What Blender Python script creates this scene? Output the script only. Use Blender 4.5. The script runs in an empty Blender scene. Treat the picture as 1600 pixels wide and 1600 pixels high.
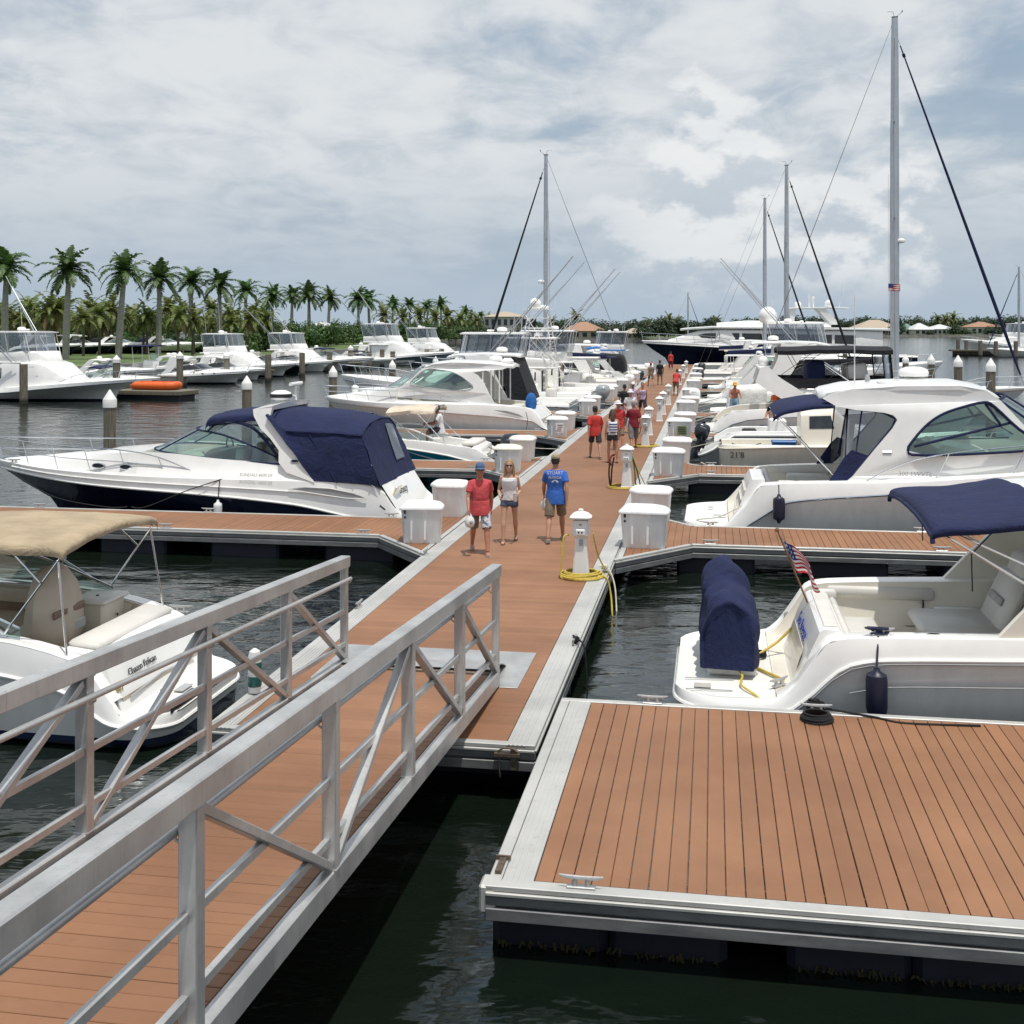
import bpy, bmesh, math, random
from mathutils import Vector, Matrix, noise as mnoise
from mathutils.geometry import tessellate_polygon
R = math.radians
rnd = random.Random(7)
sc = bpy.context.scene
col = sc.collection
# ------------------------------------------------------------------ camera (level, lens shifted down)
FPX, HZ, ZC = 1850.0, 510.0, 4.8          # focal length and horizon of the 1600 px picture, eye height over the water
cam = bpy.data.cameras.new('camera')
cam.sensor_width = 36.0
cam.lens = 36.0 * FPX / 1600.0
cam.shift_y = -(800.0 - HZ) / 1600.0
cam.clip_start = 0.1
cam.clip_end = 6000
camo = bpy.data.objects.new('camera', cam)
col.objects.link(camo)
camo.location = (0, 0, ZC)
camo.rotation_euler = (R(90), 0, 0)
sc.camera = camo
# ------------------------------------------------------------------ dock frame: u along the walkway, v to its right
TH = math.atan(313 / 1850.0)
DV = Vector((math.sin(TH), math.cos(TH), 0))
NV = Vector((DV.y, -DV.x, 0))
ORG = Vector((-1.512, 12.265, 0))
def D(u, v, z=0.0):
    p = ORG + DV * u + NV * v
    return Vector((p.x, p.y, z))
def pix(px, py, z):                       # picture point on a horizontal plane -> world
    Y = FPX * (ZC - z) / (py - HZ)
    return Vector(((px - 800) * Y / FPX, Y, z))
def atY(px, py, Y):                       # picture point at a known distance -> world
    return Vector(((px - 800) * Y / FPX, Y, ZC - (py - HZ) * Y / FPX))
def uv(p):
    r = Vector((p.x, p.y, 0)) - ORG
    return r.dot(DV), r.dot(NV)
# ------------------------------------------------------------------ sky, sun, exposure
SUN = (NV * 0.13 - DV * 0.18 + Vector((0, 0, 1))).normalized()
w = bpy.data.worlds.new('World')
sc.world = w
w.use_nodes = True
wt = w.node_tree
wt.nodes.clear()
def N(tree, typ, **kw):
    n = tree.nodes.new(typ)
    for k, val in kw.items():
        setattr(n, k, val)
    return n
def mth(tree, op, a, b=None, c=None, clamp=False):
    n = N(tree, 'ShaderNodeMath', operation=op)
    n.use_clamp = clamp
    for i, x in enumerate((a, b, c)):
        if x is None: continue
        if isinstance(x, (int, float)): n.inputs[i].default_value = x
        else: tree.links.new(x, n.inputs[i])
    return n.outputs[0]
def mixc(tree, fac, a, b):
    n = N(tree, 'ShaderNodeMix', data_type='RGBA')
    for s, x in ((n.inputs['Factor'], fac), (n.inputs[6], a), (n.inputs[7], b)):
        if isinstance(x, (int, float)): s.default_value = x
        elif isinstance(x, tuple): s.default_value = (*x[:3], 1)
        else: tree.links.new(x, s)
    return n.outputs[2]
def ramp(tree, x, lo, hi, interp='SMOOTHSTEP'):
    n = N(tree, 'ShaderNodeMapRange', interpolation_type=interp)
    for i, q in ((0, x), (1, lo), (2, hi)):
        if isinstance(q, (int, float)): n.inputs[i].default_value = q
        else: tree.links.new(q, n.inputs[i])
    return n.outputs[0]
SKZ, SKH, SKT = 5.7, 1.2, 9.1
def sky_world():
    t = wt
    tc = N(t, 'ShaderNodeTexCoord')
    sep = N(t, 'ShaderNodeSeparateXYZ'); t.links.new(tc.outputs['Generated'], sep.inputs[0])
    x, y, z = sep.outputs
    zz = mth(t, 'MAXIMUM', z, 0.0)
    sky = N(t, 'ShaderNodeTexSky', sky_type='NISHITA')
    sky.sun_disc = False
    sky.sun_elevation = math.asin(SUN.z)
    sky.sun_rotation = math.atan2(SUN.x, SUN.y)
    sky.air_density = 1.2; sky.dust_density = 2.5; sky.ozone_density = 1.2
    # high broken cloud deck: noise on a horizontal plane seen in perspective
    inv = mth(t, 'DIVIDE', 1.0, mth(t, 'ADD', zz, 0.20))
    cv = N(t, 'ShaderNodeCombineXYZ')
    t.links.new(mth(t, 'MULTIPLY', x, inv), cv.inputs[0])
    t.links.new(mth(t, 'MULTIPLY', mth(t, 'MULTIPLY', y, inv), 0.8), cv.inputs[1])
    cv.inputs[2].default_value = SKZ
    n1 = N(t, 'ShaderNodeTexNoise'); n1.inputs['Scale'].default_value = 1.5; n1.inputs['Detail'].default_value = 10
    n1.inputs['Roughness'].default_value = 0.55; n1.inputs['Distortion'].default_value = 0.15
    t.links.new(cv.outputs[0], n1.inputs['Vector'])
    n2 = N(t, 'ShaderNodeTexNoise'); n2.inputs['Scale'].default_value = 5.5; n2.inputs['Detail'].default_value = 9
    n2.inputs['Roughness'].default_value = 0.58; n2.inputs['Distortion'].default_value = 0.4
    t.links.new(cv.outputs[0], n2.inputs['Vector'])
    cover = ramp(t, mth(t, 'ADD', n1.outputs[0], mth(t, 'MULTIPLY', mth(t, 'SUBTRACT', n2.outputs[0], 0.5), 0.30)), 0.32, 0.54)
    cover = mth(t, 'MULTIPLY', cover, ramp(t, zz, 0.0, 0.17))
    shade = ramp(t, mth(t, 'ADD', mth(t, 'MULTIPLY', n2.outputs[0], 0.6), mth(t, 'MULTIPLY', n1.outputs[0], 0.4)), 0.36, 0.62)
    ccol = mixc(t, shade, (5.0, 5.5, 6.0), (6.9, 7.15, 7.3))
    haze = mixc(t, ramp(t, zz, 0.0, 0.22), (4.8, 5.4, 5.95), sky.outputs[0])
    base = mixc(t, 0.62, haze, (3.4, 4.3, 5.35))
    c = mixc(t, mth(t, 'MULTIPLY', cover, 0.93), base, ccol)
    # cumulus heaps low over the horizon
    az = mth(t, 'SUBTRACT', mth(t, 'ARCTAN2', x, y), 0.37)
    def heap(dz):
        q = N(t, 'ShaderNodeCombineXYZ')
        t.links.new(mth(t, 'MULTIPLY', az, 6.5), q.inputs[0])
        t.links.new(mth(t, 'MULTIPLY', mth(t, 'ADD', z, dz), 10.0), q.inputs[1])
        q.inputs[2].default_value = SKH
        a = N(t, 'ShaderNodeTexNoise'); a.inputs['Scale'].default_value = 1.3; a.inputs['Detail'].default_value = 10
        a.inputs['Roughness'].default_value = 0.55
        t.links.new(q.outputs[0], a.inputs['Vector'])
        b = N(t, 'ShaderNodeTexNoise'); b.inputs['Scale'].default_value = 0.8; b.inputs['Detail'].default_value = 1
        qq = N(t, 'ShaderNodeCombineXYZ'); t.links.new(mth(t, 'MULTIPLY', az, 6.5), qq.inputs[0]); qq.inputs[2].default_value = SKT
        t.links.new(qq.outputs[0], b.inputs['Vector'])
        top = mth(t, 'ADD', mth(t, 'MULTIPLY', mth(t, 'SUBTRACT', b.outputs[0], 0.44), 0.75), 0.02)
        lim = mth(t, 'DIVIDE', mth(t, 'SUBTRACT', mth(t, 'ADD', zz, dz), top), 0.14)
        return mth(t, 'SUBTRACT', mth(t, 'SUBTRACT', a.outputs[0], 0.45), mth(t, 'MULTIPLY', lim, 0.36))
    h0 = heap(0.0); h1 = heap(0.016)
    dens = mth(t, 'MULTIPLY', ramp(t, h0, 0.0, 0.11), ramp(t, zz, 0.008, 0.06))
    lum = ramp(t, mth(t, 'SUBTRACT', h0, h1), -0.02, 0.085)
    hc = mixc(t, lum, (4.8, 5.4, 6.0), (7.9, 8.0, 8.0))
    c = mixc(t, mth(t, 'MULTIPLY', mth(t, 'MULTIPLY', dens, 0.75), ramp(t, mth(t, 'ARCTAN2', x, y), -0.02, 0.16)), c, hc)
    bg = N(t, 'ShaderNodeBackground'); bg.inputs['Strength'].default_value = 0.102
    t.links.new(c, bg.inputs['Color'])
    out = N(t, 'ShaderNodeOutputWorld'); t.links.new(bg.outputs[0], out.inputs['Surface'])
sky_world()
sl = bpy.data.lights.new('sun', 'SUN')
sl.energy = 3.2; sl.angle = R(0.8); sl.color = (1.0, 0.955, 0.88)
so = bpy.data.objects.new('sun', sl); col.objects.link(so)
so.rotation_euler = (-SUN).to_track_quat('-Z', 'Y').to_euler()
so.location = (0, 0, 60)
vs = sc.view_settings
vs.view_transform = 'Standard'; vs.look = 'None'; vs.gamma = 1.0; vs.exposure = 0.12; vs.use_curve_mapping = False
sc.render.engine = 'CYCLES'
sc.cycles.max_bounces = 7; sc.cycles.transparent_max_bounces = 12
sc.cycles.caustics_reflective = False; sc.cycles.caustics_refractive = False
# ------------------------------------------------------------------ materials
MT = {}
def newmat(name):
    m = bpy.data.materials.new(name); m.use_nodes = True
    m.node_tree.nodes.clear()
    t = m.node_tree
    o = N(t, 'ShaderNodeOutputMaterial')
    MT[name] = m
    return m, t, o
def prin(t, o, **kw):
    b = N(t, 'ShaderNodeBsdfPrincipled')
    t.links.new(b.outputs[0], o.inputs['Surface'])
    for k, x in kw.items():
        s = b.inputs[k]
        if isinstance(x, (int, float)): s.default_value = x
        elif isinstance(x, tuple): s.default_value = (*x, 1) if len(x) == 3 else x
        else: t.links.new(x, s)
    return b
def noise(t, vec, scale, detail=4, rough=0.55, dist=0.0):
    n = N(t, 'ShaderNodeTexNoise')
    n.inputs['Scale'].default_value = scale; n.inputs['Detail'].default_value = detail
    n.inputs['Roughness'].default_value = rough; n.inputs['Distortion'].default_value = dist
    if vec is not None: t.links.new(vec, n.inputs['Vector'])
    return n.outputs[0]
def coords(t, kind='Object', scale=(1, 1, 1)):
    tc = N(t, 'ShaderNodeTexCoord')
    m = N(t, 'ShaderNodeMapping'); m.inputs['Scale'].default_value = scale
    t.links.new(tc.outputs[kind], m.inputs['Vector'])
    return m.outputs[0]
def wcoords(t, scale=(1, 1, 1), rz=0):
    g = N(t, 'ShaderNodeNewGeometry')
    m = N(t, 'ShaderNodeMapping'); m.inputs['Scale'].default_value = scale; m.inputs['Rotation'].default_value = (0, 0, rz)
    t.links.new(g.outputs['Position'], m.inputs['Vector'])
    return m.outputs[0]
def bump(t, h, strength=0.3, dist=0.01):
    b = N(t, 'ShaderNodeBump'); b.inputs['Strength'].default_value = strength; b.inputs['Distance'].default_value = dist
    t.links.new(h, b.inputs['Height'])
    return b.outputs[0]
def shift(c, f): return tuple(min(1.0, x * f) for x in c)
def mat(name, c, rough=0.5, metal=0.0, coat=0.0, var=0.10, scale=6.0, bmp=0.0, bscale=40.0, bdist=0.004, rand=0.0, stretch=(1, 1, 1), sheen=0.0, rvar=0.0):
    m, t, o = newmat(name)
    co = coords(t, 'Object', stretch)
    n = noise(t, co, scale, 5)
    base = mixc(t, ramp(t, n, 0.3, 0.7), shift(c, 1 - var), shift(c, 1 + var))
    if rand:
        oi = N(t, 'ShaderNodeObjectInfo')
        base2 = N(t, 'ShaderNodeHueSaturation')
        t.links.new(mth(t, 'MULTIPLY_ADD', oi.outputs['Random'], 2 * rand, 1 - rand), base2.inputs['Value'])
        t.links.new(base, base2.inputs['Color'])
        base = base2.outputs[0]
    kw = {'Base Color': base, 'Roughness': rough, 'Metallic': metal}
    if rvar:
        kw['Roughness'] = mth(t, 'MULTIPLY_ADD', noise(t, co, scale * 2.3, 4), 2 * rvar, rough - rvar)
    b = prin(t, o, **kw)
    if coat: b.inputs['Coat Weight'].default_value = coat; b.inputs['Coat Roughness'].default_value = 0.06
    if sheen: b.inputs['Sheen Weight'].default_value = sheen
    if bmp: t.links.new(bump(t, noise(t, co, bscale, 4), bmp, bdist), b.inputs['Normal'])
    return m
def hullmat(name, top, stripe=None, zs=0.10, bottom=(0.012, 0.014, 0.02), z2=None, rough=0.16):
    # gelcoat with its painted boot stripe: colours change at fixed heights of the hull, slightly streaked below
    m, t, o = newmat(name)
    tc = N(t, 'ShaderNodeTexCoord'); sep = N(t, 'ShaderNodeSeparateXYZ'); t.links.new(tc.outputs['Object'], sep.inputs[0])
    z = sep.outputs[2]
    co = coords(t, 'Object', (1, 1, 0.25))
    n = noise(t, co, 5, 5)
    c = mixc(t, ramp(t, n, 0.35, 0.75), top, shift(top, 0.90))
    if stripe: c = mixc(t, mth(t, 'LESS_THAN', z, z2 or zs + 0.07), c, stripe)
    c = mixc(t, mth(t, 'LESS_THAN', z, zs), c, bottom)
    b = prin(t, o, **{'Base Color': c, 'Roughness': rough})
    b.inputs['Coat Weight'].default_value = 0.4; b.inputs['Coat Roughness'].default_value = 0.05
    return m
def glassmat(name, tint, refl=(0.9, 0.95, 1.0), r0=0.06, rough=0.02):
    m, t, o = newmat(name)
    tr = N(t, 'ShaderNodeBsdfTransparent'); tr.inputs[0].default_value = (*tint, 1)
    gl = N(t, 'ShaderNodeBsdfGlossy'); gl.inputs[0].default_value = (*refl, 1); gl.inputs['Roughness'].default_value = rough
    lw = N(t, 'ShaderNodeLayerWeight'); lw.inputs['Blend'].default_value = 0.35
    f = mth(t, 'MULTIPLY_ADD', lw.outputs['Facing'], 0.45, r0, clamp=True)
    mx = N(t, 'ShaderNodeMixShader'); t.links.new(f, mx.inputs[0]); t.links.new(tr.outputs[0], mx.inputs[1]); t.links.new(gl.outputs[0], mx.inputs[2])
    t.links.new(mx.outputs[0], o.inputs['Surface'])
    return m
def fabric(name, c, rough=0.85, var=0.13):
    m, t, o = newmat(name)
    co = coords(t)
    n = noise(t, co, 2.2, 5)
    base = mixc(t, ramp(t, n, 0.3, 0.7), shift(c, 1 - var), shift(c, 1 + var))
    h = mth(t, 'ADD', noise(t, coords(t, 'Object', (1.0, 2.6, 1.3)), 2.6, 6, 0.62, 1.4), mth(t, 'ADD', mth(t, 'MULTIPLY', noise(t, coords(t, 'Object', (3.2, 1.0, 0.8)), 5.0, 4, 0.6, 0.8), 0.35), mth(t, 'MULTIPLY', noise(t, co, 160, 2), 0.05)))
    b = prin(t, o, **{'Base Color': base, 'Roughness': rough})
    t.links.new(bump(t, h, 0.8, 0.05), b.inputs['Normal'])
    return m
mat('gelcoat', (0.86, 0.855, 0.835), 0.22, coat=0.35, var=0.035, scale=2.5)
mat('gelcoat_cream', (0.74, 0.70, 0.61), 0.28, coat=0.25, var=0.04, scale=2.5)
mat('nonskid', (0.74, 0.735, 0.70), 0.7, var=0.05, scale=5, bmp=0.25, bscale=220, bdist=0.002)
mat('gelcoat_grey', (0.36, 0.37, 0.38), 0.3, coat=0.3, var=0.05)
hullmat('hull_white', (0.84, 0.838, 0.825), (0.84, 0.838, 0.825), 0.05, (0.05, 0.06, 0.08))
hullmat('hull_white_blue', (0.78, 0.78, 0.765), (0.012, 0.02, 0.06), 0.06, (0.015, 0.018, 0.025), z2=0.14)
hullmat('hull_white_red', (0.78, 0.77, 0.75), (0.25, 0.02, 0.02), 0.06, (0.03, 0.03, 0.035), z2=0.17)
hullmat('hull_offwhite', (0.66, 0.63, 0.55), None, 0.05, (0.05, 0.05, 0.05))
hullmat('hull_navy', (0.006, 0.009, 0.032), (0.006, 0.009, 0.032), 0.02, (0.01, 0.01, 0.012), rough=0.08)
hullmat('hull_grey', (0.30, 0.31, 0.325), None, 0.05, (0.02, 0.02, 0.025))
hullmat('hull_ice', (0.30, 0.43, 0.52), None, 0.05, (0.02, 0.02, 0.03))
hullmat('hull_teal', (0.01, 0.17, 0.26), None, 0.03, (0.02, 0.02, 0.03))
hullmat('hull_black', (0.012, 0.013, 0.016), None, 0.02, (0.02, 0.02, 0.02), rough=0.1)
fabric('canvas_navy', (0.0045, 0.0115, 0.060))
fabric('canvas_tan', (0.40, 0.315, 0.21))
fabric('canvas_beige', (0.62, 0.53, 0.42))
fabric('canvas_black', (0.008, 0.009, 0.013))
fabric('canvas_blue', (0.02, 0.13, 0.42))
fabric('canvas_white', (0.72, 0.71, 0.68))
fabric('canvas_lime', (0.55, 0.56, 0.25))
glassmat('glass_green', (0.64, 0.80, 0.74), r0=0.09)
glassmat('glass_clear', (0.80, 0.86, 0.84), r0=0.05)
glassmat('vinyl', (0.60, 0.62, 0.66), r0=0.12, rough=0.09)
glassmat('vinyl_smoke', (0.22, 0.23, 0.25), r0=0.10, rough=0.06)
mat('glass_dark', (0.010, 0.012, 0.015), 0.05, var=0.1, coat=0.5)
mat('window_house', (0.03, 0.04, 0.05), 0.08, var=0.3)
mat('vinyl_seat', (0.66, 0.64, 0.60), 0.5, var=0.05, scale=3, bmp=0.2, bscale=120)
mat('vinyl_beige', (0.50, 0.43, 0.35), 0.55, var=0.06, scale=3, bmp=0.2, bscale=120)
mat('vinyl_brown', (0.20, 0.13, 0.10), 0.55, var=0.08)
mat('carpet_grey', (0.42, 0.41, 0.38), 0.9, var=0.1, scale=9)
mat('stainless', (0.72, 0.73, 0.74), 0.16, metal=1.0, var=0.04)
mat('white_pipe', (0.80, 0.80, 0.79), 0.3, var=0.03)
mat('aluminium_mast', (0.50, 0.53, 0.57), 0.42, metal=0.55, var=0.06, scale=1.5)
mat('rubber_black', (0.012, 0.012, 0.014), 0.6, var=0.2)
mat('plastic_black', (0.015, 0.016, 0.02), 0.3, var=0.2)
mat('engine_black', (0.02, 0.024, 0.034), 0.22, coat=0.4, var=0.1)
mat('engine_grey', (0.30, 0.32, 0.34), 0.3, coat=0.4, var=0.05)
mat('fender_navy', (0.010, 0.012, 0.035), 0.4, var=0.2)
mat('plastic_white', (0.79, 0.79, 0.775), 0.38, var=0.04, scale=3, bmp=0.05, bscale=18)
mat('plastic_box', (0.79, 0.80, 0.805), 0.45, var=0.07, scale=3.0, stretch=(2, 2, .5), bmp=0.08, bscale=30, rand=0.03)
mat('plastic_cream', (0.72, 0.69, 0.60), 0.5, var=0.07, scale=3.0, rand=0.04)
mat('cooler_blue', (0.01, 0.10, 0.30), 0.45, var=0.08)
mat('float_navy', (0.008, 0.010, 0.022), 0.6, var=0.25)
mat('weed', (0.035, 0.028, 0.008), 0.9, var=0.5, scale=14)
mat('rope_black', (0.010, 0.010, 0.012), 0.85, var=0.3, bmp=0.6, bscale=120)
mat('rope_white', (0.60, 0.57, 0.48), 0.9, var=0.12, bmp=0.6, bscale=120)
mat('rope_navy', (0.012, 0.016, 0.05), 0.85, var=0.2, bmp=0.5, bscale=120)
mat('hose_yellow', (0.56, 0.42, 0.07), 0.5, var=0.12, scale=12)
mat('hose_green', (0.02, 0.10, 0.04), 0.5, var=0.15)
mat('hose_red', (0.22, 0.03, 0.03), 0.55, var=0.15)
mat('steel_dark', (0.16, 0.12, 0.09), 0.6, metal=0.6, var=0.3, scale=20)
mat('cap_white', (0.80, 0.80, 0.78), 0.5, var=0.05)
mat('wood_trim', (0.22, 0.11, 0.05), 0.4, var=0.2, scale=10, coat=0.2)
mat('orange_plastic', (0.75, 0.13, 0.02), 0.5, var=0.08)
mat('yellow_plastic', (0.72, 0.42, 0.05), 0.5, var=0.08)
mat('white_fabric', (0.76, 0.75, 0.73), 0.85, var=0.06)
mat('flag_red', (0.50, 0.025, 0.035), 0.8, var=0.12)
mat('flag_white', (0.74, 0.72, 0.70), 0.8, var=0.06)
mat('flag_blue', (0.02, 0.035, 0.17), 0.8, var=0.12)
mat('ink_dark', (0.02, 0.02, 0.022), 0.5, var=0.1)
mat('ink_blue', (0.02, 0.06, 0.33), 0.5, var=0.1)
mat('ink_gold', (0.35, 0.25, 0.07), 0.4, var=0.1)
mat('ink_grey', (0.34, 0.34, 0.34), 0.5, var=0.1)
mat('sign_green', (0.17, 0.22, 0.09), 0.6, var=0.12)
mat('teak', (0.30, 0.17, 0.08), 0.6, var=0.2, scale=20)
mat('teal_clear', (0.02, 0.11, 0.10), 0.25, var=0.1)
def aluminium():
    m, t, o = newmat('aluminium')
    co = coords(t, 'Object', (1, 1, 1))
    n1 = noise(t, co, 2.3, 6, 0.6); n2 = noise(t, co, 28, 3); st_ = noise(t, coords(t, 'Object', (9, 9, 0.6)), 4.0, 4)
    c = mixc(t, ramp(t, n1, 0.3, 0.72), (0.44, 0.44, 0.44), (0.60, 0.60, 0.59))
    c = mixc(t, mth(t, 'MULTIPLY', ramp(t, st_, 0.52, 0.75), 0.35), c, (0.30, 0.30, 0.30))
    c = mixc(t, mth(t, 'MULTIPLY', ramp(t, n2, 0.55, 0.75), 0.25), c, (0.33, 0.32, 0.31))
    b = prin(t, o, **{'Base Color': c, 'Metallic': 0.55, 'Roughness': mth(t, 'MULTIPLY_ADD', n1, 0.25, 0.28)})
    t.links.new(bump(t, n2, 0.05, 0.003), b.inputs['Normal'])
    # dock trim: ribbed, chalky with footmarks
    m, t, o = newmat('alum_trim')
    co = wcoords(t, (1, 1, 1))
    n1 = noise(t, co, 1.1, 6, 0.6); n2 = noise(t, co, 9, 4)
    c = mixc(t, ramp(t, n1, 0.3, 0.7), (0.44, 0.44, 0.425), (0.56, 0.555, 0.535))
    c = mixc(t, mth(t, 'MULTIPLY', ramp(t, n2, 0.56, 0.72), 0.35), c, (0.36, 0.34, 0.31))
    b = prin(t, o, **{'Base Color': c, 'Metallic': 0.25, 'Roughness': 0.5})
    t.links.new(bump(t, n2, 0.08, 0.004), b.inputs['Normal'])
    m, t, o = newmat('fascia')
    co = wcoords(t, (1, 1, 3))
    n1 = noise(t, co, 2.5, 6, 0.65)
    c = mixc(t, ramp(t, n1, 0.3, 0.72), (0.15, 0.155, 0.16), (0.25, 0.25, 0.25))
    prin(t, o, **{'Base Color': c, 'Metallic': 0.4, 'Roughness': 0.5})
aluminium()
def decking():
    m, t, o = newmat('decking')
    co = coords(t, 'Object', (1.2, 1.2, 1))
    oi = N(t, 'ShaderNodeObjectInfo')
    wp = wcoords(t)
    wear = noise(t, wp, 0.55, 6, 0.6)
    grain = noise(t, coords(t, 'Object', (0.7, 55, 30)), 3.0, 5, 0.6)
    spots = noise(t, wp, 13, 3)
    c = mixc(t, ramp(t, wear, 0.28, 0.74), (0.214, 0.098, 0.046), (0.305, 0.150, 0.076))
    c = mixc(t, mth(t, 'MULTIPLY', ramp(t, grain, 0.35, 0.8), 0.22), c, (0.20, 0.085, 0.045))
    c = mixc(t, mth(t, 'MULTIPLY', ramp(t, spots, 0.64, 0.78), 0.35), c, (0.15, 0.075, 0.045))
    hs = N(t, 'ShaderNodeHueSaturation'); t.links.new(c, hs.inputs['Color'])
    t.links.new(mth(t, 'MULTIPLY_ADD', oi.outputs['Random'], 0.17, 0.915), hs.inputs['Value'])
    b = prin(t, o, **{'Base Color': hs.outputs[0], 'Roughness': 0.62})
    t.links.new(bump(t, grain, 0.12, 0.003), b.inputs['Normal'])
decking()
def water():
    m, t, o = newmat('water')
    def wave(scale, st, rz, det):
        return noise(t, wcoords(t, st, rz), scale, det, 0.5, 0.35)
    a = wave(0.55, (1.0, 1.5, 1), 0.35, 2)
    b_ = wave(1.5, (0.75, 1.6, 1), -0.12, 3)
    c_ = wave(6.0, (0.8, 1.5, 1), 0.1, 2)
    h = mth(t, 'ADD', mth(t, 'MULTIPLY', a, 0.9), mth(t, 'ADD', mth(t, 'MULTIPLY', b_, 0.55), mth(t, 'MULTIPLY', c_, 0.06)))
    murk = noise(t, wcoords(t), 0.25, 4)
    c = mixc(t, ramp(t, murk, 0.3, 0.7), (0.0040, 0.0075, 0.0050), (0.0065, 0.0110, 0.0072))
    b = prin(t, o, **{'Base Color': c, 'Roughness': 0.09, 'IOR': 1.6})
    b.inputs['Specular Tint'].default_value = (0.74, 0.90, 1.0, 1)
    t.links.new(bump(t, h, 0.41, 0.17), b.inputs['Normal'])
water()
def pile():
    m, t, o = newmat('pile_wood')
    co = coords(t, 'Object', (6, 6, 0.35))
    n = noise(t, co, 5, 6, 0.6)
    tc = N(t, 'ShaderNodeTexCoord'); sep = N(t, 'ShaderNodeSeparateXYZ'); t.links.new(tc.outputs['Object'], sep.inputs[0])
    c = mixc(t, ramp(t, n, 0.3, 0.7), (0.11, 0.095, 0.07), (0.25, 0.22, 0.17))
    c = mixc(t, ramp(t, mth(t, 'ADD', sep.outputs[2], mth(t, 'MULTIPLY', n, 0.25)), 0.55, 0.3), c, (0.035, 0.032, 0.025))
    b = prin(t, o, **{'Base Color': c, 'Roughness': 0.9})
    t.links.new(bump(t, n, 0.6, 0.02), b.inputs['Normal'])
pile()
def leafmat(name, c1, c2, trans=0.25):
    m, t, o = newmat(name)
    oi = N(t, 'ShaderNodeObjectInfo')
    n = noise(t, coords(t), 1.7, 4)
    c = mixc(t, ramp(t, n, 0.3, 0.7), c1, c2)
    hs = N(t, 'ShaderNodeHueSaturation'); t.links.new(c, hs.inputs['Color'])
    t.links.new(mth(t, 'MULTIPLY_ADD', oi.outputs['Random'], 0.4, 0.8), hs.inputs['Value'])
    t.links.new(mth(t, 'MULTIPLY_ADD', oi.outputs['Random'], 0.03, 0.485), hs.inputs['Hue'])
    b = N(t, 'ShaderNodeBsdfPrincipled'); t.links.new(hs.outputs[0], b.inputs['Base Color']); b.inputs['Roughness'].default_value = 0.5
    tr = N(t, 'ShaderNodeBsdfTranslucent'); t.links.new(hs.outputs[0], tr.inputs[0])
    mx = N(t, 'ShaderNodeMixShader'); mx.inputs[0].default_value = trans
    t.links.new(b.outputs[0], mx.inputs[1]); t.links.new(tr.outputs[0], mx.inputs[2]); t.links.new(mx.outputs[0], o.inputs['Surface'])
leafmat('leaf_royal', (0.042, 0.090, 0.020), (0.090, 0.165, 0.040))
leafmat('leaf_coconut', (0.075, 0.115, 0.018), (0.17, 0.20, 0.036))
leafmat('leaf_dry', (0.16, 0.12, 0.05), (0.26, 0.19, 0.08))
leafmat('leaf_shrub', (0.035, 0.08, 0.016), (0.09, 0.16, 0.034))
leafmat('leaf_far', (0.022, 0.045, 0.018), (0.05, 0.085, 0.035))
mat('bark_palm', (0.30, 0.285, 0.26), 0.85, var=0.16, scale=2.0, stretch=(1, 1, 3), bmp=0.4, bscale=6, bdist=0.03)
mat('bark_dark', (0.12, 0.095, 0.07), 0.9, var=0.2, scale=4, bmp=0.4, bscale=8, bdist=0.03)
mat('crownshaft', (0.09, 0.16, 0.05), 0.5, var=0.1)
mat('lawn', (0.085, 0.13, 0.035), 0.95, var=0.35, scale=0.15)
mat('seawall_concrete', (0.30, 0.28, 0.25), 0.85, var=0.2, scale=0.6)
mat('stucco_cream', (0.50, 0.43, 0.35), 0.8, var=0.06)
mat('stucco_white', (0.55, 0.54, 0.51), 0.8, var=0.05)
mat('roof_terracotta', (0.34, 0.20, 0.13), 0.8, var=0.15, scale=3)
mat('roof_tan', (0.42, 0.35, 0.27), 0.8, var=0.12, scale=3)
mat('roof_white', (0.58, 0.60, 0.60), 0.6, var=0.06)
mat('roof_green', (0.12, 0.22, 0.19), 0.5, var=0.1)
# ------------------------------------------------------------------ mesh helpers
def tag(o, label=None, cat=None, group=None, kind=None):
    if label: o['label'] = label
    if cat: o['category'] = cat
    if group: o['group'] = group
    if kind: o['kind'] = kind
    return o
def empty(name, loc=(0, 0, 0), rz=0.0, label=None, cat=None, group=None, kind=None):
    o = bpy.data.objects.new(name, None); col.objects.link(o)
    o.empty_display_size = 0.2
    o.location = loc; o.rotation_euler = (0, 0, rz)
    return tag(o, label, cat, group, kind)
def copy_tree(o, parent=None):
    c = o.copy(); col.objects.link(c); c.parent = parent
    for ch in o.children:
        copy_tree(ch, c)
    return c
def inst(src, name, loc, rz=0, parent=None, scale=None):
    o = bpy.data.objects.new(name, src.data if hasattr(src, 'data') else src); col.objects.link(o)
    o.location = loc; o.rotation_euler = (0, 0, rz) if not isinstance(rz, tuple) else rz
    if scale: o.scale = scale
    o.parent = parent
    return o
def lerp(a, b, t): return a + (b - a) * t
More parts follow.
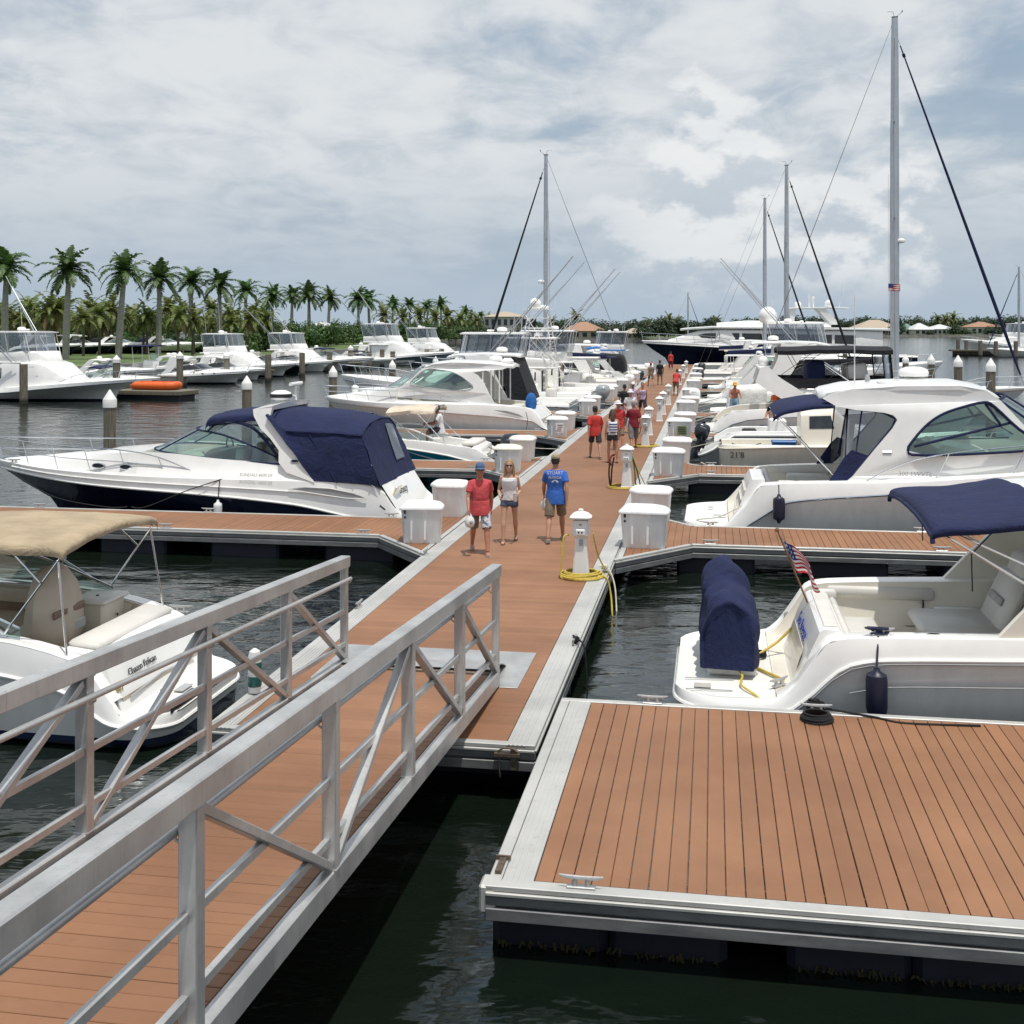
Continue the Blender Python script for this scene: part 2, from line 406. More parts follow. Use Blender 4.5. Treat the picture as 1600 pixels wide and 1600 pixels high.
def interp(pts, x):                       # piecewise cubic-ish interpolation of [(x, y), ...]
    if x <= pts[0][0]: return pts[0][1]
    for i in range(len(pts) - 1):
        x0, y0 = pts[i]; x1, y1 = pts[i + 1]
        if x <= x1:
            q = (x - x0) / (x1 - x0)
            def sl(k):
                if k <= 0 or k >= len(pts) - 1: 
                    k0 = max(0, min(len(pts) - 2, k - (1 if k > 0 else 0)))
                    return (pts[k0 + 1][1] - pts[k0][1]) / (pts[k0 + 1][0] - pts[k0][0])
                a = (pts[k][1] - pts[k - 1][1]) / (pts[k][0] - pts[k - 1][0]); b = (pts[k + 1][1] - pts[k][1]) / (pts[k + 1][0] - pts[k][0])
                return 0 if a * b <= 0 else 2 * a * b / (a + b)
            m0, m1 = sl(i), sl(i + 1); h = x1 - x0
            return (2*q**3 - 3*q*q + 1)*y0 + (q**3 - 2*q*q + q)*h*m0 + (-2*q**3 + 3*q*q)*y1 + (q**3 - q*q)*h*m1
    return pts[-1][1]
def smooth_path(pts, k=6, closed=False):
    P = [Vector(p) for p in pts]; n = len(P); out = []
    rng = range(n if closed else n - 1)
    for i in rng:
        p0 = P[(i - 1) % n] if closed or i > 0 else P[i]
        p1 = P[i]; p2 = P[(i + 1) % n]
        p3 = P[(i + 2) % n] if closed or i + 2 < n else p2
        for j in range(k):
            t = j / k
            out.append(0.5 * ((2 * p1) + (p2 - p0) * t + (2*p0 - 5*p1 + 4*p2 - p3) * t * t + (3*p1 - p0 - 3*p2 + p3) * t**3))
    if not closed: out.append(P[-1])
    return out
SPLIT = {'side_deck', 'float', 'hardtop_pillar', 'hardtop_leg', 'top_frame', 'enclosure_seam', 'roof_post', 'curtain_edge', 'sunshade_pole', 'bimini_pole', 'bimini_strap', 'cross_beam', 'support', 'thwart', 'gunwale', 'spreader', 'styling_line', 'side_lamp', 'boat_stand'}
class MB:
    def __init__(s): s.v = []; s.f = []; s.m = []
    def add(s, vs, fs, mi=0):
        k = len(s.v); s.v.extend([tuple(p) for p in vs]); s.f.extend([tuple(k + i for i in f) for f in fs]); s.m.extend([mi] * len(fs)); return s
    def box(s, c, size, rot=None, bev=0.0, mi=0):
        hx, hy, hz = [q / 2 for q in size]; c = Vector(c)
        if bev <= 0:
            vs = [Vector((a * hx, b * hy, d * hz)) for a in (-1, 1) for b in (-1, 1) for d in (-1, 1)]
            fs = [(0, 1, 3, 2), (4, 6, 7, 5), (0, 4, 5, 1), (2, 3, 7, 6), (0, 2, 6, 4), (1, 5, 7, 3)]
        else:
            b = min(bev, hx * .9, hy * .9, hz * .9); h = (hx, hy, hz); vs = []; idx = {}
            for sx in (-1, 1):
                for sy in (-1, 1):
                    for sz in (-1, 1):
                        sg = (sx, sy, sz)
                        for ax in range(3):
                            idx[(sg, ax)] = len(vs)
                            vs.append(Vector([sg[i] * (h[i] if i == ax else h[i] - b) for i in range(3)]))
            fs = []
            for ax in range(3):
                i, j = [(1, 2), (2, 0), (0, 1)][ax]
                for sg in (-1, 1):
                    q = []
                    for a, bb in ((-1, -1), (1, -1), (1, 1), (-1, 1)):
                        t = [0, 0, 0]; t[ax] = sg; t[i] = a; t[j] = bb; q.append(idx[(tuple(t), ax)])
                    fs.append(tuple(q if sg > 0 else q[::-1]))
            for ax in range(3):
                i, j = [(1, 2), (2, 0), (0, 1)][ax]
                for a in (-1, 1):
                    for bb in (-1, 1):
                        t0 = [0, 0, 0]; t0[ax] = -1; t0[i] = a; t0[j] = bb; t1 = list(t0); t1[ax] = 1
                        q = [idx[(tuple(t0), i)], idx[(tuple(t1), i)], idx[(tuple(t1), j)], idx[(tuple(t0), j)]]
                        fs.append(tuple(q if a * bb < 0 else q[::-1]))
            for sx in (-1, 1):
                for sy in (-1, 1):
                    for sz in (-1, 1):
                        q = [idx[((sx, sy, sz), a)] for a in range(3)]
                        fs.append(tuple(q if sx * sy * sz > 0 else q[::-1]))
        if rot is not None:
            if isinstance(rot, (int, float)): rot = Matrix.Rotation(rot, 3, 'Z')
            vs = [rot @ p for p in vs]
        return s.add([p + c for p in vs], fs, mi)
    def span(s, p0, p1, bev=0.0, mi=0):
        c = [(a + b) / 2 for a, b in zip(p0, p1)]; z = [abs(b - a) for a, b in zip(p0, p1)]
        return s.box(c, z, None, bev, mi)
    def beam(s, a, b, w, h, up=(0, 0, 1), bev=0.0, mi=0):
        a, b = Vector(a), Vector(b); x = (b - a); L = x.length; x.normalize(); up = Vector(up)
        y = up.cross(x); y.normalize(); z = x.cross(y)
        return s.box((a + b) / 2, (L, w, h), Matrix((x, y, z)).transposed(), bev, mi)
    def tube(s, pts, r, n=8, cap=True, mi=0, closed=False, flat=1.0):
        P = [Vector(p) for p in pts]; m = len(P)
        rr = r if isinstance(r, (list, tuple)) else [r] * m
        rows = []; up = None
        for i in range(m):
            if closed: t = P[(i + 1) % m] - P[i - 1]
            else: t = P[min(i + 1, m - 1)] - P[max(i - 1, 0)]
            if t.length < 1e-9: t = Vector((0, 0, 1))
            t.normalize()
            if up is None: up = Vector((0, 0, 1)) if abs(t.z) < 0.9 else Vector((1, 0, 0))
            y = up - t * up.dot(t)
            if y.length < 1e-6: y = t.orthogonal()
            y.normalize(); x = t.cross(y); up = y
            rows.append([P[i] + x * (math.cos(2 * math.pi * k / n) * rr[i]) + y * (math.sin(2 * math.pi * k / n) * rr[i] * flat) for k in range(n)])
        if closed: rows.append(rows[0])
        return s.loft(rows, close=True, cap=cap and not closed, mi=mi)
    def loft(s, rows, close=False, cap=False, mi=0, flip=False):
        k = len(rows[0]); base = len(s.v)
        for r in rows: s.v.extend([tuple(p) for p in r])
        fs = []
        for i in range(len(rows) - 1):
            for j in range(k if close else k - 1):
                a = base + i * k + j; b = base + i * k + (j + 1) % k
                q = (a, b, b + k, a + k)
                fs.append(q[::-1] if flip else q)
        if cap:
            fs.append(tuple(base + j for j in range(k))[::-1] if not flip else tuple(base + j for j in range(k)))
            e = base + (len(rows) - 1) * k
            fs.append(tuple(e + j for j in range(k)) if not flip else tuple(e + j for j in range(k))[::-1])
        s.f.extend(fs); s.m.extend([mi] * len(fs)); return s
    def lathe(s, prof, c=(0, 0, 0), n=16, mi=0, sx=1.0, sy=1.0):
        c = Vector(c)
        rows = [[c + Vector((r * math.cos(2 * math.pi * k / n) * sx, r * math.sin(2 * math.pi * k / n) * sy, z)) for k in range(n)] for r, z in prof]
        return s.loft(rows, close=True, cap=True, mi=mi, flip=True)
    def ball(s, c, r, n=12, mi=0, sz=(1, 1, 1)):
        c = Vector(c); m = max(4, n // 2); rows = []
        for i in range(m + 1):
            a = math.pi * i / m - math.pi / 2; q = max(math.cos(a), 1e-3)
            rows.append([c + Vector((r * q * math.cos(2 * math.pi * k / n) * sz[0], r * q * math.sin(2 * math.pi * k / n) * sz[1], r * math.sin(a) * sz[2])) for k in range(n)])
        return s.loft(rows, close=True, cap=True, mi=mi, flip=True)
    def poly(s, loops, fmap, thick=0.0, mi=0):
        # flat outline with holes (2D loops), lifted to 3D by fmap(x, y, side), with an edge when thick
        flat = [[Vector((p[0], p[1], 0)) for p in lp] for lp in loops]
        tri = tessellate_polygon(flat)
        allp = [p for lp in flat for p in lp]
        A = [fmap(p.x, p.y, 0) for p in allp]
        s.add(A, tri, mi)
        if thick:
            B = [fmap(p.x, p.y, thick) for p in allp]
            s.add(B, [t[::-1] for t in tri], mi)
            k = 0
            for lp in flat:
                m = len(lp)
                vs = [A[k + i] for i in range(m)] + [B[k + i] for i in range(m)]
                s.add(vs, [(i, (i + 1) % m, m + (i + 1) % m, m + i) for i in range(m)], mi)
                k += m
        return s
    def mirror_y(s):
        n = len(s.v); s.v.extend([(p[0], -p[1], p[2]) for p in list(s.v)])
        m = len(s.f)
        for i in range(m): s.f.append(tuple(n + q for q in reversed(s.f[i]))); s.m.append(s.m[i])
        return s
    def pieces(s):
        par = list(range(len(s.v)))
        def fd(a):
            while par[a] != a: par[a] = par[par[a]]; a = par[a]
            return a
        for f in s.f:
            a = fd(f[0])
            for q in f[1:]: par[fd(q)] = a
        out = {}
        for f, m in zip(s.f, s.m):
            k = fd(f[0]); e = out.setdefault(k, (MB(), {}))
            g = []
            for q in f:
                if q not in e[1]: e[1][q] = len(e[0].v); e[0].v.append(s.v[q])
                g.append(e[1][q])
            e[0].f.append(tuple(g)); e[0].m.append(m)
        return [e[0] for e in out.values()]
    def build(s, name, mats, parent=None, ang=35, loc=None, rz=0.0, fix=False):
        if parent is not None and name in SPLIT:
            ps = s.pieces()
            if len(ps) > 1:
                for q in ps: o = q.build(name, mats, parent, ang, loc, rz, fix)
                return o
        me = bpy.data.meshes.new(name)
        me.from_pydata(s.v, [], s.f)
        if isinstance(mats, str): mats = [mats]
        for q in mats: me.materials.append(MT[q])
        if len(mats) > 1: me.polygons.foreach_set('material_index', s.m)
        if fix:
            bm = bmesh.new(); bm.from_mesh(me)
            bmesh.ops.remove_doubles(bm, verts=bm.verts, dist=1e-4)
            bmesh.ops.recalc_face_normals(bm, faces=bm.faces); bm.to_mesh(me); bm.free()
        if ang:
            me.polygons.foreach_set('use_smooth', [True] * len(me.polygons))
            me.set_sharp_from_angle(angle=R(ang))
        me.update()
        o = bpy.data.objects.new(name, me); col.objects.link(o)
        o.parent = parent
        if loc is not None: o.location = loc
        if rz: o.rotation_euler = (0, 0, rz)
        return o
def text_mesh(name, body, size, mtx, mname, parent, shear=0.0, extrude=0.002, align='CENTER'):
    cu = bpy.data.curves.new(name, 'FONT'); cu.body = body; cu.size = size; cu.extrude = extrude; cu.shear = shear
    cu.align_x = align; cu.resolution_u = 2
    ob = bpy.data.objects.new(name, cu); col.objects.link(ob)
    bpy.context.view_layer.update()
    dg = bpy.context.evaluated_depsgraph_get()
    me = bpy.data.meshes.new_from_object(ob.evaluated_get(dg))
    bpy.data.objects.remove(ob); bpy.data.curves.remove(cu)
    me.materials.clear(); me.materials.append(MT[mname])
    me.transform(mtx)
    o = bpy.data.objects.new(name, me); col.objects.link(o); o.parent = parent
    return o
def frame_mtx(origin, xdir, ydir):
    x = Vector(xdir).normalized(); y = Vector(ydir); y = (y - x * y.dot(x)).normalized(); z = x.cross(y)
    m = Matrix((x, y, z)).transposed().to_4x4(); m.translation = Vector(origin); return m
# ================================================================== water, ground, docks
DZ = 0.55
mb = MB(); mb.add([(-2500, -300, 0), (2500, -300, 0), (2500, 4000, 0), (-2500, 4000, 0)], [(0, 1, 2, 3)])
tag(mb.build('water', 'water', ang=0), kind='structure')
def land():
    edge = [(-900, 40), (-120, 52), (-62, 62), (-47, 84), (-41, 112), (-33, 150), (-27, 200), (-24, 270), (-14, 345), (8, 362), (42, 368), (92, 400), (118, 470), (140, 515), (240, 528), (420, 520), (900, 500)]
    mb = MB(); k = len(edge)
    vs = [(x, y, 0.95) for x, y in edge] + [(x * 1.0 if 2 < i < k - 1 else x, 2600, 2.0) for i, (x, y) in enumerate(edge)]
    mb.add(vs, [(i, i + 1, k + i + 1, k + i) for i in range(k - 1)])
    tag(mb.build('ground', 'lawn', ang=0), kind='structure')
    mb = MB()
    for i in range(k - 1):
        a, b = Vector((*edge[i], 0)), Vector((*edge[i + 1], 0))
        dd = (b - a).normalized(); nn = Vector((dd.y, -dd.x, 0)) * 0.25
        mb.add([a + nn + Vector((0, 0, -0.6)), b + nn + Vector((0, 0, -0.6)), b + nn + Vector((0, 0, 1.05)), a + nn + Vector((0, 0, 1.05)),
                a - nn + Vector((0, 0, 1.05)), b - nn + Vector((0, 0, 1.05))], [(0, 1, 2, 3), (3, 2, 5, 4)])
    tag(mb.build('seawall', 'seawall_concrete', ang=0), 'low grey concrete seawall along the far shores', 'seawall')
land()
# ---- cleat, shared by every dock
def cleat_mesh():
    mb = MB()
    mb.box((0, 0, 0.008), (0.22, 0.06, 0.016), bev=0.005)
    for s in (-1, 1): mb.tube([(s * 0.05, 0, 0.01), (s * 0.045, 0, 0.07)], [0.022, 0.017], 8)
    mb.tube([(-0.17, 0, 0.088), (-0.12, 0, 0.078), (0, 0, 0.072), (0.12, 0, 0.078), (0.17, 0, 0.088)], [0.008, 0.016, 0.019, 0.016, 0.008], 8)
    o = mb.build('cleat', 'aluminium'); me = o.data; bpy.data.objects.remove(o); return me
CLEAT = cleat_mesh()
def put_cleat(parent, x, y, rz, z=DZ + 0.004):
    o = bpy.data.objects.new('cleat', CLEAT); col.objects.link(o); o.parent = parent; o.location = (x, y, z); o.rotation_euler = (0, 0, rz); return o
PL = {}
def plank_mesh(L, w, t=0.028):
    key = (round(L, 3), round(w, 3))
    if key not in PL:
        mb = MB(); mb.box((0, 0, -t / 2), (L, w, t), bev=0.004)
        o = mb.build('plank', 'decking', ang=30); PL[key] = o.data; bpy.data.objects.remove(o)
    return PL[key]
def plank(parent, x, y, z, L, w, along_y=False):
    o = bpy.data.objects.new('plank', plank_mesh(L, w)); col.objects.link(o); o.parent = parent
    o.location = (x, y, z + rnd.uniform(-0.0012, 0.0012))
    o.rotation_euler = (0, 0, (R(90) if along_y else 0) + rnd.uniform(-0.0012, 0.0012)); return o
def edge_run(trim, fas, a, b, out, dz=0.0):       # one straight dock edge: bright lip, ribbed fascia below. a, b local points, out = outward unit
    a, b, out = Vector((*a, 0)), Vector((*b, 0)), Vector((*out, 0))
    def bm(m, o, z0, z1, wd):
        z0, z1 = z0 + dz, z1 + dz; c = out * (o - wd / 2); m.beam(a + c + Vector((0, 0, (z0 + z1) / 2)), b + c + Vector((0, 0, (z0 + z1) / 2)), wd, z1 - z0, bev=0.006)
    bm(trim, 0.0, DZ - 0.030, DZ + 0.012, 0.10)
    bm(trim, 0.020, DZ - 0.062, DZ - 0.033, 0.10)
    bm(fas, 0.006, DZ - 0.135, DZ - 0.065, 0.07)
    bm(fas, -0.014, DZ - 0.152, DZ - 0.138, 0.05)
    bm(fas, 0.014, DZ - 0.25, DZ - 0.155, 0.07)
# ---- main walkway
RZD = -TH
UEND = 121.0
md = empty('main_dock', ORG, RZD, 'long brown floating walkway running out between the berths', 'dock')
PW = 0.145
for i in range(92):
    plank(md, 0, 0.03 + PW * (i + 0.5), DZ, 2.92, PW - 0.006)
mb = MB(); i = 92
while 0.03 + PW * (i + 1) < UEND:
    mb.box((0, 0.03 + PW * (i + 0.5), DZ - 0.014), (2.92, PW - 0.006, 0.028)); i += 1
tag(mb.build('decking', 'decking', md, ang=0), kind='stuff')
tr, fa = MB(), MB()
for s in (-1, 1):
    tr.box((s * 1.575, UEND / 2, DZ - 0.012), (0.215, UEND, 0.03), bev=0.005)
    for k in range(4): tr.box((s * (1.50 + 0.045 * k), UEND / 2, DZ + 0.004), (0.02, UEND, 0.006))
    edge_run(tr, fa, (s * 1.77, 0.0), (s * 1.77, UEND), (s, 0))
edge_run(tr, fa, (-1.765, 0.0), (1.765, 0.0), (0, -1), -.004)
edge_run(tr, fa, (-1.765, UEND), (1.765, UEND), (0, 1), -.004)
tr.build('edge_trim', 'alum_trim', md); fa.build('fascia', 'fascia', md)
mb = MB()
u = 1.2
while u < UEND - 1.5:
    for s in (-1, 1): mb.box((s * 0.95, u, 0.05), (1.35, 1.1, 0.58), bev=0.05)
    u += 2.6
mb.build('float', 'float_navy', md)
mb = MB(); mb.box((0, UEND / 2, 0.42), (3.3, UEND - 0.2, 0.16)); mb.build('subframe', 'fascia', md, ang=0)
for (v, u_) in ((1.725, 3.9), (-1.725, 5.4), (-1.725, 9.6), (1.725, 8.6), (-1.725, 17.8), (1.725, 18.6), (-1.725, 29), (1.725, 29.6)):
    put_cleat(md, v, u_, R(90), DZ + 0.012)
mb = MB(); mb.box((0.015, 2.62, DZ + 0.006), (2.54, 1.52, 0.008), bev=0.003); mb.build('landing_plate', 'aluminium', md)
# hinge pin and shackle hanging on the end face
mb = MB(); mb.beam((1.36, -0.05, 0.47), (1.62, -0.05, 0.47), 0.05, 0.03); mb.tube([(1.4, -0.05, 0.5), (1.45, -0.06, 0.54), (1.55, -0.06, 0.54), (1.6, -0.05, 0.5)], 0.012, 6)
mb.tube([(1.41, -0.05, 0.46), (1.41, -0.06, 0.34), (1.42, -0.05, 0.24)], 0.008, 6); mb.box((1.56, -0.04, 0.42), (0.07, 0.03, 0.2))
mb.build('hinge', 'steel_dark', md)
# ---- fingers
FU0, FSP, FW, VL = 11.45, 11.12, 2.25, 14.6
def finger(side, u0, n, planks, label):
    f = empty('finger_dock', D(u0, 0), RZD, label, 'dock', 'finger docks off the main walkway')
    s = side; tr, fa, de, fl = MB(), MB(), MB(), MB()
    v0, v1 = 1.80, VL
    P0, P1 = (s * v0, -1.75), (s * 3.15, 0.0)
    dg = Vector((P1[0] - P0[0], P1[1] - P0[1])).normalized()
    on = Vector((s * dg.y, -s * dg.x)); on = on if on.y < 0 else -on
    edge_run(tr, fa, P0, P1, (on.x, on.y), -.004)
    edge_run(tr, fa, P1, (s * v1, 0.0), (0, -1))
    P2, P3 = (s * 3.15, FW), (s * v0, FW + 1.75)
    edge_run(tr, fa, P2, (s * v1, FW), (0, 1))
    edge_run(tr, fa, P3, P2, (on.x, -on.y), -.004)
    edge_run(tr, fa, (s * v1, .004), (s * v1, FW - .004), (s, 0), -.004)
    tr.box((s * (v0 + 0.06), FW / 2, DZ - 0.012), (0.10, FW + 3.3, 0.026))
    v = v0 + 0.12
    while v < v1 - 0.16:
        c = v + PW / 2
        if c < 3.15:
            e = 1.75 * (1 - (c - v0) / (3.15 - v0)) - 0.15; y0, y1 = -max(e, -0.09), FW + max(e, -0.09)
            de.box((s * c, (y0 + y1) / 2, DZ - 0.014), (PW - 0.006, y1 - y0, 0.028))
        elif planks: plank(f, s * c, FW / 2, DZ, FW - 0.205, PW - 0.006, True)
        else: de.box((s * c, FW / 2, DZ - 0.014), (PW - 0.006, FW - 0.2, 0.028))
        v += PW
    tag(de.build('decking', 'decking', f, ang=0), kind='stuff')
    for q in range(5): fl.box((s * (3.6 + 2.5 * q), FW / 2, 0.05), (1.5, FW - 0.3, 0.56), bev=0.05)
    fl.box((s * (v0 + v1) / 2, FW / 2, 0.40), (v1 - v0 - 0.1, FW - 0.15, 0.12))
    tr.build('edge_trim', 'alum_trim', f); fa.build('fascia', 'fascia', f); fl.build('float', 'float_navy', f)
    for c in (3.5, 7.8, 12.0):
        put_cleat(f, s * c, 0.05, 0, DZ + 0.014); put_cleat(f, s * c, FW - 0.05, 0, DZ + 0.014)
    return f
ORD = ['first', 'second', 'third', 'fourth', 'fifth', 'sixth', 'seventh', 'eighth', 'ninth', 'tenth']
for k in range(9):
    for s, nm in ((-1, 'palm shore'), (1, 'open water')):
        finger(s, FU0 + FSP * k, k, k == 0 or (k == 1 and s == 1),
               'brown plank finger dock, %s along the walkway on its %s side' % (ORD[k], nm))
# ---- wide platform beside the gangway
pf = empty('platform_dock', D(0, 0), RZD, 'wide brown plank platform with grey trim beside the gangway', 'dock')
U0, U1, V0, V1 = -3.02, 1.59, 1.84, 13.0
tr, fa, fl = MB(), MB(), MB()
edge_run(tr, fa, (V0, U0), (V1, U0), (0, -1)); edge_run(tr, fa, (V0, U1), (V1, U1), (0, 1)); edge_run(tr, fa, (V0, U0 + .004), (V0, U1 - .004), (-1, 0), -.004); edge_run(tr, fa, (V1, U0 + .004), (V1, U1 - .004), (1, 0), -.004)
tr.box((V0 + 0.225, (U0 + U1) / 2, DZ - 0.012), (0.24, U1 - U0 - 0.2, 0.03), bev=0.005)
for k in range(5): tr.box((V0 + 0.13 + 0.045 * k, (U0 + U1) / 2, DZ + 0.004), (0.018, U1 - U0 - 0.2, 0.006))
tr.box(((V0 + V1) / 2, U0 + 0.13, DZ - 0.012), (V1 - V0 - 0.2, 0.045, 0.026), bev=0.004)
v = V0 + 0.35
while v < V1 - 0.15:
    plank(pf, v + PW / 2, (U0 + U1) / 2 + 0.03, DZ, U1 - U0 - 0.27, PW - 0.0075, True); v += PW
tr.build('edge_trim', 'alum_trim', pf); fa.build('fascia', 'fascia', pf)
mb = MB(); v = V0 + 0.35
while v < V1 - 0.3:
    v += PW
    for q in range(11): mb.box((v, U0 + 0.3 + 0.41 * q, DZ - 0.014), (0.009, 0.016, 0.006))
tag(mb.build('deck_clip', 'decking', pf, ang=0), kind='stuff')
mb = MB(); mb.box(((V0 + V1) / 2, (U0 + U1) / 2, 0.43), (V1 - V0 - 0.2, U1 - U0 - 0.2, 0.16)); mb.build('subframe', 'fascia', pf, ang=0)
for q, c in enumerate((2.75, 5.0, 8.2, 11)):
    for uu in (U0 + 0.75, U1 - 0.8): fl.box((c + 0.45, uu, 0.08), (0.9, 1.0, 0.54), bev=0.06); fl.box((c - 0.46, uu, 0.08), (0.9, 1.0, 0.54), bev=0.06)
fl.build('float', 'float_navy', pf)
mb = MB()
for q in range(260):
    c = rnd.choice((2.75, 5.0, 8.2, 11)) + rnd.uniform(-0.85, 0.85); h = rnd.uniform(0.02, 0.06)
    mb.tube([(c, U0 + 0.24, rnd.uniform(0.0, 0.05)), (c + rnd.uniform(-.03, .03), U0 + 0.24 - h, rnd.uniform(-0.03, 0.03))], [0.012, 0.004], 5)
tag(mb.build('weed_fringe', 'weed', pf), kind='stuff')
mb = MB(); mb.box((V0 + 0.01, U0 + 0.10, 0.45), (0.13, 0.2, 0.22), bev=0.02); mb.build('corner_bracket', 'alum_trim', pf)
mb = MB(); mb.beam((V0 + 0.06, U0 + 0.2, DZ + 0.02), (V0 + 0.06, U0 + 0.45, DZ + 0.02), 0.05, 0.03); mb.box((V0 + 0.06, U0 + 0.45, DZ + 0.03), (0.12, 0.02, 0.03)); mb.build('hinge_bolt', 'steel_dark', pf)
put_cleat(pf, V0 + 0.72, U0 + 0.08, 0, DZ + 0.012)
p = pix(1020, 1097, DZ); put_cleat(pf, uv(p)[1], U1 - 0.05, 0, DZ + 0.012)
pc = uv(pix(1275, 1112, DZ)); put_cleat(pf, pc[1], U1 - 0.05, 0, DZ + 0.012)
# ---- gangway
SL = 0.072
GU, GZ = 1.92, 0.70                                     # lower end, deck height there
gw = empty('gangway', D(GU, 0), RZD, 'aluminium truss gangway with brown plank deck and handrails', 'gangway')
def G(s, v, h): return Vector((v, -s, GZ + SL * s + h))
VR, VLF, GL = 1.02, -0.93, 10.7
gtilt = -math.atan(SL)
s_ = 0.12
gp = plank_mesh(1.80, 0.142)
while s_ < 8.7:
    o = bpy.data.objects.new('plank', gp); col.objects.link(o); o.parent = gw
    o.location = G(s_ + 0.074, (VR + VLF) / 2, rnd.uniform(-0.001, 0.001)); o.rotation_euler = (gtilt, 0, rnd.uniform(-0.001, 0.001)); s_ += 0.15
mb = MB(); mb.beam(G(8.74, 0.02, 0.012), G(GL, 0.02, 0.012), 1.84, 0.02); mb.build('threshold_plate', 'aluminium', gw)
mb = MB()
for k in range(8): mb.beam(G(0.6 + 1.35 * k, VLF + 0.05, -0.1), G(0.6 + 1.35 * k, VR - 0.05, -0.1), 0.06, 0.1)
mb.build('cross_beam', 'aluminium', gw)
PS0 = [0.04, 2.05, 4.1, 6.15, 8.3, 10.4]
for sd, vv, off in ((1, VR, 0.0), (-1, VLF, -0.3)):
    PS = [q + off for q in PS0]
    mb = MB(); mb.beam(G(off, vv, -0.05), G(GL, vv, -0.05), 0.09, 0.17, bev=0.008); mb.build('bottom_chord', 'aluminium', gw)
    mb = MB(); mb.beam(G(off - 0.02, vv, 1.225), G(GL, vv, 1.225), 0.125, 0.135, bev=0.010); mb.build('top_chord', 'aluminium', gw)
    for i, s in enumerate(PS):
        mb = MB(); mb.box((vv, -s, GZ + SL * s + 0.595), (0.10 if i else 0.08, 0.10, 1.13), bev=0.007); mb.build('post', 'aluminium', gw)
        mb = MB(); hw = .052 if i else .043
        for zz in (GZ + SL * s + .037, GZ + SL * s + 1.155): mb.tube([(vv - hw, -s - .052, zz + SL * .052), (vv + hw, -s - .052, zz + SL * .052), (vv + hw, -s + .052, zz - SL * .052), (vv - hw, -s + .052, zz - SL * .052)], .006, 5, closed=True)
        mb.build('weld_bead', 'aluminium', gw)
    for i in range(5):
        a, b = PS[i], PS[i + 1]
        up_b = (i in (0, 1, 3)) if sd == 1 else (i in (0, 1))          # brace: high at the upper post or at the lower one
        if sd == 1 and i == 3: up_b = True
        if sd == 1 and i == 2: up_b = False
        lo, hi = (a, b) if up_b else (b, a)
        sg = 1 if hi > lo else -1
        if not (sd == 1 and i == 4): mb = MB(); mb.beam(G(lo + sg * 0.07, vv, 0.07), G(hi - sg * 0.07, vv, 1.12), 0.055, 0.075, up=(1, 0, 0), bev=0.005); mb.build('brace', 'aluminium', gw)
        for hh in (0.62, 0.22):
            mb = MB(); mb.beam(G(a + 0.05, vv - sd * 0.012, hh), G(b - 0.05, vv - sd * 0.012, hh), 0.04, 0.055, bev=0.004); mb.build('mid_rail', 'aluminium', gw)
    mb = MB(); mb.tube([G(off + 0.05, vv - sd * 0.085, 1.02), G(GL, vv - sd * 0.085, 1.02)], 0.024, 12)
    for s in PS: mb.tube([G(s, vv - sd * 0.04, 0.95), G(s, vv - sd * 0.085, 0.98), G(s, vv - sd * 0.085, 1.01)], 0.008, 6)
    mb.build('handrail', 'aluminium', gw)
mb = MB(); rows = []
for k in range(7):
    q = k / 6; yy = 0.02 + 0.78 * q; zz = lerp(GZ + 0.035, DZ + 0.022, q) + 0.05 * math.sin(math.pi * q)
    rows.append([(VLF + 0.02, yy, zz), (VR - 0.02, yy, zz)])
mb.loft(rows); rows2 = [[(p[0], p[1], p[2] - 0.012) for p in r] for r in rows]; mb.loft(rows2, flip=True)
for e in (0, 1): mb.loft([[r[e] for r in rows], [r[e] for r in rows2]])
mb.build('transition_flap', 'aluminium', gw)
mb = MB(); mb.box((VR - 0.02, 0.05, GZ - 0.02), (0.03, 0.03, 0.2)); mb.tube([(VLF, 0.01, GZ - 0.02), (VR, 0.01, GZ - 0.02)], 0.03, 10); mb.build('hinge', 'steel_dark', gw)
# fixed pier that carries the upper end (below the frame)
mb = MB(); mb.box((0.4, -14.2, 0.55), (9, 10.4, 1.74), bev=0.03); o = mb.build('pier', 'seawall_concrete', None, loc=ORG, rz=RZD); tag(o, 'concrete pier that carries the upper end of the gangway', 'pier')
# ---- mooring piles
def pile_obj(px_or_loc, top, r=0.19, cap=True, tilt=(0, 0), label='', group=''):
    o = empty('mooring_pile', px_or_loc, rnd.uniform(0, 6), label, 'piling', group)
    mb = MB(); n = 14; rows = []
    for z in (-2.0, 0.0, 0.4, top * 0.6, top):
        rr = r * (1.04 - 0.04 * z / top)
        rows.append([(rr * (1 + 0.03 * math.sin(3 * k + z)) * math.cos(2 * math.pi * k / n) + tilt[0] * z, rr * (1 + 0.03 * math.cos(2 * k - z)) * math.sin(2 * math.pi * k / n) + tilt[1] * z, z) for k in range(n)])
    mb.loft(rows, close=True, cap=True); mb.build('shaft', 'pile_wood', o)
    if cap:
        mb = MB(); mb.lathe([(r * 1.12, top - 0.22), (r * 1.12, top + 0.02), (r * 1.05, top + 0.05), (0.02, top + 0.34)], (tilt[0] * top, tilt[1] * top, 0), 14); mb.build('cap', 'cap_white', o, ang=25)
    return o
for k in range(8):
    pile_obj(D(FU0 + FSP * (k + 1) + 0.2, -15.15), 2.45 + rnd.uniform(-.05, .1), label='wooden pile with white cone cap at a finger dock end, palm shore side', group='capped piles at the finger ends')
for px, yt, Y in ((1548, 563, 49.5), (1497, 558, 57), (1455, 556, 66), (1415, 556, 75), (1320, 545, 105)):
    p = atY(px, yt, Y); pile_obj((p.x, p.y, 0), p.z - 0.25, label='wooden pile with white cone cap beyond the berths on the open water side', group='capped piles on the open water side')
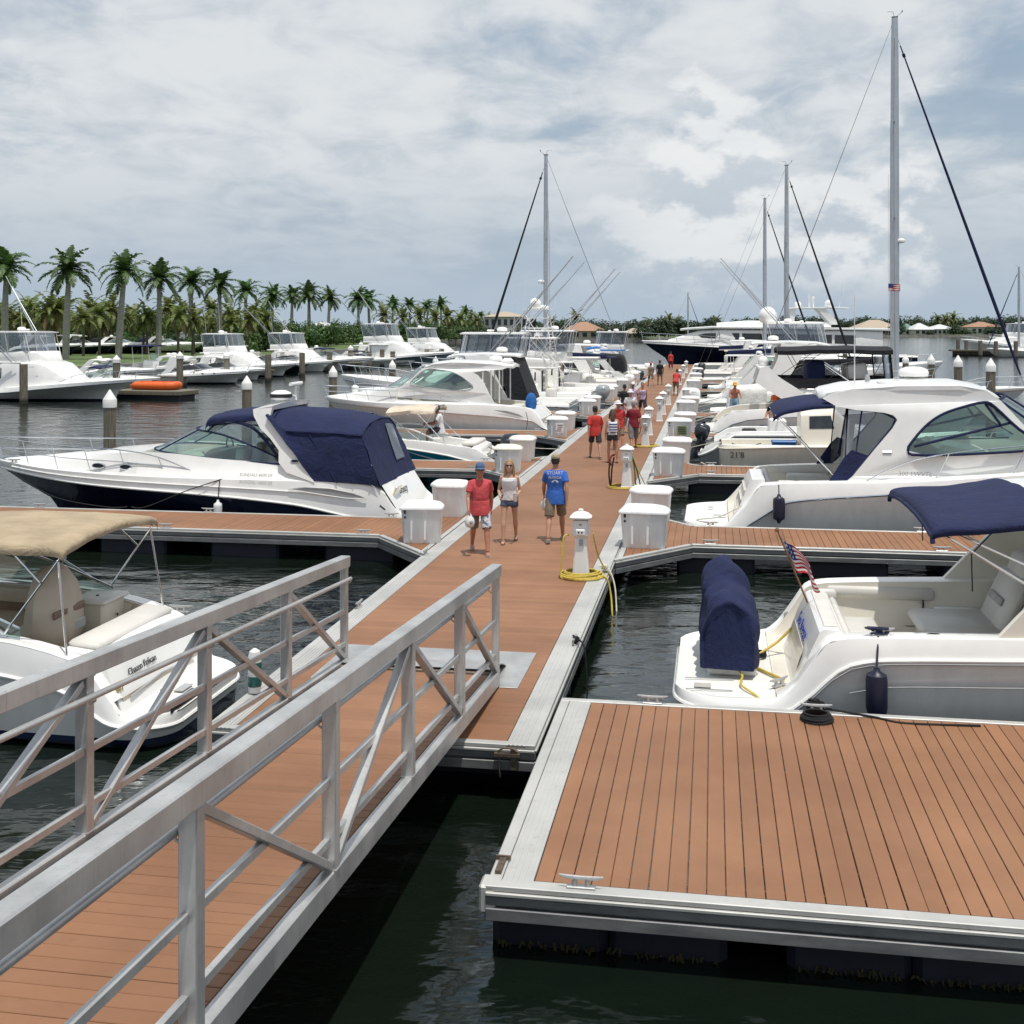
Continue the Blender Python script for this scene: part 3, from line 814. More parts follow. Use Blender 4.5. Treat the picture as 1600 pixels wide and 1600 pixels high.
def plocs(lst, label, group, Yk=None):
    for (px, yt, yb, cap) in lst:
        p = pix(px, yb, 0.0); top = ZC - (yt - HZ) * p.y / FPX
        pile_obj(p, top, 0.2 + 0.0006 * p.y, cap, (rnd.uniform(-.02, .02), 0), label, group)
plocs([(37, 569, 631, 0), (182, 562, 617, 1), (281, 556, 607, 1), (354, 556, 599, 1), (419, 554, 596, 0), (472, 551, 588, 0), (515, 550, 581, 0), (548, 544, 577, 1), (577, 549, 575, 0), (597, 546, 574, 0), (614, 549, 574, 0), (667, 545, 570, 0), (690, 545, 569, 0)],
      'weathered grey mooring pile before the bows of the palm shore boats', 'piles before the palm shore boats')
plocs([(1497, 530, 555, 0), (1510, 532, 556, 0), (1532, 532, 557, 0), (1556, 533, 558, 0), (1587, 533, 560, 0)], 'dark pile of the far dock on the open water side', 'piles of the far dock')
# ================================================================== dock furniture
def dock_box_proto(lid_mat='plastic_box'):
    root = empty('dock_box', (0, 0, 0))
    def ring(sx, sy, z, r=0.07):
        # plan: rectangle with one deep cut corner, rounded
        P = [(-0.55, -0.36), (0.55, -0.36), (0.55, 0.12), (0.30, 0.36), (-0.55, 0.36)]
        out = []
        m = len(P)
        for i in range(m):
            a, b, c = Vector(P[i - 1]), Vector(P[i]), Vector(P[(i + 1) % m])
            d1 = (a - b).normalized() * r; d2 = (c - b).normalized() * r
            for t in (0, .33, .67, 1): 
                q = (b + d1) * (1 - t) ** 2 + b * 2 * t * (1 - t) + (b + d2) * t * t
                out.append((q.x * sx, q.y * sy, z))
        return out
    mb = MB(); mb.loft([ring(0.84, 0.82, 0.0), ring(0.86, 0.84, 0.03), ring(0.955, 0.95, 0.60), ring(0.97, 0.97, 0.64)], close=True, cap=True)
    for k in (-0.25, 0.1): mb.box((k, -0.335, 0.33), (0.05, 0.012, 0.5), Matrix.Rotation(R(-3.2), 3, 'X'))
    mb.build('body', 'plastic_box', root, ang=40)
    mb = MB(); mb.loft([ring(1.0, 1.0, 0.632), ring(1.035, 1.045, 0.636), ring(1.04, 1.05, 0.668), ring(1.0, 1.0, 0.69), ring(0.86, 0.8, 0.735), ring(0.5, 0.42, 0.765)], close=True, cap=True)
    mb.build('lid', lid_mat, root, ang=50)
    mb = MB(); mb.box((-0.42, -0.357, 0.6), (0.05, 0.02, 0.07), bev=0.004); mb.box((-0.42, -0.352, 0.50), (0.045, 0.02, 0.04), bev=0.004); mb.build('latch', 'plastic_black', root)
    return root
BOX = dock_box_proto()
box_used = [False]
BOX2 = dock_box_proto('plastic_cream'); box2_used = [False]
def place(proto, used, loc, rz, sc_, label, cat, group):
    o = proto if not used[0] else copy_tree(proto)
    used[0] = True
    o.location = loc; o.rotation_euler = (0, 0, rz); o.scale = (sc_,) * 3 if not isinstance(sc_, tuple) else sc_
    tag(o, label, cat, group); return o
def pedestal_proto():
    root = empty('power_pedestal', (0, 0, 0))
    def sq(w, dd, z, c=0.03): return [(-w + c, -dd, z), (w - c, -dd, z), (w, -dd + c, z), (w, dd - c, z), (w - c, dd, z), (-w + c, dd, z), (-w, dd - c, z), (-w, -dd + c, z)]
    mb = MB(); mb.loft([sq(.17, .16, 0), sq(.17, .16, .03), sq(.155, .145, .05), sq(.10, .095, .70)], close=True, cap=True); mb.build('tower', 'plastic_white', root, ang=30)
    mb = MB(); mb.loft([sq(.115, .11, .70), sq(.145, .14, .74), sq(.145, .14, 1.0)], close=True, cap=True); mb.box((0, -.15, .80), (.19, .05, .12), bev=.02); mb.box((-.15, 0, .86), (.03, .16, .2), bev=.008); mb.box((.15, 0, .86), (.03, .16, .2), bev=.008)
    mb.build('head', 'plastic_white', root, ang=30)
    mb = MB(); mb.loft([sq(.135, .13, 1.0), sq(.135, .13, 1.03)], close=True, cap=True); mb.build('lamp_band', 'gelcoat_grey', root)
    mb = MB(); mb.loft([sq(.20, .195, 1.03, .05), sq(.205, .20, 1.055, .05), sq(.13, .125, 1.12, .03), sq(.06, .055, 1.145, .015)], close=True, cap=True); mb.lathe([(.05, 1.14), (.05, 1.18), (.035, 1.19)], n=10); mb.build('cap', 'plastic_white', root, ang=30)
    mb = MB(); mb.box((0.01, -.118, .62), (.07, .02, .11), Matrix.Rotation(R(-4), 3, 'X'), .004); mb.build('meter', 'gelcoat_grey', root)
    mb = MB()
    for k in (-.03, .03): mb.tube([(k, -.18, .80), (k, -.172, .80)], .016, 10)
    mb.box((0, -.142, .93), (.05, .008, .015)); mb.build('socket', 'plastic_black', root)
    return root
PED = pedestal_proto(); ped_used = [False]
def coil(name, c, r, turns, mname, label, tail=None, rr=0.012, cat='hose', group=None, jit=0.02):
    mb = MB(); pts = []
    for k in range(turns):
        q = r * (1 - 0.05 * k) + rnd.uniform(-jit, jit); ox, oy = rnd.uniform(-jit, jit), rnd.uniform(-jit, jit)
        for j in range(22):
            a = 2 * math.pi * j / 22 + 0.3
            pts.append((c[0] + ox + q * math.cos(a), c[1] + oy + q * math.sin(a), c[2] + rr + 1.5 * rr * (k + j / 22) * 0.8))
    if tail: pts += [Vector(p) for p in smooth_path([pts[-1]] + tail, 6)[1:]]
    mb.tube(pts, rr, 7); o = mb.build(name, mname); return tag(o, label, cat, group)
OPW, PSH = 'open water', 'palm shore'
# boxes at the root of every finger, each side
for k in range(9):
    u0 = FU0 + FSP * k
    nm = ORD[k]
    if k == 0:
        spec = [(1, 11.2, 2.26, R(-4), 1.0, 'white dock box with rounded lid beside the coiled yellow hose'),
                (1, u0 + 2.5, 2.22, R(176), 1.0, 'white dock box with two dark latches, standing behind another box on a finger dock'),
                (-1, u0 - 0.45, -2.12, R(8), 1.0, 'white dock box on the gusset of the first finger dock by the navy boat'),
                (-1, u0 + 2.75, -2.30, R(180), 1.0, 'white dock box behind the navy boat stern, on the first finger dock')]
    else:
        spec = [(1, u0 - 0.35, 2.32, R(-3), 1.0, 'white dock box before the %s finger dock root, %s side' % (nm, OPW)),
                (-1, u0 - 0.25, -2.35, R(3), 1.0, 'white dock box before the %s finger dock root, %s side' % (nm, PSH))]
        if k in (1, 2, 3, 4, 6): spec.append((-1, u0 + 2.6, -2.4, R(178), 1.0, 'white dock box past the %s finger dock root, %s side' % (nm, PSH)))
        if k in (1, 2, 3, 5): spec.append((1, u0 + 2.9, 2.45, R(180), 1.0, 'white dock box past the %s finger dock root, %s side' % (nm, OPW)))
    for (s, u_, v_, rz, q, lb) in spec:
        bx_ = (BOX2, box2_used) if k and rnd.random() < .35 else (BOX, box_used)
        place(*bx_, D(u_, v_, DZ + 0.003), RZD + rz, (q * (0.82 if s > 0 else .74) * (0.97 + 0.06 * rnd.random()), q, q * 1.04), lb, 'dock box', 'white dock boxes')
# pedestals along the open water side edge
peds = [(8.15, 1.34), (19.4, 1.32), (30.3, 1.2), (34.6, 1.1), (41.5, 1.2), (45.5, 1.2), (52.6, 1.2), (63.8, 1.2), (74.9, 1.2), (86, 1.2), (97, 1.2)]
for i, (u_, v_) in enumerate(peds):
    lb = ['white power pedestal with a yellow hose coiled round its foot', 'white power pedestal hung with dark red and green cords', 'white power pedestal behind the man in the maroon shirt',
          'white power pedestal with a cord hung on its near face'][i] if i < 4 else 'small white power pedestal far down the walkway, %s along its edge' % ORD[min(i, 9)]
    if i == 10: lb = 'small white power pedestal far down the walkway, last along its edge'
    place(PED, ped_used, D(u_, v_, DZ + 0.003), RZD + R(rnd.uniform(-4, 4)), (.9, .9, .97), lb, 'power pedestal', 'white power pedestals')
p0 = D(8.15, 1.36, DZ)
def DD(u_, v_, z): return D(u_, v_, z)
def hose(name, pts, mname, label, rr=0.012, cat='hose', group=None, k=7):
    mb = MB(); mb.tube(smooth_path(pts, k), rr, 7); return tag(mb.build(name, mname), label, cat, group)
coil('water_hose', (p0.x, p0.y, DZ), 0.37, 5, 'hose_yellow', 'yellow hose coiled on deck round the white pedestal', [D(8.0, 1.62, DZ + 0.06), D(8.05, 1.78, DZ + 0.02), D(8.0, 1.86, DZ - 0.25), D(7.8, 1.9, 0.0), D(7.9, 1.9, -0.1)], 0.016)
hose('shore_power_cord', [D(8.1, 1.14, DZ + 0.72), D(8.05, 1.06, DZ + 0.68), D(8.0, 1.04, DZ + 0.4), D(7.95, 1.02, DZ + 0.05), D(7.85, 1.15, DZ + 0.03), D(7.75, 1.4, DZ + 0.03)], 'hose_yellow', 'yellow cord dropping down one side of the pedestal to its coil', 0.015, 'cord')
hose('shore_power_cord', [D(8.15, 1.55, DZ + 0.75), D(8.2, 1.58, DZ + 0.55), D(8.4, 1.62, DZ + 0.3), D(8.5, 1.74, DZ + 0.05), D(8.6, 1.85, DZ - 0.1)], 'hose_yellow', 'yellow cord slanting from the pedestal to the cleat at the dock edge', 0.014, 'cord')
hose('mooring_line', [D(8.6, 1.70, DZ + 0.09), D(8.5, 1.80, DZ + 0.05), D(8.35, 1.9, DZ - 0.2), D(8.1, 1.95, -0.05)], 'rope_white', 'pale line tied round the dock cleat by the yellow hose', 0.014, 'rope')
mb = MB()
for q in range(5): mb.tube(smooth_path([D(8.6 + rnd.uniform(-.12, .12), 1.66 + rnd.uniform(-.05, .1), DZ + 0.06 + 0.015 * q) for _ in range(6)], 5, True), 0.012, 6, closed=True)
tag(mb.build('rope_knot', 'rope_white'), 'knot of pale rope on the cleat beside the yellow hose coil', 'rope')
# second pedestal cords
p1 = D(19.4, 1.24, DZ)
coil('water_hose', (p1.x, p1.y, DZ), 0.42, 3, 'hose_yellow', 'flat yellow hose ring round the pedestal hung with dark cords', None, 0.014)
hose('shore_power_cord', [D(19.4, 0.98, DZ + 0.85), D(19.3, 0.9, DZ + 0.8), D(19.25, 0.86, DZ + 0.4), D(19.3, 0.9, DZ + 0.06), D(19.35, 0.93, DZ + 0.5), D(19.4, 0.98, DZ + 0.8)], 'rope_black', 'black cord looped down one side of the second pedestal', 0.022, 'cord')
hose('shore_power_cord', [D(19.38, 1.0, DZ + 0.88), D(19.3, 0.92, DZ + 0.86), D(19.25, 0.87, DZ + 0.72), D(19.3, 0.92, DZ + 0.6)], 'hose_red', 'dark red cord end on the second pedestal', 0.025, 'cord')
hose('shore_power_cord', [D(19.4, 1.46, DZ + 0.85), D(19.4, 1.52, DZ + 0.5), D(19.35, 1.56, DZ + 0.1), D(19.5, 1.66, DZ + 0.05), D(19.4, 1.6, DZ + 0.4), D(19.4, 1.5, DZ + 0.75)], 'hose_green', 'green hose looped down the second pedestal', 0.018, 'hose')
hose('shore_power_cord', [D(19.4, 1.46, DZ + 0.9), D(19.4, 1.6, DZ + 0.5), D(19.5, 1.78, DZ + 0.1), D(19.4, 1.86, DZ - 0.2)], 'hose_yellow', 'yellow cord from the second pedestal over the dock edge', 0.014, 'cord')
p2 = D(30.3, 1.22, DZ); coil('water_hose', (p2.x, p2.y, DZ), 0.42, 3, 'hose_yellow', 'yellow hose ring round the pedestal behind the maroon shirt', None, 0.014)
hose('shore_power_cord', [D(34.5, 0.92, DZ + 0.85), D(34.4, 0.85, DZ + 0.5), D(34.3, 0.75, DZ + 0.1), D(34.4, 0.65, DZ + 0.2), D(34.5, 0.8, DZ + 0.7)], 'hose_red', 'brown cord hung on the fourth pedestal', 0.02, 'cord')
# black line coiled on the wide platform, and the slack tail
cc = D(pc[0] - 0.30, pc[1] - 0.02, DZ)
coil('mooring_line', (cc.x, cc.y, DZ), 0.17, 6, 'rope_black', 'black line coiled flat on the wide plank platform', None, 0.011, 'rope', jit=0.006)
mb = MB()
for q in range(7): mb.tube(smooth_path([D(pc[0] + rnd.uniform(-.05, .03), pc[1] + rnd.uniform(-.11, .11), DZ + 0.03 + 0.016 * q) for _ in range(6)], 5, True), 0.011, 6, closed=True)
tag(mb.build('rope_knot', 'rope_black'), 'black rope wound round the cleat on the platform edge', 'rope')
e1 = pix(1532, 1134, DZ + 0.012); hose('mooring_line', [D(pc[0] - 0.03, pc[1] + 0.1, DZ + 0.05), D(pc[0] - 0.12, pc[1] + 0.6, DZ + 0.012), (cc * 0.45 + e1 * 0.55), e1], 'rope_black', 'straight black rope tail lying across the platform planks', 0.013, 'rope')
mb = MB()
for q in range(5): mb.tube(smooth_path([D(3.9 + rnd.uniform(-.1, .1), 1.73 + rnd.uniform(-.04, .05), DZ + 0.04 + 0.015 * q) for _ in range(6)], 5, True), 0.012, 6, closed=True)
mb.tube(smooth_path([D(3.9, 1.76, DZ + .08), D(3.8, 1.86, DZ), D(3.75, 1.9, DZ - .35), D(3.7, 1.92, -.1)], 6), 0.011, 6)
tag(mb.build('mooring_line', 'rope_black'), 'black line on the walkway edge cleat dropping to the water by the gangway', 'rope')
# gear on the walkway edge behind the gangway rail
gp_ = pix(398, 1085, DZ)
mb = MB(); mb.lathe([(0.05, 0.02), (0.075, 0.06), (0.08, 0.42), (0.06, 0.5), (0.02, 0.53)], n=14); o = empty('boat_fender', (gp_.x, gp_.y, DZ), 0, 'pale and teal plastic float standing on the walkway edge behind the gangway rail', 'fender')
mb.build('body', 'plastic_white', o)
mb = MB(); mb.lathe([(0.079, 0.1), (0.083, 0.12), (0.083, 0.2), (0.079, 0.22)], n=14); mb.lathe([(0.082, 0.30), (0.084, 0.32), (0.084, 0.36), (0.081, 0.38)], n=14); mb.build('band', 'teal_clear', o)
# sign and notices on far dock boxes
def sign(u_, v_, z, w_, h_, mname, label, body=None):
    o = empty('notice_sign', D(u_, v_, z), RZD, label, 'sign')
    mb = MB(); mb.box((0, 0, 0), (w_, 0.012, h_), bev=0.004); mb.build('panel', mname, o)
    mb = MB()
    for q in range(4): mb.box((rnd.uniform(-.03, .03), -0.009, h_ * (0.3 - 0.2 * q)), (w_ * rnd.uniform(.5, .8), 0.004, h_ * 0.07))
    mb.build('lettering', 'ink_dark' if mname != 'gelcoat' else 'hose_red', o); return o
sign(33.69 - 0.86, 2.42, DZ + 0.36, 0.34, 0.34, 'sign_green', 'small green notice on the front of a dock box')
sign(33.69 - 0.76, -2.2, DZ + 0.38, 0.3, 0.36, 'gelcoat', 'small white notice with red marks on a dock box')
# ================================================================== boats: shared builders (local +x to the bow, +y port, z = 0 waterline)
class Hull:
    def __init__(s, L, B, sheer, rub, p=2.3, tm=0.42, sw=0.92, rake=1.5, draft=0.5, rnd_st=0.0, flare=0.62, chz=(0.02, 0.42)):
        s.L, s.B, s.sh, s.rb, s.p, s.tm, s.sw, s.rake, s.draft, s.rs, s.flare, s.chz = L, B, sheer, rub, p, tm, sw, rake, draft, rnd_st, flare, chz
    def half(s, t):
        if t < s.tm: h = s.B / 2 * (s.sw + (1 - s.sw) * math.sin(math.pi / 2 * t / s.tm))
        else: h = s.B / 2 * max(0.0, 1 - ((t - s.tm) / (1 - s.tm)) ** s.p)
        if s.rs:
            q = min(1, t * s.L / s.rs); h *= 0.60 + 0.40 * math.sqrt(max(0, 1 - (1 - q) ** 2))
        return h
    def z(s, x): return interp(s.sh, x)
    def zr(s, x): return min(interp(s.rb, x), s.z(x) - 0.03)
    def w(s, x): return s.half(max(0, min(1, x / s.L)))
    def pt(s, lv, t):
        L, rk = s.L, s.rake; h = s.half(t); x = t * L
        zs = s.z(x); zr = s.zr(x); e = t * t * (3 - 2 * t)
        zc = min(lerp(s.chz[0], s.chz[1], t ** 2.2), zr - 0.04)
        if lv == 0: return (t * (L - rk), 0.02 * (1 - t), -s.draft * (1 - 0.5 * t ** 3))
        if lv == 1: return (t * (L - 0.74 * rk), h * lerp(0.90, s.flare, e), zc)
        if lv == 2: return (t * (L - 0.36 * rk), h * lerp(0.965, lerp(s.flare, 1, 0.5), e), lerp(zc, zr, 0.52))
        if lv == 3: return (t * (L - 0.06 * rk), h, zr)
        if lv == 4: return (t * L, h * 0.985, lerp(zr, zs, 0.6))
        return (t * L, h * lerp(0.955, 0.99, e), zs)
    def ts(s, n=26): return [(0.5 - 0.5 * math.cos(math.pi * (i / n) ** 0.9)) if True else i / n for i in range(n + 1)]
    def build(s, root, hm='hull_white', tm='gelcoat', rubm='stainless', rr=0.022, n=26):
        n = 90 if n >= 34 else n; s.dense = n >= 90; ts = s.ts(n)
        def rows(lvs): return [[s.pt(l, t) for l in lvs] for t in ts]
        for nm, lvs, m in (('hull', (0, 1, 2, 3), hm), ('topside', (3, 4, 5), tm)):
            mb = MB(); r = rows(lvs); mb.loft(r); mb.mirror_y()
            a = [s.pt(l, 0) for l in lvs]; k = len(a)
            mb.add(a + [(p[0], -p[1], p[2]) for p in a], [(i, i + 1, k + i + 1, k + i) for i in range(k - 1)])
            mb.build(nm, m, root, ang=38, fix=True)
        mb = MB()
        for sg in (1, -1): mb.tube([(p[0], sg * (p[1] + 0.004), p[2]) for p in (s.pt(3, t) for t in ts)], rr, 6)
        pa = s.pt(3, 0); mb.tube([(pa[0] - 0.004, pa[1], pa[2]), (pa[0] - 0.004, -pa[1], pa[2])], rr, 6)
        mb.build('rub_rail', rubm, root)
    def xs(s, x0, x1, n): return [lerp(x0, x1, i / n) for i in range(n + 1)]
    def deck(s, root, x0, x1, rise, mat_='gelcoat', n=16, name='foredeck', side=0.28, full=0.0, fx=1.5):
        # crowned deck or trunk cabin: rise = [(x, height over the sheer)]
        mb = MB(); rows = []
        for x in s.xs(x0, x1, n):
            y = max(0.003, s.pt(5, x / s.L)[1]); z = s.z(x); r = interp(rise, x); sd = min(side, 0.35 * y); k = full * max(0, 1 - (x - x0) / fx); k = k * k * (3 - 2 * k)
            sd = lerp(sd, .05, k); e = lerp(0, .02, k); c1, c2, c3 = lerp(.12, .085, k), lerp(.28, .12, k), lerp(.6, .45, k); r1, r2, r3 = lerp(.45, .64, k), lerp(.78, .97, k), lerp(.96, 1.0, k)
            half = [(y, z), (y - sd * 0.25, z + 0.015), (y - sd, z + 0.03), (lerp(y - sd, 0, c1), z + 0.03 + r * r1), (lerp(y - sd, 0, c2), z + 0.03 + r * r2), (lerp(y - sd, 0, c3), z + 0.03 + r * r3), (0, z + 0.03 + r)]
            rows.append([(x, q[0], q[1]) for q in half] + [(x, -q[0], q[1]) for q in half[-2::-1]])
        mb.loft(rows)
        r = rows[0]; base = [(p[0], p[1], s.z(x0) - 0.02) for p in r]; mb.loft([base, r])
        return mb.build(name, mat_, root, ang=45)
    def liner(s, root, x0, x1, floor, gw=0.25, mat_='gelcoat_cream', n=16, cap=True, name='cockpit_liner', zt=None, out='gelcoat'):
        A, B_ = [], []; n = max(n, int((x1 - x0) / .06)) if getattr(s, 'dense', False) else n
        for x in s.xs(x0, x1, n):
            y = s.pt(5, x / s.L)[1]; zs = s.z(x); z = zs if zt is None else max(zs, interp(zt, x)); f = min(interp(floor, x), z - 0.001); g = min(gw, y * 0.5); r = z - zs
            A.append([(x, y, zs), (x, y - g * .12, zs + .012 + r * .05), (x, y - g * (.12 + .5 * min(1, r / .3)), zs + .012 + r * .62), (x, y - g * .8, z + .012), (x, y - g, z)])
            half = [(y - g, z), (y - g - .03, min(f + .06, z)), (y - g - .08, f), (0, f)]
            B_.append([(x, q[0], q[1]) for q in half] + [(x, -q[0], q[1]) for q in half[-2::-1]])
        mb = MB(); mb.loft(A); mb.mirror_y(); mb.build('side_deck', out, root, ang=50)
        mb = MB(); mb.loft(B_)
        if cap:
            for r in (B_[0], B_[-1]): mb.add(r, [tuple(range(len(r)))])
        return mb.build(name, mat_, root, ang=40)
def on_arc(xa, xf, w, phi, e=0.6):
    c, sn = math.cos(phi), math.sin(phi)
    return xa + (xf - xa) * abs(c) ** e, w * math.copysign(abs(sn) ** e, sn)
def arc_band(root, name, m, bot, top, n=20, e=0.62, frame=None, fr=0.018, cut=1.0, mull=()):
    # wrap-round glass: bot/top = (xa, xf, w, zfun); cut < 1 keeps only the forward part
    P, Q = [], []
    for i in range(n + 1):
        ph = (-math.pi / 2 + math.pi * i / n) * cut
        x, y = on_arc(bot[0], bot[1], bot[2], ph, e); P.append((x, y, bot[3](x)))
        x, y = on_arc(top[0], top[1], top[2], ph, e); Q.append((x, y, top[3](x)))
    mb = MB(); mb.loft([P, Q]); g = mb.build(name, m, root, ang=60)
    if frame:
        mb = MB(); mb.tube(P, fr, 6); mb.tube(Q, fr, 6)
        for f in mull: i = int(round(f * n)); mb.tube([P[i], Q[i]], fr, 6)
        mb.build(name + '_frame', frame, root)
    return P, Q
def rail(root, name, pts, stan, m='stainless', r=0.014, low=None):
    mb = MB(); mb.tube(smooth_path(pts, 5), r, 6)
    for a, b in stan: mb.tube([a, b], r * 0.85, 6)
    if low: mb.tube(smooth_path(low, 5), r * 0.7, 6)
    return mb.build(name, m, root)
def bow_rail(root, H, x0, h=0.6, n=5, r=0.014, inset=0.1, mid=True):
    for sg in (1, -1):
        xs = [lerp(x0, H.L - 0.12, i / n) for i in range(n + 1)]
        def bp(x): return Vector((x, sg * max(0.03, H.pt(5, x / H.L)[1] - inset), H.z(x) + 0.02))
        top = [bp(x) + Vector((0.18 if i else 0, 0, h * (min(1, i / 1.3)))) for i, x in enumerate(xs)]
        tip = Vector((H.L + 0.12, 0, H.z(H.L) + h + 0.06))
        rail(root, 'bow_rail', top + [tip], [(bp(x), t) for x, t in list(zip(xs, top))[1:]], 'stainless', r,
             [lerp(bp(x), t, 0.5) for x, t in list(zip(xs, top))[1:]] if mid else None)
def cushion(root, name, c, size, m='vinyl_seat', rot=None, bev=0.05):
    mb = MB(); mb.box(c, size, rot, bev); return mb.build(name, m, root, ang=50)
def ry(a): return Matrix.Rotation(R(a), 3, 'Y')
def canvas(root, name, rows, m, close=False, wr=0.012, seed=0, hem=None):
    rows = [[Vector(p) for p in r] for r in rows]
    for i, r in enumerate(rows):
        for j, p in enumerate(r):
            q = p * 2.6 + Vector((seed * 3.1, seed, 0)); d_ = Vector((mnoise.noise(q), mnoise.noise(q + Vector((9, 2, 1))), mnoise.noise(q + Vector((3, 7, 5)))))
            q2 = Vector((p.x * 1.2, p.y * 1.2, p.z * 5)) + Vector((seed, 0, 4)); p += d_ * wr + Vector((mnoise.noise(q2), mnoise.noise(q2 + Vector((4, 4, 0))), 0)) * wr * .8
    mb = MB(); mb.loft(rows, close=close)
    if hem:
        mb.tube(rows[0], hem, 6); mb.tube(rows[-1], hem, 6); mb.tube([r[0] for r in rows], hem, 6); mb.tube([r[-1] for r in rows], hem, 6)
    return mb.build(name, m, root, ang=70)
def subdiv(rows, a, b):                   # resample control rows (list of lists) by Catmull-Rom both ways
    rows = [smooth_path(r, b) for r in rows]
    cols = [smooth_path([r[j] for r in rows], a) for j in range(len(rows[0]))]
    return [[c[i] for c in cols] for i in range(len(cols[0]))]
def bimini(root, x0, x1, w, z0, z1, m, crown=0.14, val=0.1, bows=3, seed=1, sag=0.03, name='bimini_top', frame=True, feet=None, fm='stainless'):
    rows = []; nx, ny = 14, 16
    for i in range(nx + 1):
        t = i / nx; x = lerp(x0, x1, t); z = lerp(z0, z1, t) - sag * abs(math.sin(math.pi * t * (bows - 1))) + 0.05 * math.sin(math.pi * t)
        r = []
        for j in range(ny + 1):
            q = -1 + 2 * j / ny; r.append((x, w * q * (1.0), z + crown * (1 - abs(q) ** 2.6)))
        if val: r = [(r[0][0], r[0][1], r[0][2] - val)] + r + [(r[-1][0], r[-1][1], r[-1][2] - val)]
        rows.append(r)
    a, b = rows[0], rows[-1]
    rows = [[(p[0] - 0.01, p[1], p[2] - val) for p in a]] + rows + [[(p[0] + 0.01, p[1], p[2] - val) for p in b]]
    canvas(root, name, rows, m, seed=seed, wr=0.02)
    if frame:
        mb = MB()
        for k in range(bows):
            t = k / (bows - 1); x = lerp(x0, x1, t); z = lerp(z0, z1, t) - 0.03
            arc = [(x, w * 0.985 * q, z + crown * (1 - abs(q) ** 2.6)) for q in [-1 + 2 * j / 10 for j in range(11)]]
            mb.tube(arc, 0.013, 6)
        for sg in (1, -1):
            for (t, fx, fy, fz) in feet or []:
                x = lerp(x0, x1, t); z = lerp(z0, z1, t) - 0.03; mb.tube([(x, sg * w * 0.985, z), (fx, sg * fy, fz)], 0.013, 6)
        mb.build(name + '_frame', fm, root)
def portlight(root, H, x, z, w_=0.22, h_=0.1, sides=(1, -1), off=0.01, m='glass_dark', y=None):
    for sg in sides:
        yy = y if y is not None else H.w(x)
        mb = MB(); P = [(x + w_ * math.cos(a), sg * (yy + off), z + h_ * math.sin(a)) for a in [2 * math.pi * k / 18 for k in range(18)]]
        mb.add(P + [(p[0], p[1] - sg * 0.05, p[2]) for p in P], [tuple(range(18))] + [(k, (k + 1) % 18, 18 + (k + 1) % 18, 18 + k) for k in range(18)])
        f = mb.build('portlight', m, root, ang=0)
        mb = MB(); mb.tube([(p[0], p[1], p[2]) for p in P], 0.012, 6, closed=True); mb.build('rim', 'stainless', f)
def outboard(root, x, y, z, s=1.0, m='engine_black', tilt=0):
    o = empty('outboard_engine', (x, y, z)); o.parent = root; o.rotation_euler = (0, R(tilt), 0); o.scale = (s,) * 3
    mb = MB()
    def ring(w_, l0, l1, zz): return [(l0, -w_ * .6, zz), (l0 - (l0 - l1) * .25, -w_, zz), (l1 + (l0 - l1) * .2, -w_ * .9, zz), (l1, -w_ * .5, zz), (l1, w_ * .5, zz), (l1 + (l0 - l1) * .2, w_ * .9, zz), (l0 - (l0 - l1) * .25, w_, zz), (l0, w_ * .6, zz)]
    mb.loft([ring(.14, .08, -.30, .05), ring(.23, .14, -.46, .22), ring(.24, .15, -.52, .48), ring(.20, .12, -.47, .68), ring(.10, .02, -.34, .76)], close=True, cap=True); mb.build('cowling', m, o, ang=60)
    mb = MB(); mb.loft([ring(.10, .02, -.26, -.75), ring(.12, .05, -.26, .06)], close=True, cap=True); mb.box((0.08, 0, -.1), (.16, .3, .35), bev=.03); mb.build('leg', m, o)
    mb = MB(); mb.box((-.18, 0, .60), (.28, .43, .035), bev=.01); mb.build('stripe', 'engine_grey', o)
    return o
def radar_dome(root, c, r=0.3, m='gelcoat', name='radar_dome'):
    mb = MB(); mb.lathe([(r * .5, 0), (r * .95, .04), (r, .12), (r * .9, .2), (r * .5, .25), (.02, .26)], c, 18); return mb.build(name, m, root, ang=50)
def sat_dome(root, c, r=0.3):
    mb = MB(); mb.lathe([(r * .7, 0), (r * .9, r * .2), (r, r * .7), (r * .95, r * 1.1), (r * .7, r * 1.5), (r * .3, r * 1.75), (.01, r * 1.8)], c, 16); return mb.build('antenna_dome', 'gelcoat', root, ang=60)
def antenna(root, a, b, r=0.012, m='white_pipe', name='antenna'):
    mb = MB(); mb.tube([a, b], [r, r * 0.5], 6); return mb.build(name, m, root)
def fender(loc, r, h, m, label, line_top, lm='rope_navy'):
    o = empty('boat_fender', loc, 0, label, 'fender')
    mb = MB(); mb.lathe([(r * .25, -.05), (r * .35, 0), (r * .92, .04), (r, .1), (r, h - .1), (r * .92, h - .04), (r * .35, h), (r * .25, h + .05)], n=16); mb.build('body', m, o, ang=50)
    mb = MB(); mb.tube([(0, 0, h), Vector(line_top) - Vector(loc)], 0.012, 6); mb.build('line', lm, o); return o
def text_on(root, body, size, org, xd, yd, m, shear=0.0, name='lettering', ex=0.003):
    return text_mesh(name, body, size, frame_mtx(org, xd, yd), m, root, shear, ex)
def boat_root(name, u, v_st, side, label, cat='boat', group=None, dz=0.0, turn=0.0):
    # berth on the walkway: side -1 = palm shore (bow towards -v), +1 = open water
    return empty(name, D(u, v_st, dz), (RZD if side > 0 else RZD + math.pi) + R(turn), label, cat, group)
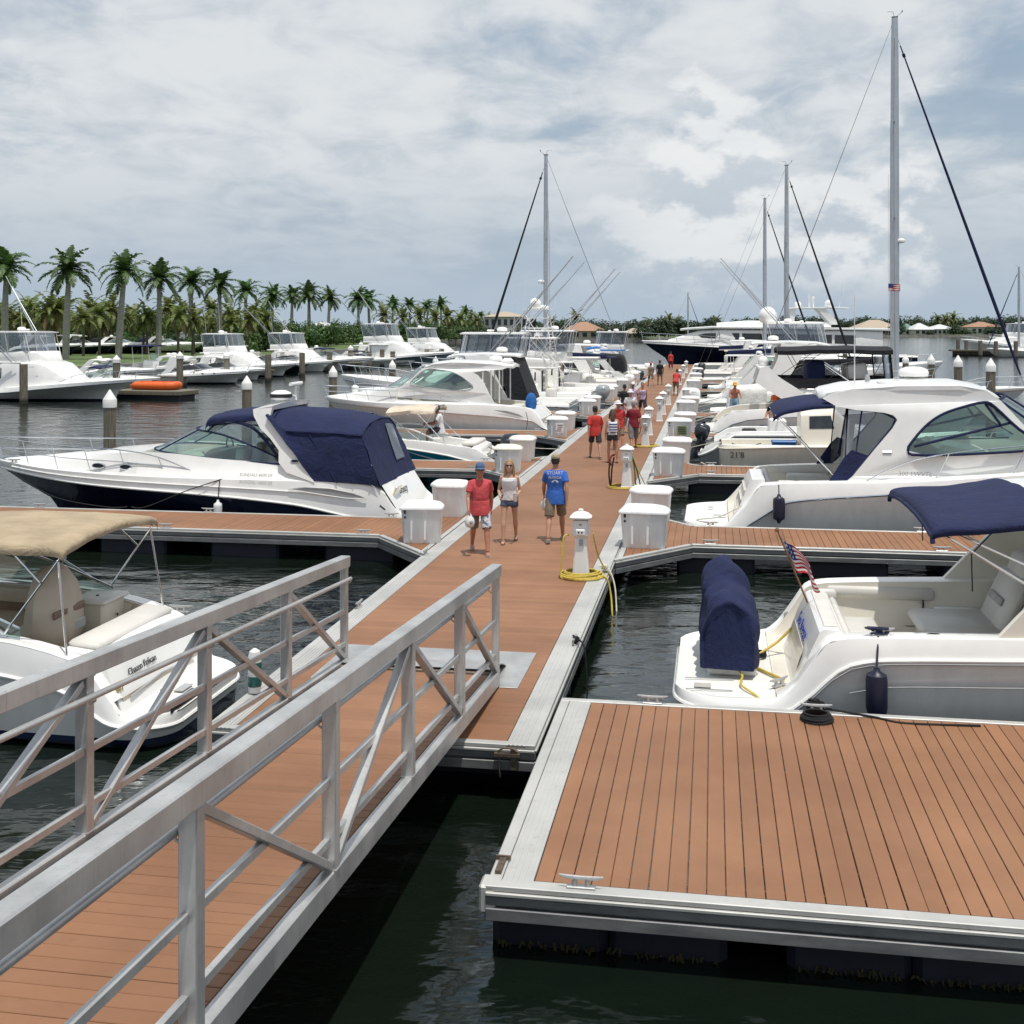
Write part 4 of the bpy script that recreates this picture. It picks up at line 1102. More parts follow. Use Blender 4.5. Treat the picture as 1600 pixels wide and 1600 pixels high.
def house(root, st, name, m, cap=True, rnd_=0.16):
    # superstructure loft: stations (x, half bottom, z bottom, half top, z top)
    mb = MB(); rows = []
    for (x, wb, zb, wt, zt) in st:
        k = min(rnd_, wt * 0.4, max(0.01, (zt - zb) * 0.45))
        f = max(0.0, (zt - k - zb) / max(zt - zb, 1e-3))
        ws = lerp(wb, wt, f)
        half = [(wb, zb), (lerp(wb, ws, .5), lerp(zb, zt - k, .5)), (ws, zt - k), (lerp(ws, wt - k, .35), zt - k * .3), (wt - k, zt), ((wt - k) * .5, zt + k * .12), (0, zt + k * .16)]
        rows.append([(x, q[0], q[1]) for q in half] + [(x, -q[0], q[1]) for q in half[-2::-1]])
    mb.loft(rows, cap=cap); return mb.build(name, m, root, ang=45)
def h_at(st, x):
    st = sorted(st)
    if x <= st[0][0]: return st[0][1:]
    for a, b in zip(st, st[1:]):
        if x <= b[0]: t = (x - a[0]) / max(1e-6, b[0] - a[0]); return tuple(lerp(p, q, t) for p, q in zip(a[1:], b[1:]))
    return st[-1][1:]
def side_window(root, st, pts, m='glass_dark', name='side_window', off=0.012, sides=(1, -1)):
    # pts = [(x, f)] outline on the side wall, f = fraction of its height
    for sg in sides:
        P = []
        for x, f in pts:
            wb, zb, wt, zt = h_at(st, x); P.append((x, sg * (lerp(wb, wt, f) + off), lerp(zb, zt, f)))
        c = sum((Vector(p) for p in P), Vector()) / len(P)
        mb = MB(); n = len(P); Q = [(p[0], p[1] - sg * 0.05, p[2]) for p in P]
        mb.add(P + Q, [tuple(range(n))] + [(i, (i + 1) % n, n + (i + 1) % n, n + i) for i in range(n)]); mb.build(name, m, root, ang=0)
def front_window(root, st, x0, x1, wf, m='glass_dark', off=0.015, name='windshield', n=3, gap=0.04):
    # panes on the sloping front between stations x0 (aft, high) and x1 (forward, low)
    a = h_at(st, x0); b = h_at(st, x1); wa, wb_ = a[2] * wf, b[2] * wf
    dx, dz_ = x1 - x0, b[3] - a[3]; nl = math.hypot(dx, dz_); nx, nz = -dz_ / nl, dx / nl
    for k in range(n):
        y0, y1 = -1 + 2 * k / n, -1 + 2 * (k + 1) / n; y0 += gap / 2; y1 -= gap / 2
        P = [(x0 + nx * off, wa * y0, a[3] + nz * off + .02), (x0 + nx * off, wa * y1, a[3] + nz * off + .02), (x1 + nx * off, wb_ * y1, b[3] + nz * off + .02), (x1 + nx * off, wb_ * y0, b[3] + nz * off + .02)]
        Q = [(p[0] - nx * .06, p[1], p[2] - nz * .06) for p in P]
        mb = MB(); mb.add(P + Q, [(0, 1, 2, 3)] + [(i, (i + 1) % 4, 4 + (i + 1) % 4, 4 + i) for i in range(4)]); mb.build(name, m, root, ang=0)
# ------------------------------------------------------------------ generic berthed boats
def sportfish(root, L=13.5, B=4.4, hm='hull_white', fly='vinyl', top=True, tower=0, outr=True, navy=False, outr_ang=18, salon_dark=True, fb=1.0):
    k = L / 13.5; f_ = k * fb
    H = Hull(L, B, [(0, .95 * f_), (3.6 * k, 1.0 * f_), (4.6 * k, 1.35 * f_), (8 * k, 1.75 * f_), (11 * k, 2.1 * f_), (L, 2.35 * f_)], [(0, .75 * f_), (4 * k, .85 * f_), (8 * k, 1.4 * f_), (L, 2.1 * f_)], p=2.0, tm=.4, sw=.93, rake=1.9 * k, flare=.42, chz=(.03, .7 * k))
    H.build(root, hm, rr=.025)
    H.liner(root, .06, 3.9 * k, [(0, .45), (4 * k, .45)], gw=.3, mat_='gelcoat', n=8)
    H.deck(root, 3.9 * k, L, [(3.9 * k, .05), (8 * k, .22), (11 * k, .15), (L, .02)], n=14)
    z0 = 1.25 * f_
    st = [(3.6 * k, B * .40, z0 - .3 * k, B * .37, 2.62 * k), (4.2 * k, B * .41, z0 - .2 * k, B * .385, 2.68 * k), (6.6 * k, B * .41, z0, B * .37, 2.72 * k), (7.4 * k, B * .40, z0 + .15 * k, B * .33, 2.55 * k), (9.2 * k, B * .28, z0 + .6 * f_, B * .20, 2.1 * f_), (9.9 * k, B * .14, z0 + .75 * f_, B * .06, 2.1 * f_)]
    house(root, st, 'deckhouse', 'gelcoat')
    if salon_dark: side_window(root, st, [(3.95 * k, .46), (6.9 * k, .48), (8.4 * k, .62), (7.7 * k, .80), (6.6 * k, .82), (3.95 * k, .82)])
    mb = MB(); mb.box((3.55 * k, 0, 1.6 * k), (.05, B * .5, 1.7 * k), bev=.01); mb.build('cabin_door', 'glass_dark', root)
    # flybridge
    fb = [(3.0 * k, B * .36, 2.66 * k, B * .37, 3.3 * k), (5.6 * k, B * .36, 2.66 * k, B * .36, 3.45 * k), (6.5 * k, B * .31, 2.68 * k, B * .27, 3.4 * k), (7.0 * k, B * .2, 2.66 * k, B * .15, 2.9 * k)]
    house(root, fb, 'flybridge', 'gelcoat', rnd_=.1)
    mb = MB(); mb.box((4.1 * k, 0, 2.64 * k), (3.0 * k, B * .76, .10), bev=.03); mb.build('bridge_deck', 'gelcoat', root)
    if top:
        zt = 4.75 * k
        mb = MB(); rows = []
        for x, wf in ((2.6, .80), (2.75, .9), (4.4, .95), (5.9, .92), (6.2, .8)):
            rows.append([(x * k, B * .39 * wf * q, zt + .07 * (1 - q * q)) for q in (-1, -.5, 0, .5, 1)] + [(x * k, B * .39 * wf * q, zt - .05) for q in (1, .5, 0, -.5, -1)])
        mb.loft(rows, close=True, cap=True); mb.build('hardtop', 'gelcoat', root, ang=50)
        mb = MB()
        for sg in (1, -1):
            for xa, xb in ((3.1, 2.9), (4.5, 4.4), (6.2, 5.8)): mb.tube([(xa * k, sg * B * .35, 3.25 * k), (xb * k, sg * B * .355, zt)], .024, 6)
            mb.tube([(3.1 * k, sg * B * .35, 3.3 * k), (4.4 * k, sg * B * .355, zt - .05)], .018, 6)
        mb.build('hardtop_leg', 'white_pipe', root)
        if fly:
            P = [(2.95, -.36), (4.5, -.365), (5.9, -.345), (6.35, -.22), (6.45, 0), (6.35, .22), (5.9, .345), (4.5, .365), (2.95, .36)]
            mb = MB(); mb.loft([[(x * k, y * B, 3.36 * k) for x, y in P], [((x - .25) * k, y * B, zt - .06) for x, y in P]]); mb.build('clear_enclosure', fly, root, ang=30)
            mb = MB()
            for x, y in P: mb.tube([(x * k, y * B * 1.005, 3.36 * k), ((x - .25) * k, y * B * 1.005, zt - .06)], .02, 5)
            mb.build('enclosure_seam', 'canvas_white' if not navy else 'canvas_navy', root)
        radar_dome(root, (4.0 * k, .3, zt + .08), .28)
        mb = MB(); mb.box((4.8 * k, -.4, zt + .15), (.25, .9, .1), bev=.04); mb.tube([(4.8 * k, -.4, zt), (4.8 * k, -.4, zt + .12)], .05, 8); mb.build('radar_bar', 'gelcoat', root)
        antenna(root, (3.2 * k, B * .3, zt), (2.9 * k, B * .31, zt + 3.2)); antenna(root, (3.2 * k, -B * .3, zt), (2.9 * k, -B * .31, zt + 3.0))
    if outr:
        a = R(outr_ang)
        for sg in (1, -1):
            b0 = Vector((5.0 * k, sg * B * .42, 2.7 * k)); e = b0 + Vector((-math.cos(R(45)) * 7.5 * k, sg * math.sin(a) * 3.2 * k, 6.2 * k))
            mb = MB(); mb.tube([b0, e], [.045, .03], 6); mb.tube([b0 + Vector((.35, 0, 0)), lerp(b0, e, .9)], .022, 5); mb.build('outrigger', 'aluminium_mast', root)
    if tower:
        T = lambda z: z * k * tower if z > 4 else z * k
        mb = MB()
        for sg in (1, -1):
            mb.tube([(2.5 * k, sg * B * .46, 1.0 * k), (3.3 * k, sg * .62, T(9.35))], .03, 6); mb.tube([(5.6 * k, sg * B * .43, 1.6 * k), (4.7 * k, sg * .62, T(9.35))], .03, 6)
            mb.tube([(2.65 * k, sg * B * .42, 2.6 * k), (5.1 * k, sg * .95, T(7.5))], .02, 6); mb.tube([(5.3 * k, sg * B * .36, 3.6 * k), (3.1 * k, sg * .75, T(9.0))], .02, 6)
            mb.tube([(2.0 * k, sg * B * .40, 2.2 * k), (4.9 * k, sg * .7, T(9.8))], .022, 6)
        for q in range(9):
            z = lerp(1.9 * k, T(9.2), q / 8); f = (z - 1.0 * k) / (T(9.35) - k); w_ = lerp(B * .46, .62, f); xx = lerp(2.5, 3.3, f) * k; x2 = lerp(5.6, 4.7, f) * k
            mb.tube([(xx, w_, z), (xx, -w_, z)], .02, 6)
            if q % 2: mb.tube([(x2, w_ * .97, z), (x2, -w_ * .97, z)], .018, 6)
        for z, w_, x0, x1 in ((8.3, .85, 3.0, 5.0), (9.35, .75, 3.2, 4.9)): mb.tube([(x0 * k, -w_, T(z)), (x0 * k, w_, T(z)), (x1 * k, w_, T(z)), (x1 * k, -w_, T(z))], .028, 6, closed=True)
        for sg in (1, -1): mb.tube([(3.2 * k, sg * .72, T(9.35)), (3.4 * k, sg * .6, T(10.3)), (4.7 * k, sg * .6, T(10.3)), (4.9 * k, sg * .72, T(9.35))], .022, 6)
        mb.build('tuna_tower', 'white_pipe', root)
        mb = MB(); mb.box((4.0 * k, 0, T(8.25)), (1.6 * k, 1.4, .05), bev=.01); mb.box((4.0 * k, 0, T(10.32)), (1.7 * k, 1.5, .05), bev=.015); mb.build('tower_platform', 'gelcoat', root)
        mb = MB(); mb.box((4.4 * k, 0, T(8.9)), (.3, .5, .5), bev=.04); mb.build('tower_helm', 'canvas_black', root)
        sat_dome(root, (4.2 * k, .3, T(10.36)), .38); radar_dome(root, (3.8 * k, -.45, T(10.36)), .4)
    rail_pts = None
    bow_rail(root, H, L * .62, .55, 5, .016, .12, False)
    return H
def express(root, L=10, B=3.3, hm='hull_white', top='gelcoat', roof=None, glass='glass_green', navy=None, arch=True, rails=True, canvas_m=None, enc=None, zk=1.0, curtain=None):
    k = L / 10; q = k * zk
    H = Hull(L, B, [(0, .4 * q), (.8 * k, .42 * q), (1.1 * k, .7 * q), (1.5 * k, 1.05 * q), (4 * k, 1.15 * q), (7 * k, 1.3 * q), (L, 1.5 * q)], [(0, .28 * q), (1.2 * k, .35 * q), (2.2 * k, .75 * q), (6 * k, 1.0 * q), (L, 1.3 * q)], p=2.3, rake=1.5 * k, rnd_st=.7 * k)
    H.build(root, hm, top)
    H.liner(root, .03, 1.1 * k, [(0, .41 * q), (2, .41 * q)], gw=.06, mat_='nonskid', n=6, cap=False, name='swim_platform')
    H.liner(root, 1.1 * k, 5.3 * k, [(1.1 * k, .42 * q), (1.4 * k, .5 * q), (5.3 * k, .5 * q)], gw=.25, n=10, zt=[(1.1 * k, .7 * q), (1.5 * k, 1.05 * q), (2.5 * k, 1.2 * q), (5.3 * k, 1.6 * q)])
    H.deck(root, 5.3 * k, L, [(5.3 * k, .42 * q), (7 * k, .36 * q), (9 * k, .14 * q), (L, .02)], n=12)
    mb = MB(); mb.box((1.45 * k, 0, .75 * q), (.3 * k, B * .72, .62 * q), ry(-18), .04); mb.build('transom', 'gelcoat', root)
    cushion(root, 'seat', (2.0 * k, 0, .72 * q), (.6 * k, B * .6, .4 * q)); cushion(root, 'helm_seat', (3.6 * k, -.5 * k, .95 * q), (.5 * k, .6 * k, .9 * q))
    zf = lambda x: interp([(2.8 * k, 1.42 * q), (6.2 * k, 1.72 * q)], x); zg = lambda x: interp([(2.8 * k, 1.5 * q), (4.4 * k, 2.15 * q), (5.4 * k, 2.25 * q)], x)
    arc_band(root, 'windshield', glass, (2.8 * k, 6.2 * k, B * .42, zf), (2.8 * k, 5.2 * k, B * .37, zg), frame='stainless', mull=(.3, .5, .7))
    if roof:
        zt = 2.95 * q; mb = MB(); rows = []
        for x, wf, dz in ((1.9, .7, -.05), (2.1, .86, 0), (3.6, .95, .05), (4.8, .88, .0), (5.3, .7, -.1)):
            rows.append([(x * k, B * .41 * wf * s_, zt + dz + .09 * (1 - s_ * s_)) for s_ in (-1, -.5, 0, .5, 1)] + [(x * k, B * .41 * wf * s_, zt + dz - .06) for s_ in (1, .5, 0, -.5, -1)])
        mb.loft(rows, close=True, cap=True); mb.build('hardtop', roof, root, ang=50)
        mb = MB()
        for sg in (1, -1):
            mb.poly([[(2.3 * k, 1.15 * q), (3.2 * k, 1.2 * q), (3.9 * k, 2.2 * q), (4.4 * k, zt - .02), (3.2 * k, zt - .02), (3.0 * k, 2.3 * q)]], lambda x, z, s_, sg=sg: (x, sg * (B * .455 - .1 * (z - 1.1 * q) - s_), z), .09)
        mb.build('hardtop_pillar', 'gelcoat', root, ang=30)
        radar_dome(root, (2.9 * k, 0, zt + .12), .28)
    elif arch:
        mb = MB()
        for sg in (1, -1): mb.poly([[(1.9 * k, 1.1 * q), (2.7 * k, 1.15 * q), (3.5 * k, 2.1 * q), (3.9 * k, 2.55 * q), (3.3 * k, 2.62 * q), (3.0 * k, 2.3 * q)]], lambda x, z, s_, sg=sg: (x, sg * (B * .46 - .12 * (z - 1.1 * q) - s_), z), .1)
        mb.box((3.55 * k, 0, 2.6 * q), (.55 * k, B * .72, .1), ry(-8), .03); mb.build('radar_arch', 'gelcoat', root, ang=30)
        if canvas_m: bimini(root, 3.4 * k, 5.1 * k, B * .4, 2.55 * q, 2.5 * q, canvas_m, .12, .08, 3, frame=True)
        radar_dome(root, (3.55 * k, 0, 2.66 * q), .24)
    if enc:
        rows = [[(x * k, B * .43 * s_, 1.15 * q) for s_ in (-1, 1)] for x in (1.3, 1.3)]
        R_ = []
        for x, zt in ((1.35, 2.35), (2.2, 2.5), (3.2, 2.58)):
            R_.append([(x * k, -B * .455, 1.15 * q), (x * k, -B * .42, 1.9 * q), (x * k, -B * .38, (zt - .12) * q), (x * k, -B * .2, zt * q), (x * k, B * .2, zt * q), (x * k, B * .38, (zt - .12) * q), (x * k, B * .42, 1.9 * q), (x * k, B * .455, 1.15 * q)])
        back = [[(1.1 * k, p[1], 1.05 * q) for p in R_[0]]]
        canvas(root, 'cockpit_cover', subdiv(back + R_, 3, 3), enc)
    if curtain:
        top = [(x * k, y * B, 2.88 * q) for x, y in ((3.0, -.38), (2.05, -.38), (2.0, 0), (2.05, .38), (3.0, .38))]; bot = [(x * k, y * B, 1.2 * q) for x, y in ((2.3, -.45), (1.35, -.44), (1.3, 0), (1.35, .44), (2.3, .45))]
        mb = MB(); mb.loft([bot, top]); mb.build('aft_curtain', curtain, root, ang=30)
    if rails: bow_rail(root, H, 4.6 * k, .5 * q, 5, .013, .08)
    portlight(root, H, 7.2 * k, 1.28 * q, .16 * k, .05 * q, off=-.02); portlight(root, H, 6.2 * k, 1.23 * q, .16 * k, .05 * q, off=-.02)
    return H
def center_console(root, L=7.5, B=2.5, hm='hull_white', ttop='gelcoat', engines=1, em='engine_black', cover=None):
    k = L / 7.5
    H = Hull(L, B, [(0, .75 * k), (2 * k, .78 * k), (5 * k, .95 * k), (L, 1.2 * k)], [(0, .62 * k), (5 * k, .8 * k), (L, 1.08 * k)], p=2.1, rake=1.1 * k, draft=.4, flare=.5)
    H.build(root, hm, 'gelcoat', 'gelcoat_grey', n=18)
    H.liner(root, .05, L * .93, [(0, .3), (5 * k, .32), (L, .6)], gw=.2, mat_='gelcoat', n=12)
    mb = MB(); mb.box((3.3 * k, 0, .85 * k), (.8 * k, .8 * k, 1.05 * k), ry(4), .06); mb.build('console', 'gelcoat', root, ang=40)
    cushion(root, 'leaning_post', (2.3 * k, 0, .75 * k), (.45 * k, .9 * k, .85 * k))
    mb = MB(); mb.add([(3.65 * k, -.36 * k, 1.38 * k), (3.65 * k, .36 * k, 1.38 * k), (3.45 * k, .34 * k, 1.85 * k), (3.45 * k, -.34 * k, 1.85 * k)], [(0, 1, 2, 3)]); mb.build('windshield', 'glass_green', root)
    if ttop:
        mb = MB()
        for sg in (1, -1):
            for x in (2.3, 3.6): mb.tube([(x * k, sg * .5 * k, .4 * k), ((x - .1) * k, sg * .62 * k, 2.35 * k)], .022, 6)
        mb.build('top_frame', 'white_pipe', root)
        mb = MB(); rows = [[(x * k, .95 * k * wf * s_, 2.4 * k + .06 * (1 - s_ * s_)) for s_ in (-1, -.5, 0, .5, 1)] + [(x * k, .95 * k * wf * s_, 2.35 * k) for s_ in (1, .5, 0, -.5, -1)] for x, wf in ((1.7, .85), (1.9, 1), (3.8, 1), (4.1, .8))]
        mb.loft(rows, close=True, cap=True); mb.build('t_top', ttop, root, ang=50)
    for e in range(engines):
        outboard(root, -.05, (e - (engines - 1) / 2) * .7 * k, .62 * k, .95 * k, em)
    return H
def sailboat(root, L=13, B=4, mast_x=None, mast_h=17, hm='hull_white', furl='canvas_navy', boom=True, spread=2, mr=.11, radar_z=None, lazy='canvas_navy', rake=0.0):
    mx = mast_x or L * .56
    H = Hull(L, B, [(0, 1.05), (L * .5, 1.1), (L, 1.35)], [(0, .9), (L * .5, .95), (L, 1.2)], p=1.9, tm=.38, sw=.72, rake=1.6, draft=.6, flare=.75, chz=(.05, .3))
    H.build(root, hm, 'gelcoat', 'teak')
    H.liner(root, .15, L * .32, [(0, .75), (L, .75)], gw=.35, n=8)
    H.deck(root, L * .32, L, [(L * .32, .45), (L * .6, .42), (L * .72, .2), (L, .03)], n=14, side=.5)
    side_st = [(L * .34, B * .30, 1.25, B * .27, 1.55), (L * .62, B * .24, 1.28, B * .2, 1.55)]
    side_window(root, side_st, [(L * .36, .3), (L * .6, .3), (L * .58, .8), (L * .36, .8)], off=.1)
    zb = 1.45
    mb = MB(); n = 14
    rows = [[(mx - rake * z + mr * 1.25 * f * math.cos(2 * math.pi * k / n), mr * .8 * f * math.sin(2 * math.pi * k / n), z) for k in range(n)] for z, f in ((zb, 1), (mast_h * .6, 1), (mast_h * .9, .85), (mast_h, .7))]
    mb.loft(rows, close=True, cap=True); mb.build('mast', 'aluminium_mast', root, ang=60)
    T = Vector((mx - rake * mast_h, 0, mast_h)); mt = lambda z: Vector((mx - rake * z, 0, z))
    mb = MB(); mb.box(T + Vector((0, 0, .05)), (.35, .12, .06), bev=.01); mb.tube([T, T + Vector((-.1, 0, .35))], .012, 5); mb.tube([T, T + Vector((.4, 0, .3))], .01, 5); mb.tube([T + Vector((.4, 0, .3)), T + Vector((.42, 0, .42))], .03, 6); mb.tube([T + Vector((-.1, 0, .35)), T + Vector((-.4, 0, .38))], .01, 5)
    mb.build('masthead', 'plastic_black', root)
    bow = Vector((L - .15, 0, 1.45)); fs = mt(mast_h * .955) + Vector((.1, 0, 0))
    mb = MB(); mb.tube([fs, bow], .010, 5); mb.tube([T, Vector((.25, .35, 1.2))], .009, 5); mb.tube([T, Vector((.25, -.35, 1.2))], .009, 5)
    for sg in (1, -1):
        tips = []
        for s_ in range(spread):
            z = mast_h * (s_ + 1) / (spread + 1.1); tips.append(Vector((mt(z).x - .15, sg * (.95 - .18 * s_), z + .05)))
        prev = Vector((mx - .2, sg * B * .46, 1.15))
        for tp in tips: mb.tube([prev, tp], .009, 5); prev = tp
        mb.tube([prev, T], .009, 5)
        mb.tube([Vector((mx - .3, sg * B * .44, 1.15)), mt(mast_h / (spread + 1.1))], .008, 5)
    mb.build('rigging', 'steel_dark', root)
    mb = MB()
    for sg in (1, -1):
        for s_ in range(spread):
            z = mast_h * (s_ + 1) / (spread + 1.1); mb.tube([mt(z), (mt(z).x - .15, sg * (.95 - .18 * s_), z + .05)], .035, 6, flat=.5)
    mb.build('spreader', 'aluminium_mast', root)
    a, b = lerp(bow, fs, .03), lerp(bow, fs, .97); mb = MB(); mb.tube([lerp(a, b, i / 8) for i in range(9)], [.05, .095, .1, .09, .08, .07, .06, .05, .035], 8); mb.tube([lerp(a, b, .965), lerp(a, b, .975)], .09, 8); mb.build('furled_jib', furl, root)
    if boom:
        mb = MB(); mb.tube([(mx - .1, 0, 2.5), (mx - L * .38, 0, 2.45)], .07, 8); mb.build('boom', 'aluminium_mast', root)
        mb = MB(); mb.tube(smooth_path([(mx - .15, 0, 2.95), (mx - 1.2, .03, 2.8), (mx - L * .2, -.02, 2.74), (mx - L * .38, 0, 2.62)], 5), [.12] * 16, 8, flat=1.5); mb.build('sail_cover', lazy, root)
    if radar_z:
        o_ = mt(radar_z) + Vector((.35, 0, 0)); radar_dome(root, o_, .24); mb = MB(); mb.beam(mt(radar_z) + Vector((0, 0, -.03)), o_, .12, .05); mb.build('radar_bracket', 'aluminium_mast', root)
    bow_rail(root, H, L * .75, .6, 4, .014, .1)
    return H
# ================================================================== the navy express cruiser
def boat_navy():
    r = boat_root('express_cruiser', 16.1, -2.85, -1, 'navy hulled express cruiser with white topsides and closed navy cockpit canvas', 'motorboat')
    H = Hull(11.8, 3.5, [(0, .38), (.5, .42), (.8, .6), (1.1, .98), (1.4, 1.13), (2.7, 1.2), (6.5, 1.22), (9.8, 1.27), (11.8, 1.36)], [(0, .2), (.9, .28), (1.8, .41), (3.3, .68), (6, .88), (9, .99), (11.8, 1.16)], p=2.35, rake=2.0, rnd_st=.6, flare=.55)
    H.build(r, 'hull_navy', 'gelcoat', 'gelcoat', .028, n=34)
    # moulded knuckle line along the topside
    mb = MB()
    for sg in (1, -1): mb.tube([(x, sg * (H.w(x) * .992 + .004), lerp(H.zr(x), H.z(x), .55)) for x in H.xs(2.2, 11.2, 24)], .016, 6)
    mb.build('styling_line', 'gelcoat', r)
    H.liner(r, .02, 1.05, [(0, .385), (2, .40)], gw=.07, mat_='nonskid', n=8, cap=False, name='swim_platform')
    zt = [(1.05, .9), (1.4, 1.14), (2.2, 1.2), (3.0, 1.42), (3.7, 1.56), (5.2, 1.66), (6.4, 1.76), (7.2, 1.78)]
    H.liner(r, 1.05, 7.2, [(1.05, .4), (1.3, .55), (7.2, .6)], gw=.30, n=18, zt=zt)
    H.deck(r, 7.19, 11.8, [(7.15, .53), (8.3, .46), (9.5, .32), (10.8, .14), (11.8, .02)], n=22, side=.34, full=1.0, fx=3.2)
    # hatch and anchor gear on the foredeck
    mb = MB(); mb.box((8.9, 0, 1.66), (.6, .6, .05), ry(6), .03); mb.build('deck_hatch', 'glass_dark', r)
    mb = MB(); mb.box((11.4, 0, 1.42), (.5, .16, .08), bev=.02); mb.tube([(11.2, 0, 1.46), (11.9, 0, 1.42), (12.05, 0, 1.3)], .03, 6); mb.build('anchor_roller', 'stainless', r)
    # dash and seats seen through the glass
    mb = MB(); mb.box((6.3, 0, 1.45), (1.3, 2.3, .5), ry(8), .1); mb.build('dashboard', 'gelcoat_cream', r)
    for y in (-.65, .6): cushion(r, 'helm_seat', (4.9, y, 1.45), (.22, .6, .85), 'vinyl_seat', ry(-10)); cushion(r, 'seat_base', (5.1, y, .95), (.6, .6, .5))
    mb = MB(); mb.tube([(5.75 + .03 * math.sin(a), -.65 + .2 * math.cos(a), 1.78 + .19 * math.sin(a)) for a in [2 * math.pi * k / 16 for k in range(16)]], .018, 6, closed=True); mb.build('steering_wheel', 'plastic_black', r)
    zb = lambda x: interp([(3.6, 1.56), (5.2, 1.66), (7.2, 1.80)], x); zg = lambda x: interp([(3.6, 1.64), (4.1, 1.86), (5.4, 2.26), (6.2, 2.31)], x)
    P, Q = arc_band(r, 'windshield', 'glass_green', (3.55, 7.25, 1.44, zb), (3.6, 6.15, 1.28, zg), n=28, frame='canvas_navy', fr=.02, mull=(.31, .5, .69))
    P2, Q2 = arc_band(r, 'clear_panel', 'vinyl', (4.25, 6.1, 1.27, zg), (4.35, 5.6, 1.2, lambda x: 2.58), n=20, frame='canvas_navy', fr=.022, mull=(.22, .5, .78))
    for sg in (1, -1): mb = MB(); mb.tube(smooth_path([(3.62, sg * 1.42, 1.64), (3.95, sg * 1.38, 2.05), (4.4, sg * 1.3, 2.42), (5.1, sg * 1.24, 2.58)], 5), .035, 6); mb.build('canvas_edge', 'canvas_navy', r)
    # forward sunshade
    rows = []
    for x, z, w_ in ((5.72, 2.50, 1.12), (5.62, 2.66, 1.18), (5.2, 2.75, 1.24), (4.6, 2.79, 1.27), (3.9, 2.80, 1.28)):
        rows.append([(x - .12 * abs(q) ** 2, w_ * q * 1.03, z - .10 * abs(q) ** 3 - (.14 if abs(q) > .99 else 0)) for q in (-1, -.97, -.7, -.35, 0, .35, .7, .97, 1)])
    canvas(r, 'sunshade', subdiv(rows, 4, 3), 'canvas_navy', seed=2, wr=.016)
    # radar arch
    mb = MB()
    out = [(2.70, 1.18), (3.40, 1.40), (3.60, 1.62), (3.62, 1.9), (3.85, 2.17), (4.11, 2.39), (4.30, 2.68), (4.33, 2.84), (3.85, 2.92), (3.90, 2.66), (3.78, 2.46), (3.46, 2.22), (3.02, 1.77)]
    for sg in (1, -1): mb.poly([out], lambda x, z, s_, sg=sg: (x, sg * (1.67 - .20 * (z - 1.2) - s_), z), .13)
    rows = [[(4.33, y, 2.84 + .05 * (1 - (y / 1.3) ** 2)) for y in (-1.34, -.7, 0, .7, 1.34)], [(3.85, y, 2.92 + .05 * (1 - (y / 1.3) ** 2)) for y in (-1.34, -.7, 0, .7, 1.34)], [(3.88, y, 2.82) for y in (-1.34, -.7, 0, .7, 1.34)], [(4.28, y, 2.76) for y in (-1.34, -.7, 0, .7, 1.34)]]
    mb.loft(rows + [rows[0]]); mb.build('radar_arch', 'gelcoat', r, ang=30)
    radar_dome(r, (4.1, .1, 2.97), .27); mb = MB(); mb.lathe([(.272, 3.05), (.275, 3.10), (.272, 3.14)], (4.1, .1, 0), 18); mb.build('radar_band', 'ink_dark', r)
    mb = MB(); mb.tube([(3.95, -.55, 2.95), (3.95, -.55, 3.3)], .018, 6); mb.tube([(3.95, -.55, 3.05), (3.95, -.25, 3.1)], .014, 6); mb.tube([(3.95, -.95, 3.36), (3.95, -.15, 3.36)], .045, 8); mb.build('radar_mast', 'gelcoat', r)
    # aft canvas enclosure
    rows = []
    for x, xb, zt_, zs_, zb_ in ((3.95, 2.72, 2.80, 2.70, 1.24), (3.5, 2.45, 2.80, 2.36, 1.22), (2.8, 2.1, 2.77, 2.34, 1.20), (2.2, 1.75, 2.70, 2.32, 1.18), (1.62, 1.14, 2.56, 2.27, 1.13)):
        sec = []
        for q in (-1, -.995, -.99, -.6, -.3, 0): pass
        half = [(xb, 1.66, zb_), (lerp(xb, x, .33), 1.63, lerp(zb_, zs_, .33)), (lerp(xb, x, .66), 1.56, lerp(zb_, zs_, .66)), (x, 1.47, zs_ - .03), (x, 1.40, zs_ + .05), (x, .95, lerp(zs_, zt_, .75)), (x, .5, lerp(zs_, zt_, .96)), (x, 0, zt_)]
        rows.append(half + [(p[0], -p[1], p[2]) for p in half[-2::-1]])
    canvas(r, 'canvas_enclosure', subdiv(rows, 5, 3), 'canvas_navy', seed=5, wr=.022)
    # vertical folds of the drop curtains
    mb = MB()
    for sg in (1, -1):
        mb.tube([(1.62, sg * 1.48, 2.26), (2.2, sg * 1.49, 2.31), (2.8, sg * 1.49, 2.33), (3.45, sg * 1.49, 2.35)], .02, 6)
        mb.tube([(1.62, sg * 1.47, 2.26), (1.5, sg * 1.56, 1.75), (1.37, sg * 1.665, 1.16)], .018, 6)
        for f in (.35, .7): mb.tube([(lerp(1.62, 3.45, f), sg * 1.49, 2.3), (lerp(1.37, 2.5, f), sg * 1.665, 1.18)], .014, 6)
    mb.tube([(1.62, -1.47, 2.27), (1.62, -.9, 2.50), (1.62, 0, 2.57), (1.62, .9, 2.50), (1.62, 1.47, 2.27)], .02, 6); mb.build('canvas_seam', 'canvas_navy', r)
    def aftp(q, f):
        return (lerp(1.14, 1.62, f) - .012, q * interp([(0, 1.66), (.33, 1.63), (.66, 1.56), (1, 1.47)], f), lerp(1.13, 2.25, f) + .30 * f * f * (1 - abs(q) ** 2.2))
